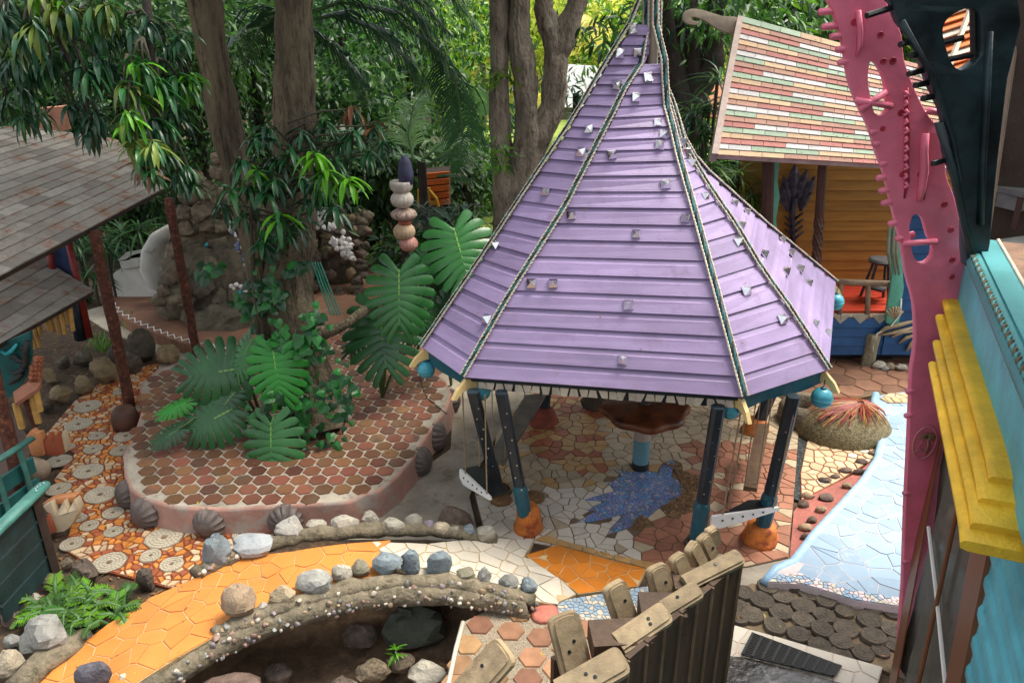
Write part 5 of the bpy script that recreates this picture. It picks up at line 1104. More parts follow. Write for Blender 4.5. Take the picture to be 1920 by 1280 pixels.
# ================================================================ LEFT PAVILION
m_rust = M('flaking_red_brown_post', (.085, .028, .016), .9, .6, 14, 1.0, 30, spot=.4, spotc=(.23, .085, .04), spots=16)
SHG = [M('grey_shingle_a', (.255, .23, .19), .85, .18, 6, .35, 60, .15, spot=.43, spotc=(.22, .10, .055), spots=3.2), M('grey_shingle_b', (.21, .19, .158), .85, .18, 6, .35, 60, .15, spot=.42, spotc=(.22, .10, .055), spots=3.2), M('grey_shingle_c', (.295, .268, .225), .85, .18, 6, .35, 60, .12, spot=.38, spotc=(.26, .11, .055), spots=3.2)]
m_under = M('dark_underside', (.04, .025, .018), .9, .3, 6, .2)
pv = thing('pavilion', 'open timber pavilion with grey shingle roofs on flaking red-brown posts', 'pavilion', (-5.4, 9.9, 0))
def shroof(p0, m, px_poly, row, tl, name, limit=300):
    n = Vector((m, 0, 1)).normalized(); P = [PL(a, b, p0, n) for a, b in px_poly]; poly = [(p.x, p.y) for p in P]
    zf = lambda x, y: p0[2] - m * (x - p0[0])
    mb = MB(); mb.slab([p - n * .006 for p in P], n, .06); rf = mb.obj(name, m_under, pv)
    ar = sum(poly[i][0] * poly[(i + 1) % len(poly)][1] - poly[(i + 1) % len(poly)][0] * poly[i][1] for i in range(len(poly)))
    if ar < 0: poly = poly[::-1]
    x1 = max(p[0] for p in poly); x0 = min(p[0] for p in poly); y0 = min(p[1] for p in poly); y1 = max(p[1] for p in poly); items = []; r_ = 0; x = x1
    while x > x0:
        y = y0 - (r_ % 2) * tl / 2 - random.uniform(0, .1)
        while y < y1:
            c = [(x - row, y + .003), (x - .003, y + .003), (x - .003, y + tl - .003), (x - row, y + tl - .003)]
            for i in range(len(poly)):
                a, b = poly[i], poly[(i + 1) % len(poly)]; nx, ny = b[1] - a[1], a[0] - b[0]; L = math.hypot(nx, ny)
                if L < 1e-6: continue
                c = clip(c, nx / L, ny / L, (nx * a[0] + ny * a[1]) / L)
                if len(c) < 3: break
            if len(c) >= 3 and area(c) > .002:
                mb = MB(); l0 = random.uniform(.008, .013); mb.prism(c, lambda x_, y_: zf(x_, y_) - .004, lambda x_, y_, x=x: zf(x_, y_) + .002 + l0 * (1 - (x - x_) / row), 0, False)
                q = (c[0][0], c[0][1], zf(*c[0])); items.append((mb, random.choice(SHG), q, math.sqrt(area(c))))
            y += tl
        x -= row; r_ += 1
    pieces(rf, 'shingle', items, limit); return rf, zf
rf1, zf1 = shroof((-5.4, 9.0, 2.56), .33, [(307, 354), (218, 261), (35, 237), (-80, 244), (-80, 560)], .15, .5, 'roof')
rf2, zf2 = shroof((-5.95, 9.0, 1.52), .30, [(176, 545), (84, 488), (-60, 560), (-60, 678)], .2, .55, 'lower_roof')
lit = MB()
for zf, xr, yr, cnt in ((zf1, (-8.6, -5.45), (6.5, 12), 3200), (zf2, (-7.0, -6.0), (7.5, 10.4), 260)):
    for _ in range(cnt):
        x = random.uniform(*xr); y = random.uniform(*yr)
        if math.sin(x * 3.1) + math.sin(y * 2.3 + x) < random.uniform(-.8, 1.4): continue
        if zf is zf1 and not inside((x, y), [tuple(PL(a, b, (-5.4, 9, 2.56), Vector((.33, 0, 1)).normalized())[:2]) for a, b in [(300, 352), (216, 266), (35, 242), (-80, 250), (-80, 550)]]): continue
        if zf is zf2 and not inside((x, y), [tuple(PL(a, b, (-5.95, 9, 1.52), Vector((.3, 0, 1)).normalized())[:2]) for a, b in [(170, 545), (84, 492), (-60, 565), (-60, 670)]]): continue
        p = Vector((x, y, zf(x, y) + .018)); s = random.uniform(.01, .03); a = random.random() * 6; lit.add([p + Vector((s * math.cos(a), s * math.sin(a), 0)), p + Vector((-.3 * s * math.sin(a), .3 * s * math.cos(a), .004)), p - Vector((s * math.cos(a), s * math.sin(a), 0))], [(0, 1, 2)])
o = lit.obj('leaf_litter', M('rust_litter', (.25, .085, .035), .9, .4, 20, 0), rf1); o['kind'] = 'stuff'
def rpost(base, top, r, lab=None):
    P = [Vector(base).lerp(Vector(top), q / 14) for q in range(15)]; mb = MB(); mb.tube([p + Vector((random.uniform(-.006, .006), random.uniform(-.006, .006), 0)) for p in P], r, 10, True, 1, .07); return mb.obj('post', m_rust, pv, True)
rpost(G(245, 765, 0), (-5.36, 9.95, 2.52), .075); rpost(G(371, 674, 0), (-5.05, 11.6, 2.56), .07); rpost(G(40, 915, .35), (-5.42, 7.55, 2.5), .075)
fp = G(238, 800, 0); mb = MB(); mb.lathe([(.17, 0), (.175, .12), (.16, .22), (.11, .29), (.03, .31)], fp, 16); mb.obj('post_footing', M('brown_footing', (.085, .035, .02), .6, .3, 6, .2), pv, True)
m_slat = M('yellow_bamboo', (.46, .27, .075), .6, .25, 8, .15, rnd=.2)
for (tx, ty), (bx, by) in [((53, 621), (65, 653)), ((63, 617), (75, 651)), ((71, 612), (77, 627)), ((86, 605), (93, 619)), ((93, 601), (100, 620)), ((104, 596), (112, 626)), ((114, 592), (122, 626)), ((124, 586), (128, 607)), ((131, 583), (137, 620))]:
    mb = MB(); mb.tube([Y(tx, ty - 8, 10.1), Y(bx, by, 10.1)], .028, 6); mb.obj('slat', m_slat, pv)
mb = MB(); mb.slab([Y(95, 470, 11), Y(128, 452, 11), Y(140, 540, 11), Y(95, 520, 11)], (0, -1, 0), .05); mb.obj('blue_wall', M('indigo_wall', (.02, .04, .11), .6, .3, 6, .2), pv)
m_redpost = M('red_painted_post', (.20, .02, .015), .5, .3, 7, .2)
for a, b, mt, r in (((126, 440), (168, 632), m_redpost, .05), ((138, 555), (152, 636), m_navy, .09), ((93, 470), (100, 515), m_redpost, .05)): mb = MB(); mb.tube([Y(*a, 10.9), Y(*b, 10.9)], r, 8); mb.obj('painted_post', mt, pv, True)
# teal panel with dark tree carving
m_tealp = M('deep_teal_panel', (.012, .10, .095), .5, .3, 5, .15); pn = thing('painted_panel', 'deep teal panel with a dark carved tree under the lower grey roof', 'panel', Y(30, 740, 8.7))
extr('panel', [Y(a, b, 8.7) for a, b in [(-40, 655), (0, 645), (56, 622), (58, 665), (50, 705), (26, 738), (-40, 790)]], (0, -1, 0), .05, m_tealp, pn)
mb = MB()
for L_ in ([(52, 640), (46, 660), (48, 680), (40, 700)], [(46, 678), (34, 676), (26, 668), (20, 672)], [(44, 690), (32, 700), (22, 698)], [(46, 655), (38, 650)], [(40, 700), (28, 712), (18, 720)]): mb.tube([Y(a, b, 8.66) for a, b in L_], [.035] * (len(L_) - 1) + [.015], 6)
mb.obj('carved_tree', M('black_brown_carving', (.03, .028, .028), .7), pn, True)
mb = MB(); mb.tube([Y(a, b, 8.66) for a, b in [(2, 658), (12, 664), (22, 658), (32, 645)]], [.02, .03, .03, .015], 6); mb.obj('carved_wave', M('bright_teal', (.03, .33, .36), .4), pn, True)
br_ = thing('brick_corner', 'salmon brick corner pier with a sloping shelf beside the teal panel', 'pier', Y(55, 740, 8.6)); m_sal = M('salmon_brick', (.35, .12, .06), .8, .3, 8, .4, rnd=.2)
for r_ in range(7):
    for c_ in range(3):
        p = Y(62 + c_ * 7 - r_ * .6, 672 + r_ * 8.5, 8.62 + c_ * .02)
        if c_ == 0 and r_ < 2: continue
        mb = MB(); mb.box(p, (.042, .06, .05)); mb.obj('brick', m_sal, br_)
mb = MB(); mb.slab([Y(24, 735, 8.45), Y(52, 716, 8.5), Y(77, 718, 8.5), Y(70, 728, 8.35), Y(28, 756, 8.25)], (0, -.3, 1), .05); mb.obj('shelf', M('salmon_render', (.36, .15, .09), .8, .2, 6, .2), br_)
for L_, mt in (([(30, 756), (42, 802)], m_slat), ([(58, 735), (72, 792)], m_slat), ([(48, 750), (66, 798)], m_rust), ([(0, 770), (8, 800)], m_slat), ([(66, 730), (75, 770)], m_slat)): mb = MB(); mb.tube([Y(a, b, 8.4) for a, b in L_], .045, 5); mb.obj('pole', mt, br_)
# sawtooth planters
m_pl1 = M('peach_terracotta', (.50, .21, .085), .65, .15, 6, .15); m_pl2 = M('brick_terracotta', (.33, .085, .04), .65, .15, 6, .15); m_pl3 = M('cream_terracotta', (.56, .45, .30), .65, .12, 6, .12)
pl1 = thing('sawtooth_planter', 'peach and brick coloured sawtooth planter farther along the path, below the red-brown post', 'planter', Y(80, 855, 8.0), 'sawtooth planters')
for L_, mt, y_ in (([(48, 818), (58, 806), (66, 812), (74, 810), (83, 853), (70, 856), (58, 853)], m_pl1, 8.0), ([(76, 815), (83, 830), (91, 812), (98, 828), (107, 811), (116, 852), (105, 856), (94, 853), (83, 854)], m_pl2, 8.03), ([(106, 812), (112, 825), (117, 808), (124, 835), (124, 848), (115, 852)], m_pl3, 8.1)): extr('side', [Y(a, b, y_) for a, b in L_], (0, -1, .15), .10, mt, pl1, (), .006)
pl2 = thing('sawtooth_planter', 'cream and brick coloured sawtooth planter nearest the front, beside the teal handrail', 'planter', Y(100, 1005, 6.9), 'sawtooth planters')
for L_, mt, y_ in (([(68, 990), (78, 975), (82, 985), (90, 963), (104, 997), (92, 1002), (85, 1008), (70, 1012)], m_pl2, 6.9), ([(80, 948), (96, 940), (104, 966), (120, 938), (127, 960), (139, 936), (147, 955), (142, 968), (131, 988), (120, 996), (104, 998), (92, 962), (88, 960)], m_pl3, 6.93), ([(78, 945), (95, 935), (140, 930), (139, 940), (120, 945)], m_pl1, 7.0)): extr('side', [Y(a, b, y_) for a, b in L_], (0, -1, .15), .12, mt, pl2, (), .006)
# teal handrails
m_rail = M('worn_teal_paint', (.05, .17, .14), .5, .3, 7, .3, spot=.33, spotc=(.12, .15, .11), spots=9); m_railb = M('dark_teal_board', (.012, .03, .03), .6, .4, 5, .2)
r1 = thing('teal_handrail', 'thick worn teal handrail nearest the lower left corner, on a dark post', 'handrail', (-4.43, 6.3, 0), 'teal handrails')
a, b = G(88, 904, 1.0), G(-30, 1016, 1.0); mb = MB(); mb.tube([a, a.lerp(b, .06), b], [.035, .065, .065], 8, True, .6); mb.obj('rail', m_rail, r1, True)
bd = MB()
for k in range(5): bd.rock(a.lerp(b, .08 + .035 * k) + Vector((random.uniform(-.03, .03), 0, .04)), (.022, .022, .022), k, 6, 5, 0)
bd.obj('beads', M('glass_beads', (.45, .52, .6), .15), r1, True)
mb = MB(); p = a.lerp(b, .22); mb.tube([p, (p.x, p.y, -.1)], .05, 4); mb.obj('post', m_under, r1)
for k in range(4): mb = MB(); q0, q1 = a.lerp(b, .24), b; z = .90 - k * .2; mb.slab([Vector((q0.x - .02, q0.y, z)), Vector((q1.x - .02, q1.y, z)), Vector((q1.x - .02, q1.y, z - .17)), Vector((q0.x - .02, q0.y, z - .17))], (1, 0, 0), .03); mb.obj('board', m_railb, r1)
r2 = thing('teal_handrail', 'thinner teal handrail farther back, beside the peach planter', 'handrail', (-4.9, 7.4, 0), 'teal handrails')
a, b = G(61, 821, .95), G(-30, 880, .95); mb = MB(); mb.tube([a, b], .04, 7, True, .7); mb.obj('rail', m_rail, r2, True)
for t in (.3, .8): p = a.lerp(b, t); mb = MB(); mb.tube([p, (p.x, p.y, .1)], .03, 5); mb.obj('post', m_rail, r2)
for k in range(2): mb = MB(); z = .72 - k * .26; mb.slab([Vector((a.x - .05, a.y, z)), Vector((b.x - .05, b.y, z)), Vector((b.x - .05, b.y, z - .18)), Vector((a.x - .05, a.y, z - .18))], (1, 0, 0), .03); mb.obj('board', m_tealp, r2)
mb = MB(); mb.rock(G(68, 880, .35), (.34, .3, .4), 8, 12, 8, .05); tag(mb.obj('stone_post', M('grey_tan_render', (.26, .2, .14), .85, .3, 6, .4), None, True), 'rounded grey-tan stone post between the two teal handrails', 'post')
struct((lambda m: m.obj('pavilion_deck', M('pavilion_deck_boards', (.10, .06, .045), .7, .3, 5, .3)))((lambda m: (m.prism(g2([(-300, 1000), (45, 905), (60, 830), (20, 770), (-300, 780)], .2), -.1, .2), m)[1])(MB())))
# ---- garden bed stones
m_gs = M('tan_garden_stone', (.21, .155, .085), .9, .4, 8, .7, spot=.34, spotc=(.085, .055, .03), spots=9, rnd=.15); m_gd = M('dark_garden_stone', (.085, .07, .05), .9, .45, 8, .7, spot=.34, spotc=(.16, .12, .08), spots=9, rnd=.15)
GB = [(117, 744, 48, 36, m_gs, 'smooth tan boulder edging the garden bed, nearest the mosaic path on the left'), (158, 726, 50, 38, m_gs, 'pitted tan boulder in the garden bed, second along the path edge'), (194, 702, 54, 56, m_gs, 'upright tan boulder in the garden bed, just left of the nearer red-brown post'), (243, 684, 50, 54, m_gd, 'dark boulder directly behind the nearer red-brown post'), (266, 655, 52, 66, m_gd, 'tall split dark boulder between the two red-brown posts'), (312, 670, 54, 46, m_gs, 'angular brown boulder at the right end of the garden bed by the pale path'), (120, 684, 34, 30, m_gd, 'small brown stone far back in the garden bed under the bamboo slats'), (92, 708, 34, 30, m_gs, 'small light brown stone in the garden bed next to the brick pier'), (155, 676, 40, 30, m_gd, 'low dark stone in the garden bed beneath the dark painted post'), (90, 762, 32, 32, m_gd, 'rough dark stone at the path edge beside the yellow pole'), (215, 668, 40, 36, m_gd, 'half buried dark stone behind the upright tan boulder')]
for a in GB: boulder(a[0], a[1], a[2], a[3], a[4], a[5], 'boulder', 'stones of the garden bed', z=.0, rough=.22)
LB_ = [(160, 1074, 64, 54, m_lava, 'dark lava rock at the front edge of the mosaic path, above the fern'), (272, 1090, 40, 48, m_lava, 'dark lava rock between the fern and the mosaic path'), (86, 1044, 34, 32, m_coral, 'pinkish brown rock below the cream sawtooth planter'), (94, 1090, 56, 32, m_lava, 'flat dark rock left of the fern'), (126, 1058, 26, 24, m_coral, 'small brown rock tucked behind the large lava rock'), (66, 1126, 28, 28, m_stE, 'small round pale stone at the left end of the fern'), (24, 1160, 44, 36, m_stA, 'dark stone in the heap at the left border, topmost'), (58, 1172, 38, 28, m_gd, 'flat brown stone in the heap, just above the grey boulder'), (26, 1204, 36, 28, m_stC, 'grey stone in the heap, left of the grey boulder'), (66, 1150, 30, 24, m_lava, 'small lava stone in the heap beside the fern'), (160, 1196, 34, 26, m_stE, 'pale pebble stone set right of the grey boulder')]
for a in LB_: boulder(a[0], a[1], a[2], a[3], a[4], a[5], 'rock', 'rocks at the lower left', z=.0, rough=.3)
# ---- back terrace, pale path, rockeries
m_ter = M('worn_brown_paving', (.23, .115, .07), .7, .3, 1.6, .3, 12, spot=.38, spotc=(.30, .19, .12), spots=2.5)
bpath = slab_struct('pale_path', g2([(150, 585), (200, 570), (232, 605), (300, 636), (375, 660), (490, 668), (640, 655), (650, 690), (490, 705), (400, 694), (340, 678), (285, 655), (195, 615)]), -.004, M('pale_sand_path', (.50, .45, .35), .9, .18, 3, .3, 40, spot=.36, spotc=(.33, .28, .2), spots=5))
TE = [(208, 560), (222, 585), (255, 604), (292, 620), (330, 634), (372, 646), (425, 653), (485, 656), (560, 652), (640, 646)]
P_T = g2(TE + [(720, 640), (800, 690), (900, 640), (1000, 560), (900, 480), (700, 450), (480, 450), (250, 530)], .2)
ter = slab_struct('back_terrace', P_T, .2, m_ter)
tl = MB(); wl = MB(); E_ = dens([G(a, b, .2) for a, b in TE], 6)
for i, p in enumerate(E_):
    q = p + Vector((random.uniform(-.01, .01), -.03 + (.10 if i % 2 else -.02), .0)); wl.v += [tuple(q + Vector((0, -.02, .02))), tuple(q + Vector((0, .02, .02)))]
for i in range(len(E_) - 1): wl.f.append((2 * i, 2 * i + 2, 2 * i + 3, 2 * i + 1)); wl.m.append(0)
wl.obj('white_zigzag', m_wpaint, ter)
for i in range(0, len(E_) - 1): p = E_[i].lerp(E_[i + 1], .5); mb = MB(); mb.lathe([(.085, -.22), (.08, -.01), (.05, .004)], p + Vector((0, .02, 0)), 8); mb.obj('curb_lobe', m_ter, ter, .7)
rk = thing('rockery', 'tall cemented rock mound with coral and shells behind the red-brown posts', 'rockery', Y(400, 630, 12.9))
m_mound = M('mound_cement', (.125, .105, .07), .95, .5, 5, 1.2, 14, spot=.4, spotc=(.06, .055, .03), spots=7)
def rkpart(px, py, w_, h_, mt, y_, nm='rock', seed=1, rough=.3, par=None):
    p = Y(px, py, y_); s = depth(p) / F; mb = MB(); mb.rock(p, (w_ * s, w_ * s * .8, h_ * s * 1.05), seed, 14, 10, rough); return mb.obj(nm, mt, par or rk, .9)
for i, (px, py, w_, h_, y_) in enumerate([(400, 545, 210, 190, 13.3), (400, 470, 150, 200, 13.8), (345, 560, 110, 100, 13.0), (460, 570, 130, 130, 13.0), (420, 600, 160, 70, 12.7), (430, 400, 110, 110, 14)]): rkpart(px, py, w_, h_, m_mound, y_, 'mound', i + 3, .35)
random.seed(5)
for i, (px, py, w_, h_) in enumerate([(352, 372, 44, 36), (372, 340, 40, 40), (398, 360, 52, 44), (430, 390, 48, 40), (378, 398, 56, 44), (412, 322, 40, 34), (440, 345, 40, 34), (345, 400, 40, 36), (452, 415, 46, 36), (420, 425, 56, 34), (390, 425, 50, 30), (350, 430, 46, 40), (408, 300, 34, 26), (330, 470, 44, 34), (322, 520, 40, 34), (310, 545, 36, 28), (300, 562, 44, 26), (345, 560, 60, 26), (440, 560, 30, 56), (415, 570, 34, 60), (455, 590, 36, 40), (395, 500, 40, 40), (370, 470, 44, 40), (420, 480, 46, 40), (380, 540, 50, 44), (360, 590, 60, 34), (472, 520, 36, 40)]): rkpart(px, py, w_, h_, m_coral if i < 18 else m_mound, 12.75 if py > 480 else 13.2, 'rock', i + 31, .4)
m_shw = M('white_shell', (.72, .70, .66), .45, .1, 12, .1); m_shb = M('blue_glass', (.10, .18, .45), .25, .2, 12, .1); m_sht = M('teal_glass', (.03, .30, .38), .2)
for i in range(46):
    t = i / 45; px = 432 + 38 * t + random.uniform(-9, 9); py = 412 + 95 * t + random.uniform(-8, 8)
    rkpart(px, py, random.uniform(5, 9), random.uniform(5, 8), random.choice([m_shw, m_shw, m_shb, m_stE]), 12.5 if py > 470 else 12.75, 'shell', i, .1)
for px, py, mt, s in [(433, 536, m_shw, 10), (443, 534, m_shw, 10), (452, 537, m_shw, 10), (449, 548, m_sht, 11), (460, 545, m_shw, 8), (468, 537, m_shw, 8), (387, 459, m_sht, 9), (438, 540, m_shw, 8)]: rkpart(px, py, s, s, mt, 12.3, 'shell', int(px), .05)
rk2 = thing('rockery', 'dark stone rockery topped with bright white coral behind the big tree', 'rockery', Y(640, 570, 14)); random.seed(9)
for i in range(60):
    px = random.uniform(575, 695); py = random.uniform(395, 560)
    rkpart(px, py, random.uniform(20, 32), random.uniform(18, 28), random.choice([m_gd, m_lava, m_stA, m_gs, m_mound]), 14 + (560 - py) * .006, 'rock', i, .25, rk2)
rkpart(640, 490, 130, 170, m_mound, 15, 'mound', 77, .3, rk2)
for i in range(44):
    t = random.random(); px = 572 + 95 * t + random.uniform(-16, 16); py = 385 + 95 * t + random.uniform(-16, 20) - (12 if px < 620 else 0)
    rkpart(px, py, random.uniform(9, 18), random.uniform(9, 16), m_shw, 13.8 + (560 - py) * .005, 'coral', i, .4, rk2)
# white basin
m_bas = M('white_washed_concrete', (.50, .50, .46), .75, .15, 3, .2, spot=.38, spotc=(.30, .30, .26), spots=4); bs = thing('water_basin', 'whitewashed concrete basin with a curved spout wall left of the rockery', 'basin', Y(250, 560, 14))
mb = MB(); P = [Y(a, b, 13.9) for a, b in smoothloop([(206, 520), (240, 498), (290, 495), (318, 520), (316, 545), (280, 558), (216, 558)], 2)]; mb.slab(P, (0, -1, .25), .9); mb.obj('chute', m_bas, bs, .7)
for L_, mt in (([(218, 490), (238, 472), (276, 466), (276, 478), (246, 484), (240, 488)], m_bas), ([(224, 488), (274, 480), (274, 498), (226, 505)], m_bas), ([(236, 486), (246, 479), (272, 472), (272, 481)], m_under)): mb = MB(); mb.slab([Y(a, b, 13.75) for a, b in L_], (0, -1, .3), .2); mb.obj('trough' if mt is m_bas else 'trough_inside', mt, bs)  # last piece is a dark sheet for the trough's dark interior
mb = MB(); mb.tube([Y(a, b, 13.6) for a, b in [(318, 425), (300, 445), (288, 470), (288, 500), (302, 528), (318, 545)]], [.08, .22, .26, .30, .28, .12], 10, True, .6); mb.obj('spout_wall', m_bas, bs, True)
# totem
tp = thing('totem', 'stacked totem of ribbed weathered gourds with a dark blue top', 'totem', Y(762, 560, 11.0)); random.seed(3)
def ribbed(px, py, w_, h_, mt, n=16, d=.06, open_=False):
    c = Y(px, py, 11); s = depth(c) / F; r = w_ / 2 * s; h = h_ / 2 * s * 1.06; mb = MB(); prof = [(r * max(.12, math.cos(a)) , h * math.sin(a)) for a in np.linspace(-1.35, .35 if open_ else 1.35, 11)]
    mb.lathe(prof, c, n * 3, lambda th, i: 1 + d * math.cos(n * th)); mb.obj('gourd', mt, tp, True)
ribbed(752, 346, 42, 36, M('white_gourd', (.52, .47, .40), .6, .25, 12, .2, spot=.36, spotc=(.30, .14, .08), spots=16), 10, .05, True); ribbed(754, 374, 42, 32, M('white_gourd', (.52, .47, .40)), 16, .05); ribbed(757, 402, 46, 22, M('striped_gourd', (.40, .28, .22), .6, .5, 26, .2, spot=.42, spotc=(.10, .12, .12), spots=24), 12, .10); ribbed(759, 418, 24, 16, M('red_clay', (.26, .07, .04), .7), 8, .03); ribbed(758, 434, 40, 32, M('sand_gourd', (.46, .32, .20), .6, .2, 12, .2), 16, .05); ribbed(766, 457, 34, 28, M('pink_gourd', (.50, .24, .20), .6, .3, 14, .2), 16, .05)
mb = MB(); c = Y(760, 318, 11); mb.lathe([(.10, -.2), (.11, -.05), (.085, .1), (.04, .19)], c, 12); mb.obj('top', M('dark_blue_clay', (.05, .05, .10), .6, .3, 9, .2), tp, True)
mb = MB(); mb.tube([Y(757, 420, 11.05), (Y(762, 560, 11.05).x, 11.05, 0)], .05, 8); mb.tube([Y(757, 320, 11.05), Y(758, 430, 11.05)], .04, 8); mb.obj('pole', m_under, tp)
# orange crate and misc background buildings
oc = thing('slatted_crate', 'orange slatted wooden crate half hidden under a pale palm frond', 'crate', Y(820, 395, 15)); m_ora = M('orange_painted_slats', (.60, .13, .015), .55, .2, 6, .15)
for k in range(5): mb = MB(); mb.slab([Y(796, 326 + k * 13, 15), Y(842, 322 + k * 13, 15), Y(842, 331 + k * 13, 15), Y(796, 335 + k * 13, 15)], (0, -1, 0), .06); mb.obj('slat', m_ora, oc)
mb = MB(); mb.slab([Y(794, 325, 15.2), Y(842, 320, 15.2), Y(842, 392, 15.2), Y(794, 392, 15.2)], (0, -1, 0), .5); mb.obj('back', m_under, oc)
for L_ in ([(786, 355), (786, 390)], [(804, 352), (804, 388)], [(786, 358), (804, 355), (818, 372), (822, 388)], [(786, 372), (804, 370)], [(800, 380), (822, 382)]): mb = MB(); mb.tube([Y(a, b, 14.8) for a, b in L_], .035, 5); mb.obj('yellow_frame', M('yellow_frame', (.62, .33, .03), .5), oc)
wr = thing('pale_hall', 'low pale building with a white roof shining between the trees', 'building', Y(1100, 215, 21)); mb = MB(); mb.slab([Y(1030, 118, 21.5), Y(1150, 126, 21.5), Y(1160, 205, 21), Y(1030, 200, 21)], (0, -1, .2), .4); mb.obj('roof', M('bright_white_roof', (.85, .86, .86), .5, .05, 3, .05), wr); mb = MB(); mb.slab([Y(1030, 203, 21.3), Y(1165, 205, 21.3), Y(1165, 225, 21.3), Y(1030, 225, 21.3)], (0, -1, 0), .3); mb.obj('wall', m_conc2, wr)
tr = thing('terracotta_roof', 'terracotta tiled roof glimpsed behind the dark tree, left of the shingle roof', 'roof', Y(1330, 190, 17)); mb = MB()
for k in range(5): mb.slab([Y(1290, 158 + k * 12, 17 - k * .2), Y(1375, 158 + k * 12, 17 - k * .2), Y(1375, 172 + k * 12, 16.8 - k * .2), Y(1290, 172 + k * 12, 16.8 - k * .2)], (0, -1, .6), .05)
mb.obj('tiles', M('terracotta_roof_tile', (.45, .17, .07), .7, .25, 6, .2), tr)
mb = MB(); mb.slab([Y(60, 205, 15), Y(118, 200, 15), Y(118, 246, 15), Y(60, 246, 15)], (0, -1, 0), .3); tag(mb.obj('salmon_wall', M('salmon_wall', (.36, .17, .11), .8, .3, 6, .3), None), 'salmon clay wall showing behind the ridge of the grey roof', 'wall')
gr = thing('green_handrail', 'sloping bundle of thin green metal bars right of the big tree', 'handrail', Y(615, 590, 10.5)); m_grn = M('green_metal', (.01, .14, .09), .4)
for k in range(4): mb = MB(); mb.tube([Y(585 + k * 5, 492, 11.2), Y(620 + k * 6, 590, 10.4)], .012, 5); mb.obj('bar', m_grn, gr)
# ================================================================ VEGETATION
random.seed(21); rs = np.random.RandomState(5)
def LM(name, c, tr=.3, rough=.42, rnd=.25, var=.3): return M(name, c, rough, var, 1.3, 0.0, 1, rnd, trans=tr, hue=.015, spec=.5)
m_l_dark = LM('dark_leaf', (.016, .056, .018), .35); m_l_mid = LM('mid_leaf', (.052, .145, .024), .4); m_l_bright = LM('fresh_leaf', (.14, .32, .02), .35); m_l_sunlime = LM('sunlit_lime_leaf', (.50, .58, .07), .55); m_l_sunyel = LM('sunlit_yellow_green_leaf', (.66, .64, .12), .55); m_l_blue = LM('bluish_leaf', (.03, .10, .06), .25); m_l_pale = LM('pale_frond', (.12, .25, .085), .3); m_l_rust = LM('young_red_leaf', (.22, .10, .045), .3)  # lime and yellow-green leaf colours lightened to stand in for sunlight
m_l_mon = M('monstera_leaf', (.028, .15, .03), .30, .25, 3, .1, 20, .2, trans=.15, spec=.5, spot=.22, spotc=(.22, .20, .04), spots=6); m_l_mond = M('dark_monstera_leaf', (.020, .085, .026), .3, .3, 3, .1, 20, .25, trans=.15, spot=.24, spotc=(.16, .15, .03), spots=6, spec=.5); m_l_monb = M('bright_monstera_leaf', (.03, .24, .03), .32, .2, 3, .1, 20, .1, trans=.2)
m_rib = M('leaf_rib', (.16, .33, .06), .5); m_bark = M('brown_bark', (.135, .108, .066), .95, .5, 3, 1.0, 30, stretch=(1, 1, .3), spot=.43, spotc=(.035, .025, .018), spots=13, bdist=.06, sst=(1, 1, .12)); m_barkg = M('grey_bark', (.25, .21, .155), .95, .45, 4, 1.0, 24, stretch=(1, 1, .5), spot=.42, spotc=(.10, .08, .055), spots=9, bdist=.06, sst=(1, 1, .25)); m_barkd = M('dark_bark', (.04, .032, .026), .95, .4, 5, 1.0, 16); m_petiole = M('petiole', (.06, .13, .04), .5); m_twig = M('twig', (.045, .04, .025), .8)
def leaftpl(L=1.0, Wd=.22, k=5, droop=.25, fold=.12, wave=.0):
    V, Fc = [], []
    for i in range(k + 1):
        t = i / k; w_ = Wd * .5 * (math.sin(math.pi * min(1, t * .96 + .02)) ** .75) if i < k else 0.004; z = -droop * t * t; y = L * t * (1 - .12 * droop * t)
        wz = wave * math.sin(t * 9)
        V += [(-w_, y, z + fold * w_ * 2 + wz), (0, y, z), (w_, y, z + fold * w_ * 2 - wz)]
    for i in range(k):
        a = i * 3; Fc += [(a, a + 1, a + 4, a + 3), (a + 1, a + 2, a + 5, a + 4)]
    return np.array(V), np.array(Fc)
def rawmesh(name, V, Q, mats, mi=None, smooth=True):
    me = bpy.data.meshes.new(name); V = np.asarray(V, np.float32); Q = np.asarray(Q, np.int32); me.vertices.add(len(V)); me.vertices.foreach_set('co', V.ravel()); nq, s = Q.shape
    me.loops.add(nq * s); me.loops.foreach_set('vertex_index', Q.ravel()); me.polygons.add(nq); me.polygons.foreach_set('loop_start', np.arange(nq, dtype=np.int32) * s); me.polygons.foreach_set('loop_total', np.full(nq, s, np.int32))
    for m in mats: me.materials.append(m)
    if mi is not None: me.polygons.foreach_set('material_index', np.asarray(mi, np.int32))
    me.polygons.foreach_set('use_smooth', np.full(nq, smooth)); me.update(calc_edges=True); me.validate(); return me
def scatter(name, tpl, pos, dirs, nors, scl, mats, parent=None, mi=None):
    tv, tf = tpl; pos, dirs, nors = map(lambda a: np.asarray(a, float), (pos, dirs, nors)); N = len(pos)
    d = dirs / np.linalg.norm(dirs, axis=1, keepdims=True); x = np.cross(d, nors); x /= np.linalg.norm(x, axis=1, keepdims=True) + 1e-9; n = np.cross(x, d)
    V = (x[:, None, :] * tv[None, :, 0:1] + d[:, None, :] * tv[None, :, 1:2] + n[:, None, :] * tv[None, :, 2:3]) * np.asarray(scl)[:, None, None] + pos[:, None, :]
    Q = tf[None] + (np.arange(N) * len(tv))[:, None, None]
    m_ = None if mi is None else np.repeat(mi, len(tf))
    return link(name, rawmesh(name, V.reshape(-1, 3), Q.reshape(-1, tf.shape[1]), mats, m_), parent)
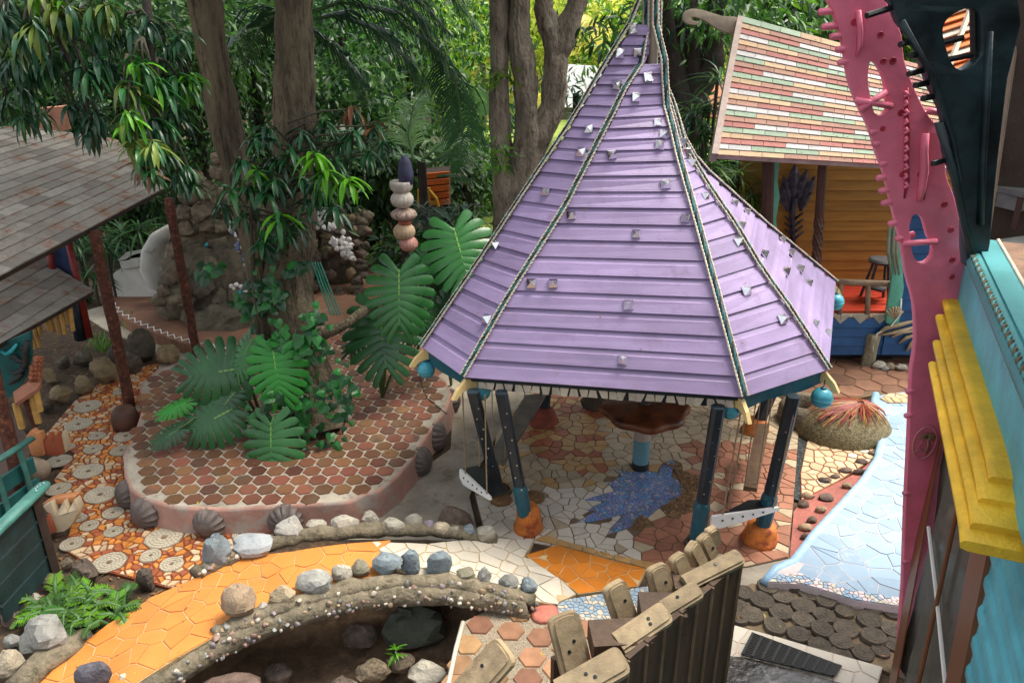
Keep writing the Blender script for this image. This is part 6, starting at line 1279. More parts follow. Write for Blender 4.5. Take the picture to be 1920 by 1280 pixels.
def bark(path, rad, mat, parent, name='trunk', n=22, k=5, groove=.09):
    n = n * 2; k = k * 2
    P = dens([Vector(p) for p in path], k); Rr = list(np.interp(np.linspace(0, 1, len(P)), np.linspace(0, 1, len(rad)), rad)); mb = MB(); ph = [random.uniform(0, 6) for _ in range(5)]
    o = len(mb.v); prev = None; rg = rs.normal(size=n) * .05
    for i, p in enumerate(P):
        t = (P[min(i + 1, len(P) - 1)] - P[max(i - 1, 0)]).normalized(); a = Vector((1, .02, 0)) if prev is None else prev; a = (a - t * a.dot(t)).normalized(); prev = a; b = t.cross(a)
        rg = rg * .86 + rs.normal(size=n) * .026; bump_ = .06 * math.sin(i * .55 + ph[3]) * math.sin(i * .23 + ph[4])
        for j in range(n):
            th = 2 * math.pi * j / n; r = Rr[i] * (1 + bump_ + groove * .7 * math.sin(3 * th + ph[0] + i * .12) * .5 + groove * .6 * math.sin(2 * th + ph[2] + i * .21) + rg[j])
            mb.v.append(tuple(p + a * (math.cos(th) * r) + b * (math.sin(th) * r)))
    for i in range(len(P) - 1):
        for j in range(n): j2 = (j + 1) % n; mb.f.append((i * n + j, i * n + j2, (i + 1) * n + j2, (i + 1) * n + j)); mb.m.append(0)
    return mb.obj(name, mat, parent, True)
TPL_S = leaftpl(1, .34, 2, .2, .15); TPL_M = leaftpl(1, .24, 3, .3, .15); TPL_L = leaftpl(1, .2, 5, .45, .2, .012)
def crown(parent, name, c, rad, n, size, mats, wts=None, clumps=26, tpl=TPL_S, hang=.3, spread=.26):
    c = np.array(c); rad = np.array(rad); cl = rs.normal(size=(clumps, 3)); cl /= np.linalg.norm(cl, axis=1, keepdims=True); cl *= rs.uniform(.35, 1, (clumps, 1)); csz = rs.uniform(.6, 1.4, clumps)
    k = rs.randint(0, clumps, n); off = rs.normal(size=(n, 3)) * spread * csz[k][:, None]; p = c + (cl[k] + off * np.array([1, 1, .7])) * rad
    d = rs.normal(size=(n, 3)) + off * 2.5; d[:, 2] -= hang * 2; nn = rs.normal(size=(n, 3)) * .5 + np.array([0, 0, 1.0]); mi = rs.choice(len(mats), n, p=wts)
    return scatter(name, tpl, p, d, nn, size * rs.uniform(.6, 1.35, n), mats, parent, mi)
# ---- big tree on the platform
big = thing('big_tree', 'big brown-barked tree rising from the hexagon tiled platform', 'tree', (-2.62, 8.9, .3))
bark([G(596, 812, .28), Y(575, 720, 8.95), Y(548, 600, 9.1), Y(536, 500, 9.25), Y(545, 390, 9.35), Y(552, 250, 9.4), Y(553, 100, 9.4), Y(550, -60, 9.4)], [.30, .28, .30, .30, .27, .215, .205, .2], m_bark, big, 'trunk', 26, 7)
bark([G(560, 790, .28), Y(500, 640, 9.0), Y(482, 500, 9.05), Y(478, 400, 9.1)], [.12, .07, .065, .05], m_bark, big, 'side_stem', 10, 5)
bark([Y(575, 640, 8.9), Y(640, 612, 9.0), Y(700, 570, 9.4), Y(760, 525, 9.9)], [.085, .06, .05, .035], m_bark, big, 'low_branch', 10, 4)
crown(big, 'crown', (-2.6, 10.5, 8.0), (3.8, 3.8, 1.5), 6000, .36, [m_l_dark, m_l_mid], [.6, .4], 34)  # crown above the view, put in dense to shade the left side
lt = thing('leaning_tree', 'leaning rough-barked trunk left of the big tree', 'tree', Y(470, 420, 11)); bark([(-3.4, 11, .2), Y(478, 430, 11), Y(445, 325, 11), Y(418, 215, 11), Y(398, 100, 11), Y(378, -40, 11)], [.28, .22, .19, .20, .205, .20], m_bark, lt, 'trunk', 20, 6, .14)
crown(lt, 'crown', (-5.6, 12.5, 8.2), (3.6, 3.8, 1.6), 5600, .36, [m_l_dark, m_l_mid], [.7, .3], 30)  # also out of view, leaves thickened for shade on the left
# ---- forked grey tree
fk = thing('forked_tree', 'pale grey-barked tree with several upright stems behind the gazebo', 'tree', Y(965, 545, 14)); YF = 14
bark([(-.15, 14, 0), Y(962, 440, YF), Y(948, 330, YF), Y(938, 250, YF), Y(936, 150, YF), Y(938, 60, YF), Y(935, -60, YF)], [.42, .35, .25, .175, .16, .165, .16], m_barkg, fk, 'trunk', 20, 6)
bark([(.05, 13.9, 0), Y(972, 430, YF - .1), Y(982, 330, YF - .1), Y(990, 250, YF - .1), Y(985, 150, YF - .1), Y(972, 60, YF - .1), Y(978, -60, YF - .1)], [.40, .30, .26, .21, .20, .175, .16], m_barkg, fk, 'trunk', 20, 6)
bark([Y(990, 330, YF), Y(1010, 265, YF), Y(1036, 200, YF), Y(1044, 120, YF), Y(1040, 70, YF), Y(1018, 20, YF), Y(1022, -60, YF)], [.19, .19, .20, .20, .20, .15, .14], m_barkg, fk, 'trunk', 18, 6)
bark([Y(1043, 100, YF), Y(1062, 55, YF), Y(1085, 0, YF), Y(1100, -60, YF)], [.22, .19, .16, .15], m_barkg, fk, 'branch', 14, 5)
crown(fk, 'crown', (.6, 14.5, 8.6), (4.0, 3.4, 1.7), 3000, .36, [m_l_mid, m_l_bright], [.7, .3], 30)
ft_ = crown(fk, 'sprout', Y(925, 150, 13.7), (.35, .3, .3), 60, .16, [m_l_bright], None, 6); ft_['kind'] = 'stuff'; ft_ = crown(fk, 'sprout', Y(930, 300, 13.6), (.5, .3, .35), 70, .18, [m_l_bright, m_l_mid], None, 6); ft_['kind'] = 'stuff'
# ---- dark tree on the right
dk = thing('dark_tree', 'dark many-limbed tree between the gazebo point and the shingle roof', 'tree', Y(1290, 400, 15))
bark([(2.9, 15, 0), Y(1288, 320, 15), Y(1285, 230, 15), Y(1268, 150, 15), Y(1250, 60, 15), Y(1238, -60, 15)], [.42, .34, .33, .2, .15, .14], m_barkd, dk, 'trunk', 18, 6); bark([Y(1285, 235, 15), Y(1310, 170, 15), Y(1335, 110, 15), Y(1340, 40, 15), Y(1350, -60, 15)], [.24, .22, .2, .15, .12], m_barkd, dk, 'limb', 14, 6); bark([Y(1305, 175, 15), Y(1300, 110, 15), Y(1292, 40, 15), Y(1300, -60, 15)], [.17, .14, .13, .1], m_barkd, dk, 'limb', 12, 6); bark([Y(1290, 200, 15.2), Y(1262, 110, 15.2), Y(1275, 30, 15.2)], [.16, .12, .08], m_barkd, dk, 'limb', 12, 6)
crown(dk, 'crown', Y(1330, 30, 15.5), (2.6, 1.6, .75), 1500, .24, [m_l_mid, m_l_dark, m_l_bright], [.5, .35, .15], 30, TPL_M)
# ---- mango foliage: whorls of long drooping leaves, each leaf its own part
mango = []
for i in range(4):
    v, f = leaftpl(1, .155 + .03 * i, 6, .30 + .18 * i, .25, .018); mango.append((v, f))
mg_me = {}
def mgmesh(i, mat):
    if (i, mat.name) not in mg_me: mg_me[(i, mat.name)] = rawmesh('leaf', mango[i][0], mango[i][1], [mat])
    return mg_me[(i, mat.name)]
WH = {}
def whorl(parent, c, mats, n=12, L=.30, tilt=-.45, twig=None):
    rec = WH.setdefault(parent.name, [parent, 0, []])
    for q in range(n):
        a = 2 * math.pi * (q * .382) + random.uniform(-.3, .3); t = tilt + random.uniform(-.45, .45) + (.5 if q < n * .25 else 0)
        d = Vector((math.cos(a), math.sin(a), t)); p = c + Vector((random.uniform(-.02, .02), random.uniform(-.02, .02), random.uniform(-.04, .04)))
        rec[1] += 1
        if rec[1] <= 295: place('leaf', mgmesh(random.randrange(4), random.choice(mats)), parent, p, d, (0, 0, 1), L * random.uniform(.7, 1.15))
        else: rec[2].append((p, d, random.choice(mats), L * random.uniform(.7, 1.15)))
    if twig is not None: mb = MB(); mb.tube([c, c.lerp(twig, .5) + Vector((0, 0, .05)), twig], [.008, .012, .016], 5); mb.obj('twig', m_twig, parent, True)
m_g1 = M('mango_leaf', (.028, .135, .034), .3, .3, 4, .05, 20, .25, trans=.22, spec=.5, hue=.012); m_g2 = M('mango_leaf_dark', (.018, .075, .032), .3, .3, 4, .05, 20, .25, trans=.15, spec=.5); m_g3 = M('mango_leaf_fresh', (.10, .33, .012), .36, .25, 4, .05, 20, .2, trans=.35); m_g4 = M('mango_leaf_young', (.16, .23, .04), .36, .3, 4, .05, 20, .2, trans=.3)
mt1 = thing('mango_branch', 'mango branch of long green leaves hanging over the grey shingle roof', 'branch', Y(300, 330, 7))
hub = Y(265, -120, 7.4)
for px, py, y_, ms in [(268, 120, 6.8, [m_g1, m_g3]), (232, 160, 6.7, [m_g1, m_g4]), (300, 165, 7, [m_g1]), (240, 215, 6.6, [m_g4, m_g3, m_g1]), (285, 228, 6.9, [m_g1, m_g1, m_g2]), (255, 270, 6.6, [m_g1, m_g4]), (310, 285, 7, [m_g1, m_g2]), (285, 322, 6.8, [m_g1, m_l_rust]), (335, 330, 7.2, [m_g2, m_g1]), (345, 150, 7.3, [m_g3, m_g1]), (330, 220, 7.3, [m_g2, m_g1]), (250, 60, 7, [m_g2]), (310, 85, 7.2, [m_g2, m_g1])]:
    for e in range(3): whorl(mt1, Y(px + (random.uniform(-34, 34) if e else 0), py + (random.uniform(-30, 30) if e else 0), y_ + random.uniform(-.1, .25) * (e > 0)), ms, 17, .20, -.55, hub.lerp(Y(px, py, y_), .8))
bark([hub, Y(280, 60, 7.2), Y(290, 200, 7), Y(300, 310, 6.95)], [.05, .035, .02, .012], m_barkd, mt1, 'branch', 8, 4, .03)
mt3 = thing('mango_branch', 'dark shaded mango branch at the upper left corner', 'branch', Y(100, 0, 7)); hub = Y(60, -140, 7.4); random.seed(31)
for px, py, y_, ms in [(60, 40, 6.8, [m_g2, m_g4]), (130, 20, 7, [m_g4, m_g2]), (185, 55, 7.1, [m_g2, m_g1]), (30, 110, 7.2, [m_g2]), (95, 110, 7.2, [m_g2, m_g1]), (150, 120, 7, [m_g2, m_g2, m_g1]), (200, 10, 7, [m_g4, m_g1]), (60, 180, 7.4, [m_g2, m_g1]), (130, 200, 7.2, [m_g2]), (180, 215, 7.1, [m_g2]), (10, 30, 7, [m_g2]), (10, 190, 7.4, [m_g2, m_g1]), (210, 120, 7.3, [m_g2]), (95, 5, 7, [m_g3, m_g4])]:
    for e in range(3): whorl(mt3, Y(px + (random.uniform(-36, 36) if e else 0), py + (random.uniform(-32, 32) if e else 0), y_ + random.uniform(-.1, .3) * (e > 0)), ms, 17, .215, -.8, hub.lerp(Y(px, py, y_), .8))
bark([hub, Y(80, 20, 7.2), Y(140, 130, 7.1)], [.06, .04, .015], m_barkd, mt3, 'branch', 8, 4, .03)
mt2 = thing('mango_sapling', 'young mango shoots with dark and lime whorls growing round the big trunk', 'sapling', G(500, 800, .3)); random.seed(33)
for px, py, y_, ms, L in [(480, 262, 8.8, [m_g1, m_g2], .27), (452, 305, 8.7, [m_g1, m_g2], .27), (520, 300, 8.7, [m_g1, m_g2], .27), (432, 355, 8.6, [m_g1], .27), (500, 362, 8.5, [m_g1, m_g2], .27), (525, 405, 8.4, [m_g1, m_g1, m_g3], .29), (470, 350, 8.6, [m_g2, m_g1], .27), (565, 250, 8.8, [m_g2], .25), (610, 225, 9.2, [m_g2, m_g1], .28), (660, 205, 9.6, [m_g2, m_l_rust], .28), (700, 235, 9.6, [m_g2, m_l_rust], .28), (640, 265, 9.4, [m_g2, m_g1], .28), (590, 292, 8.3, [m_g3], .29), (610, 325, 8.3, [m_g3, m_g1], .27), (655, 340, 8.3, [m_g3], .27), (595, 345, 8.5, [m_g1, m_g2], .28), (560, 335, 8.6, [m_g2], .25), (690, 290, 9.3, [m_g2, m_g1], .28), (415, 385, 8.8, [m_g2], .25), (630, 390, 8.9, [m_g2], .26), (500, 240, 8.9, [m_g2, m_g1], .27), (545, 285, 8.7, [m_g1], .27), (480, 320, 8.6, [m_g1, m_g3], .27), (575, 380, 8.5, [m_g2, m_g1], .27), (660, 250, 9.2, [m_g1, m_g2], .28), (720, 265, 9.5, [m_g2, m_g1], .28), (630, 300, 9, [m_g1, m_g2], .27), (455, 400, 8.7, [m_g1, m_g2], .26), (540, 440, 8.6, [m_g2, m_g1], .25), (490, 455, 8.6, [m_g2, m_g1], .25), (560, 420, 8.7, [m_g2], .25), (515, 340, 8.5, [m_g1, m_g2], .27)]: whorl(mt2, Y(px, py, y_), ms, 15, L, -.4, Y(540, py + 25, 9.0))
bark([G(500, 790, .3), Y(475, 520, 8.75), Y(470, 400, 8.7), Y(480, 300, 8.8)], [.03, .025, .02, .012], m_twig, mt2, 'stem', 7, 4, .03)
for pr_, cnt_, rest_ in WH.values():
    if rest_:
        ml_ = []
        for q in rest_:
            if q[2] not in ml_: ml_.append(q[2])
        scatter('leaf', mango[1], [q[0] for q in rest_], [q[1] for q in rest_], [(0, 0, 1)] * len(rest_), [q[3] for q in rest_], ml_, pr_, np.array([ml_.index(q[2]) for q in rest_]))['kind'] = 'stuff'
# ---- monstera: each split leaf its own part
def monstera_mesh(name, mat, cup=.12, gap=.16):
    V, Q, mi = [], [], []
    N = 9
    for side in (-1, 1):
        for i in range(N):
            t0, t1 = i / N, (i + 1) / N
            m0, m1 = -.02 + .98 * t0 ** 1.1, -.02 + .98 * t1 ** 1.1
            a0 = R(150 - 128 * t0 ** .85); a1 = R(150 - 128 * t1 ** .85); am = (a0 + a1) / 2
            def rim(a, t): return .60 * (1 - .30 * max(0, t - .45) / .55) * (1.0 if t > .12 else .85)
            st = 8; row = []
            for q in range(st + 1):
                s = q / st; g = gap * min(1, max(0, s - .40) / .14)
                g = g + (.34 if s > .97 else .10 if s > .86 else 0)
                r0, r1 = rim(a0, t0) * s, rim(a1, t1) * s
                A = (side * r0 * math.sin(a0), m0 + r0 * math.cos(a0) * (1 - .25 * t0)); B = (side * r1 * math.sin(a1), m1 + r1 * math.cos(a1) * (1 - .25 * t1))
                C = ((A[0] + B[0]) / 2, (A[1] + B[1]) / 2)
                for P_ in (A, C, B):
                    k = g if P_ is not C else 0; x = P_[0] + (C[0] - P_[0]) * k; y = P_[1] + (C[1] - P_[1]) * k + .06 * s * s; ext = 1.04 if (P_ is C and q == st) else 1
                    z = -cup * (x * x * 2.2 + max(0, y - .3) ** 2 * .8) + (.012 if P_ is C else -.008)
                    row.append((x * ext, y, z))
            o = len(V); V += row
            for q in range(st):
                for e in (0, 1):
                    f = (o + q * 3 + e, o + q * 3 + e + 1, o + q * 3 + e + 4, o + q * 3 + e + 3); Q.append(f if side > 0 else f[::-1]); mi.append(0)
    for (w0, w1, y0, y1) in ((.014, .012, -.05, .35), (.012, .004, .35, .96)):
        o = len(V); z = lambda y: -cup * max(0, y - .3) ** 2 * .8 + .008
        V += [(-w0, y0, z(y0)), (w0, y0, z(y0)), (w1, y1, z(y1)), (-w1, y1, z(y1))]; Q.append((o, o + 1, o + 2, o + 3)); mi.append(1)
    return rawmesh(name, V, Q, [mat, m_rib], mi)
def mplant(label, base, leaves, grp='split-leaf plants'):
    t = thing('monstera_plant', label, 'plant', base, grp)
    for (bx, by), (tx, ty), y0, y1, mat, wd, face in leaves:
        b_, e_ = Y(bx, by, y0), Y(tx, ty, y1); d = e_ - b_; sc = d.length / .98; me = monstera_mesh('leaf', mat, random.uniform(.16, .34), random.uniform(.14, .23))
        n = Vector(face); o = place('leaf', me, t, b_, d, n, sc); o.scale = (sc * wd, sc, sc)
        mb = MB(); md = b_.lerp(Vector(base), .4) + Vector((0, 0, .18)); mb.tube([b_, b_.lerp(md, .5) + Vector((0, 0, .06)), md, base], [.011, .014, .018, .02], 6); mb.obj('petiole', m_petiole, t, True)
mplant('split-leaf plant with a broad bluish leaf lying low on the left of the big trunk', G(495, 800, .3), [((452, 690), (350, 706), 8.6, 8.45, m_l_mond, 1.15, (.05, -1, .55)), ((432, 768), (358, 808), 8.4, 8.2, m_l_mond, 1.15, (.05, -1, .6)), ((350, 755), (300, 776), 8.4, 8.25, m_l_monb, .6, (0, -.8, .8)), ((335, 805), (290, 830), 8.2, 8.05, m_l_mond, .8, (0, -.8, .8)), ((440, 735), (395, 790), 8.5, 8.3, m_l_mond, .9, (.3, -.8, .7))])
mplant('split-leaf plant with two bright glossy leaves in front of the big trunk', G(545, 815, .3), [((512, 655), (524, 745), 8.5, 8.25, m_l_monb, 1.05, (.05, -1, .5)), ((508, 797), (508, 897), 8.15, 7.85, m_l_mon, 1.0, (-.1, -1, .55)), ((478, 875), (474, 938), 7.95, 7.75, m_l_mond, 1.1, (-.2, -1, .6)), ((570, 850), (556, 905), 8.2, 7.95, m_l_mond, 1.0, (.2, -1, .6)), ((470, 640), (440, 700), 8.7, 8.5, m_l_mon, .8, (-.3, -1, .5))])
mplant('split-leaf plant with a wide round leaf above a darker one, left of the gazebo eave', (-1.75, 9.6, .3), [((748, 510), (748, 612), 9.4, 9.1, m_l_mon, 1.05, (.05, -1, .6)), ((712, 582), (722, 690), 9.5, 9.1, m_l_mond, 1.15, (.0, -1, .5)), ((800, 575), (795, 640), 9.8, 9.6, m_l_mond, .8, (.3, -1, .5)), ((690, 600), (655, 660), 9.6, 9.4, m_l_mond, .8, (-.3, -1, .5))])
mplant('split-leaf plant with a ragged bright leaf touching the left edge of the purple roof', (-.9, 10.6, 0), [((852, 432), (880, 530), 10.2, 9.8, m_l_mon, 1.1, (.1, -1, .7)), ((845, 560), (815, 628), 9.9, 9.7, m_l_mond, .8, (-.2, -1, .5)), ((800, 480), (770, 530), 10.4, 10.2, m_l_mond, 1, (-.2, -1, .5)), ((835, 500), (865, 585), 10.3, 10.1, m_l_mond, .9, (.1, -1, .5))])
# ---- heart-leaved creeper on the trunk
def heart(mat):
    P = [(0, 0), (.28, -.16), (.48, .0), (.5, .28), (.34, .62), (.12, .9), (0, 1.05), (-.12, .9), (-.34, .62), (-.5, .28), (-.48, .0), (-.28, -.16)]; V = [(0, .35, .05)] + [(x, y, -.25 * abs(x) - .08 * max(0, y - .5)) for x, y in P]; me = bpy.data.meshes.new('leaf'); me.from_pydata(V, [], [(0, i + 1, (i + 1) % 12 + 1) for i in range(12)]); me.materials.append(mat); return me
m_h1 = M('creeper_leaf', (.02, .14, .025), .35, .25, 5, .05, 20, .3, trans=.2); m_h2 = M('creeper_leaf_dark', (.012, .06, .018), .35, .25, 5, .05, 20, .3, trans=.15); hm_ = [heart(m_h1), heart(m_h2)]
vn = thing('creeper', 'heart-leaved creeper climbing the big trunk and trailing on the tiles', 'creeper', G(620, 830, .3)); random.seed(12)
for cx, cy, sx, sy, n, y_, w_ in [(475, 560, 25, 40, 34, 8.85, .4), (575, 650, 35, 30, 40, 8.55, .8), (520, 640, 30, 30, 22, 8.6, .7), (635, 740, 30, 50, 44, 8.45, .4), (600, 840, 35, 35, 46, 8.3, .3), (560, 760, 30, 50, 36, 8.5, .7), (545, 500, 30, 20, 14, 8.9, .4), (505, 780, 30, 40, 24, 8.35, .5), (395, 505, 22, 16, 12, 9.2, .5), (500, 450, 26, 34, 26, 8.85, .4), (520, 560, 22, 40, 18, 8.7, .4), (585, 600, 24, 20, 22, 8.6, .7)]:
    for _ in range(n):
        p = Y(cx + random.gauss(0, sx * .6), cy + random.gauss(0, sy * .6), y_ + random.uniform(-.12, .1)); place('leaf', hm_[0] if random.random() < w_ else hm_[1], vn, p, (random.uniform(-1, 1), -.4, random.uniform(-1.2, .2)), (random.uniform(-.5, .5), -1, .8), random.uniform(.07, .14))
for L_ in ([(600, 840), (610, 760), (590, 690), (560, 640)], [(640, 830), (650, 760), (625, 700), (600, 650)], [(500, 640), (480, 580), (470, 520)], [(560, 840), (545, 760), (530, 690)]): mb = MB(); mb.tube([Y(a, b, 8.6) for a, b in L_], .010, 5); mb.obj('stem', m_twig, vn, True)
for nm, L_ in (('a', [(775, 690), (790, 730), (820, 760), (838, 772)]),): mb = MB(); mb.tube([Y(a, b, 9.3 - .15 * i) for i, (a, b) in enumerate([(770, 600), (778, 660), (790, 720)])] + [G(800, 745, .32), G(838, 776, .32)], .007, 4); mb.obj('runner', m_twig, vn, True)
# ---- palms
def frond(parent, path, length, mat, pairs=34, droop=.8, wid=.05, name='frond'):
    P = dens([Vector(p) for p in path], 8); n = len(P); mb = MB(); mb.tube(P, list(np.linspace(.028, .008, n)), 5); V, Q = list(mb.v), [f for f in mb.f if len(f) == 4]; mi = [1] * len(Q)
    for k in range(pairs):
        s = .12 + .86 * k / pairs; i = min(n - 2, int(s * (n - 1))); p = P[i].lerp(P[i + 1], s * (n - 1) - i); t = (P[i + 1] - P[i]).normalized(); sd_ = t.cross(Vector((0, 0, 1)));
        if sd_.length < .05: sd_ = Vector((1, 0, 0))
        sd_.normalize()
        for e in (-1, 1):
            L = length * math.sin(math.pi * (.16 + .80 * s)) * random.uniform(.85, 1.1); d0 = (sd_ * e * .8 + t * .55 + Vector((0, 0, .15))).normalized(); d1 = (d0 + Vector((0, 0, -droop * 1.6))).normalized(); q0 = p; q1 = p + d0 * L * .4; q2 = q1 + (d0 * .5 + d1 * .5).normalized() * L * .35; q3 = q2 + d1 * L * .3; w_ = wid * random.uniform(.8, 1.2); wv = t * w_ * .5; o = len(V)
            V += [tuple(q0 - wv * .5), tuple(q0 + wv * .5), tuple(q1 + wv), tuple(q1 - wv), tuple(q2 + wv * .8), tuple(q2 - wv * .8), tuple(q3 + wv * .1), tuple(q3 - wv * .1)]; Q += [(o, o + 1, o + 2, o + 3), (o + 3, o + 2, o + 4, o + 5), (o + 5, o + 4, o + 6, o + 7)]; mi += [0, 0, 0]
    return link(name, rawmesh(name, V, Q, [mat, m_petiole], mi), parent)
m_pd = LM('dark_palm', (.016, .06, .028), .2, .32); m_pm = LM('palm_green', (.04, .13, .04), .25, .32)
pa = thing('drooping_palm', 'dark drooping palm whose long fronds hang between the two trunk groups', 'palm', Y(600, 330, 13)); random.seed(8)
YY = lambda L, y: [Y(a, b, y + .12 * i) for i, (a, b) in enumerate(L)]
for L_, ln, mt in [([(560, 30), (640, 5), (730, 25), (810, 90), (862, 170), (882, 240)], 1.15, m_pd), ([(560, 40), (630, 30), (700, 55), (760, 110), (800, 180)], 1.1, m_pd), ([(560, 20), (600, -30), (680, -40), (780, 0), (850, 70)], 1.1, m_pd), ([(555, 40), (600, 70), (650, 120), (690, 200)], .9, m_pd), ([(600, -40), (720, -60), (830, -30), (900, 60)], 1.1, m_pm), ([(560, 30), (530, 20), (490, 50), (450, 130)], .9, m_pd), ([(700, -30), (780, 30), (830, 110), (846, 200)], 1.0, m_pd), ([(850, 130), (862, 200), (868, 260), (850, 330)], .55, m_pm)]: frond(pa, YY(L_, 12.5), ln, mt, 40, .9, .036)
bark([(-3.95, 13.4, 0), Y(545, 330, 13.2), Y(556, 30, 12.9)], [.16, .13, .12], m_barkd, pa, 'trunk', 12, 6)
pb = thing('pale_palm', 'small palm with pale green fronds behind the totem', 'palm', Y(800, 400, 14.5))
for L_, ln, mt in [([(775, 300), (765, 250), (775, 200), (800, 165)], .62, m_l_pale), ([(790, 300), (830, 270), (870, 268), (915, 292)], .55, m_l_pale), ([(780, 300), (745, 290), (770, 292), (815, 305)], .3, m_l_pale), ([(860, 150), (890, 165), (905, 190), (912, 215)], .6, m_l_pale), ([(800, 310), (840, 290), (880, 300), (910, 320)], .5, m_pm), ([(700, 330), (690, 270), (660, 240), (620, 250)], .5, m_pm), ([(820, 330), (860, 330), (895, 360)], .4, m_pm)]: frond(pb, YY(L_, 14.3), ln, mt, 44, .55, .022)
bark([Y(800, 470, 14.6), Y(790, 300, 14.5)], [.09, .07], m_barkd, pb, 'trunk', 10, 4)
pc = thing('far_palm', 'yellow-green palm glowing in the sunlit gap beside the gazebo point', 'palm', Y(1140, 200, 26))
for L_ in ([(1140, 120), (1110, 80), (1070, 90), (1040, 130)], [(1140, 120), (1170, 80), (1200, 100)], [(1140, 115), (1130, 60), (1100, 30)], [(1050, 220), (1020, 190), (1060, 205), (1085, 235)], [(1060, 240), (1085, 205), (1110, 215)]): frond(pc, YY(L_, 25), 1.1, m_l_sunyel, 40, .7, .08)
bark([Y(1140, 240, 26), Y(1140, 118, 26)], [.16, .13], m_barkg, pc, 'trunk', 10, 4)
# ---- strap-leaved shrubs right of the gazebo
TPL_ST = leaftpl(1, .075, 4, .55, .2)
def strapbush(label, spots, y_, mats, L, n=46, name='strap_shrub'):
    t = thing(name, label, 'shrub', Y(spots[0][0], spots[0][1] + 60, y_)); pos, dr, sc = [], [], []
    for px, py in spots:
        c = Y(px, py, y_ + random.uniform(-.4, .4))
        for _ in range(n): a = random.uniform(0, 2 * math.pi); pos.append(c + Vector((random.gauss(0, .04), random.gauss(0, .04), random.gauss(0, .05)))); dr.append((math.cos(a), math.sin(a), random.uniform(-.35, 1.1))); sc.append(L * random.uniform(.6, 1.15))
        mb = MB(); mb.tube([c, (c.x, c.y, 0)], .03, 5); mb.obj('stem', m_twig, t)
    k = len(pos); scatter('foliage', TPL_ST, pos, dr, [(0, 0, 1)] * k, sc, mats, t, rs.randint(0, len(mats), k))
strapbush('shrub of narrow arching green leaves between the purple roof and the porch post', [(1385, 330), (1410, 370), (1350, 345), (1400, 420), (1430, 450), (1375, 390), (1330, 310), (1425, 400)], 13, [m_l_mid, m_pm, m_l_bright], .5)
strapbush('shrub of long dark grassy leaves left of the shingle roof eave', [(1330, 200), (1320, 250), (1300, 220), (1345, 150), (1310, 290)], 13.5, [m_pd, m_l_mid], .62)
strapbush('bushy dark strap-leaved plants under the far corner of the grey pavilion roof', [(150, 470), (175, 520), (160, 560), (200, 470), (185, 590), (235, 445), (260, 430), (140, 440)], 14.2, [m_pm, m_l_mid, m_l_dark], .55)
strapbush('low bluish strap-leaved plants in front of the orange crate', [(800, 400), (840, 410), (870, 400), (820, 430), (880, 430)], 13.2, [m_l_blue, m_pd], .5)
fr_ = thing('fern', 'bright green fern growing between the lava rocks and the orange bridge', 'fern', G(160, 1150, 0)); random.seed(4)
for k in range(60):
    c = G(random.uniform(85, 235), random.uniform(1120, 1175), .02); a = random.uniform(0, 2 * math.pi); L = random.uniform(.18, .32); d = Vector((math.cos(a), math.sin(a) * .8, 0)); frond(fr_, [c, c + d * L * .4 + Vector((0, 0, L * .5)), c + d * L * .8 + Vector((0, 0, L * .6)), c + d * L * 1.15 + Vector((0, 0, L * .4))], .085, m_l_bright if random.random() < .4 else m_l_mid, 13, .2, .018)
sd_ = thing('seedling', 'single leafy seedling growing on the pit rocks', 'seedling', G(742, 1232, -.4))
for q in range(11): a = q * 2.4; place('leaf', mgmesh(q % 4, m_g3), sd_, G(742, 1226, -.3) + Vector((0, 0, random.uniform(-.05, .07))), (math.cos(a), math.sin(a), .45), (0, 0, 1), random.uniform(.08, .12))
mb = MB(); mb.tube([G(742, 1236, -.42), G(742, 1222, -.25)], .008, 5); mb.obj('stem', m_petiole, sd_)
for px, py, lb in [(190, 655, 'tuft of fresh grass among the garden bed stones'), (245, 612, 'small green sprout at the pale path edge')]:
    t = thing('grass_tuft', lb, 'grass tuft', G(px, py, 0)); pos = [G(px + random.gauss(0, 10), py + random.gauss(0, 6), 0) for _ in range(60)]; scatter('blades', TPL_ST, pos, [(random.gauss(0, .5), random.gauss(0, .5), 1) for _ in pos], [(0, -1, .2)] * 60, [random.uniform(.12, .3) for _ in pos], [m_l_bright, m_l_mid], t, rs.randint(0, 2, 60))
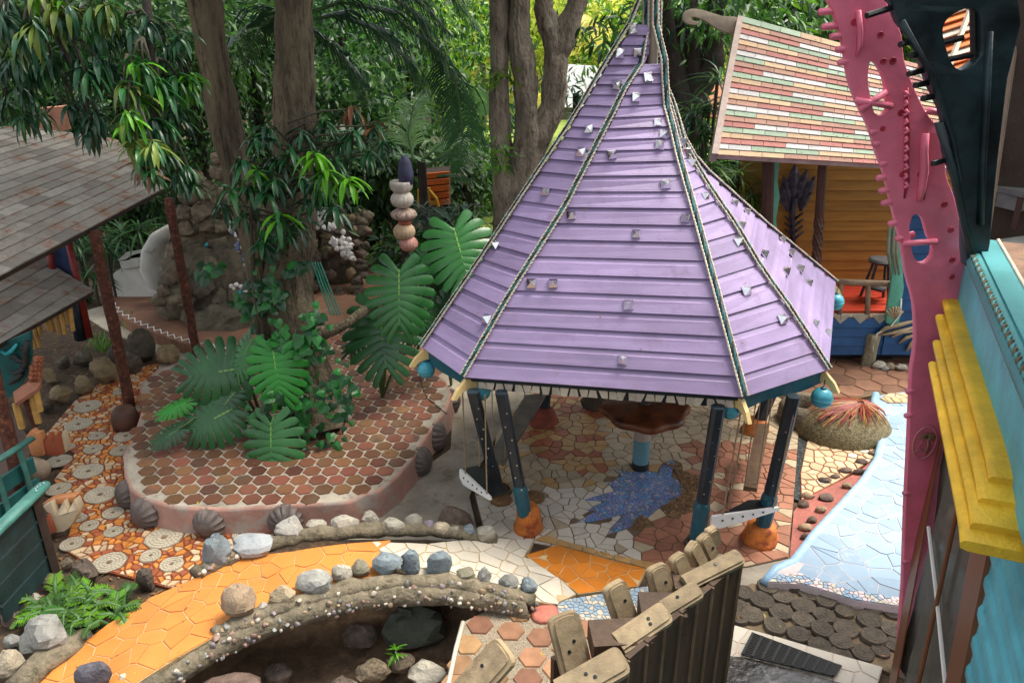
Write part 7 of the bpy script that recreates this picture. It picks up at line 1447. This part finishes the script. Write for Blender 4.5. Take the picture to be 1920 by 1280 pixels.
# ---- background trees
def bgtree(px, py, y_, w_, h_, mats, label, n=1800, size=.24, base=None, name='background_tree', grp='trees behind the courtyard', wts=None, cl=26, trunk=m_barkd, tp=TPL_S):
    c = Y(px, py, y_); s = depth(c) / F; t = thing(name, label, 'tree', (c.x, y_, 0), grp); crown(t, 'crown', c, (w_ * s / 2, w_ * s / 2.4, h_ * s / 2), n, size, mats, wts, cl, tp)
    bark([(c.x, y_, 0), (c.x + .1, y_, c.z * .5), (c.x, y_, c.z)], [.16, .13, .08], trunk, t, 'trunk', 9, 3)
DK = [m_l_dark, m_l_mid]; MD = [m_l_mid, m_l_bright, m_l_dark]; BR = [m_l_sunlime, m_l_sunyel, m_l_bright]
for a in [
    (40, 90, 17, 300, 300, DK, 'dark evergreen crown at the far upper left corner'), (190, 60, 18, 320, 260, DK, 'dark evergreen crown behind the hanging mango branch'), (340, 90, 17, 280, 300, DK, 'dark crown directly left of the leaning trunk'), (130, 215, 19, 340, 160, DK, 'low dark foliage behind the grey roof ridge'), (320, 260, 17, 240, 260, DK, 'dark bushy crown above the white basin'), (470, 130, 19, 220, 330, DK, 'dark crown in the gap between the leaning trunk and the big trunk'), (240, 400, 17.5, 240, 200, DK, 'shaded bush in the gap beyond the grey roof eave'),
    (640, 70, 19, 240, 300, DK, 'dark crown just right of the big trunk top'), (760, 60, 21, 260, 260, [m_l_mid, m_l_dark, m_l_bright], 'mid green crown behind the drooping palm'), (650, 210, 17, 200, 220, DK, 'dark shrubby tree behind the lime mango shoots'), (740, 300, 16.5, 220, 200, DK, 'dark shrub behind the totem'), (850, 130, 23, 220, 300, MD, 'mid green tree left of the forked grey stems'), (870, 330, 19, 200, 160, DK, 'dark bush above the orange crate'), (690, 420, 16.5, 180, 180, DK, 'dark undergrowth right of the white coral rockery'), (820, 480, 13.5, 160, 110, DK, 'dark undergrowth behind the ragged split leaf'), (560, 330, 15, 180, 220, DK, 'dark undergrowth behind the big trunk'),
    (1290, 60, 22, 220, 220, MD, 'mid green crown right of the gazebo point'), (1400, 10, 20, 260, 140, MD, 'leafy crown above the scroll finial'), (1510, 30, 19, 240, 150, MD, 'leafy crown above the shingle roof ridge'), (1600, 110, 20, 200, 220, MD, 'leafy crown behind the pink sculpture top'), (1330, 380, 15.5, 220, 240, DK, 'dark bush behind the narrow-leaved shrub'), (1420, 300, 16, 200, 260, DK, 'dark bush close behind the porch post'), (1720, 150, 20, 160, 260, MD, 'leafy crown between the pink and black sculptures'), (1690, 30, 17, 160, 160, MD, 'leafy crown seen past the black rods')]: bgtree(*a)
for a in [(1080, 60, 30, 200, 160, BR, 'sunlit yellow-green crown right of the forked grey stems'), (1160, 50, 33, 220, 180, BR, 'sunlit yellow-green crown behind the gazebo point'), (1000, 40, 32, 160, 160, BR, 'sunlit yellow-green crown between the grey stems'), (900, 40, 31, 160, 140, [m_l_sunlime, m_l_mid], 'light green crown left of the grey stems'), (1215, 170, 28, 90, 160, BR, 'sunlit yellow-green bush low behind the purple roof ridge'), (1270, 170, 27, 160, 160, BR, 'sunlit lime bush behind the dark tree limbs'), (1240, 30, 30, 140, 120, BR, 'sunlit lime crown right of the mast')]: bgtree(*a, n=1500, size=.36, grp='sunlit trees beyond the courtyard', trunk=m_barkg)
for a in [(1150, 95, 19, 110, 90, [m_l_bright, m_l_mid], 'leafy spray in front of the sunlit gap'), (1080, 175, 20, 110, 110, [m_l_blue, m_l_dark], 'small dark tree in front of the pale hall')]: bgtree(*a, n=230, size=.22, cl=12, tp=TPL_M)
# far wood
c = []
n = 16000; pos = np.c_[rs.uniform(-45, 45, n), rs.uniform(40, 52, n), rs.uniform(-.5, 11, n)]
mi = (np.abs(pos[:, 0] - 5) < 9).astype(int) * 1  # middle leaves take the lightened yellow-green, sunlight put into the colour
o = scatter('far_wood', TPL_S, pos, rs.normal(size=(n, 3)) + [0, 0, -.4], rs.normal(size=(n, 3)) * .5 + [0, -.4, 1], rs.uniform(.6, 1.4, n), [m_l_mid, m_l_sunyel], None, mi); o['kind'] = 'stuff'
mb = MB(); mb.prism([(-1.5, 19), (60, 19), (80, 60), (-3, 60)], -.2, -.018); struct(mb.obj('lawn', M('sunlit_lawn', (.20, .27, .05), .9, .3, 2, .3)))  # lawn green kept bright, its sunshine is in the colour
mb = MB(); 
for i in range(60): mb.v += [(-70 + 140 * i / 59, 55 + 3 * math.sin(i * .7), -1), (-70 + 140 * i / 59, 58 + 3 * math.sin(i * .7), 12 + 2 * math.sin(i * 1.1))]
for i in range(59): mb.f.append((2 * i, 2 * i + 2, 2 * i + 3, 2 * i + 1)); mb.m.append(0)
struct(mb.obj('wooded_hill', m_l_mid, None, True))
n = 9000; pos = np.c_[rs.uniform(-26, .5, n), rs.uniform(20, 26, n), np.abs(rs.normal(size=n)) * 1.3]
o = scatter('undergrowth', TPL_M, pos, rs.normal(size=(n, 3)) + [0, 0, -.2], rs.normal(size=(n, 3)) * .5 + [0, -.4, 1], rs.uniform(.3, .7, n), [m_l_dark, m_l_mid], None, rs.choice(2, n, p=[.75, .25])); o['kind'] = 'stuff'
# ground litter
o = []
n = 900; pos = []
for _ in range(n):
    px, py = random.choice([(random.uniform(60, 340), random.uniform(600, 720)), (random.uniform(0, 330), random.uniform(1000, 1180)), (random.uniform(250, 880), random.uniform(1150, 1280))]); z = -.02
    p = G(px, py, z); pos.append(p)
scatter('leaf_litter', leaftpl(1, .4, 2, .2, .2), [p + Vector((0, 0, .005)) for p in pos if not inside((p.x, p.y), PIT)], [(random.gauss(0, 1), random.gauss(0, 1), .1) for p in pos if not inside((p.x, p.y), PIT)], [(0, 0, 1)] * sum(not inside((p.x, p.y), PIT) for p in pos), [random.uniform(.03, .08) for p in pos if not inside((p.x, p.y), PIT)], [M('dry_leaf', (.22, .11, .04), .8, .4, 9, 0)])['kind'] = 'stuff'

lp_, ld_, ls_ = [], [], []
def drop(n, poly, zf):
    xs = [p[0] for p in poly]; ys = [p[1] for p in poly]
    for _ in range(n):
        x, y = random.uniform(min(xs), max(xs)), random.uniform(min(ys), max(ys))
        if inside((x, y), poly): lp_.append((x, y, zf(x, y))); a = random.uniform(0, 6.3); ld_.append((math.cos(a), math.sin(a), random.uniform(-.05, .12))); ls_.append(random.uniform(.02, .065))
drop(130, P_PLAT, flat(ZP + .014)); drop(90, P_PATH, flat(.014)); drop(45, P_FLOOR, flat(.014)); drop(40, P_O, lambda x, y: hb_(x, y) + .009); drop(20, P_STR, flat(ZS + .012)); drop(40, P_LOG, flat(.05)); drop(40, P_NT, flat(.016)); drop(60, P_T, flat(.206))
o = scatter('fallen_leaves', leaftpl(1, .36, 2, .25, .25), lp_, ld_, [(0, 0, 1)] * len(lp_), ls_, [M('dry_leaf', (.22, .11, .04), .8, .4, 9, 0), m_l_sunyel, M('brown_leaf', (.12, .06, .025), .8, .4, 9, 0)], None, rs.choice(3, len(lp_), p=[.5, .15, .35])); o['kind'] = 'stuff'
gp, gd, gn = [], [], []
for _ in range(110):
    i = random.choice([0, 1, 1, 1, 2, 3]); a, b, c, n = random.choice(FTRI[i]); u, v = random.random(), random.random()
    if u + v > 1: u, v = 1 - u, 1 - v
    p = a + (b - a) * u + (c - a) * v + n * .03; gp.append(p); gd.append((random.gauss(0, 1), random.gauss(0, 1), random.gauss(0, .3))); gn.append(n)
o = scatter('roof_litter', leaftpl(1, .3, 2, .2, .2), gp, gd, gn, rs.uniform(.012, .035, len(gp)), [M('dry_leaf', (.22, .11, .04), .8)], gz); o['kind'] = 'stuff'
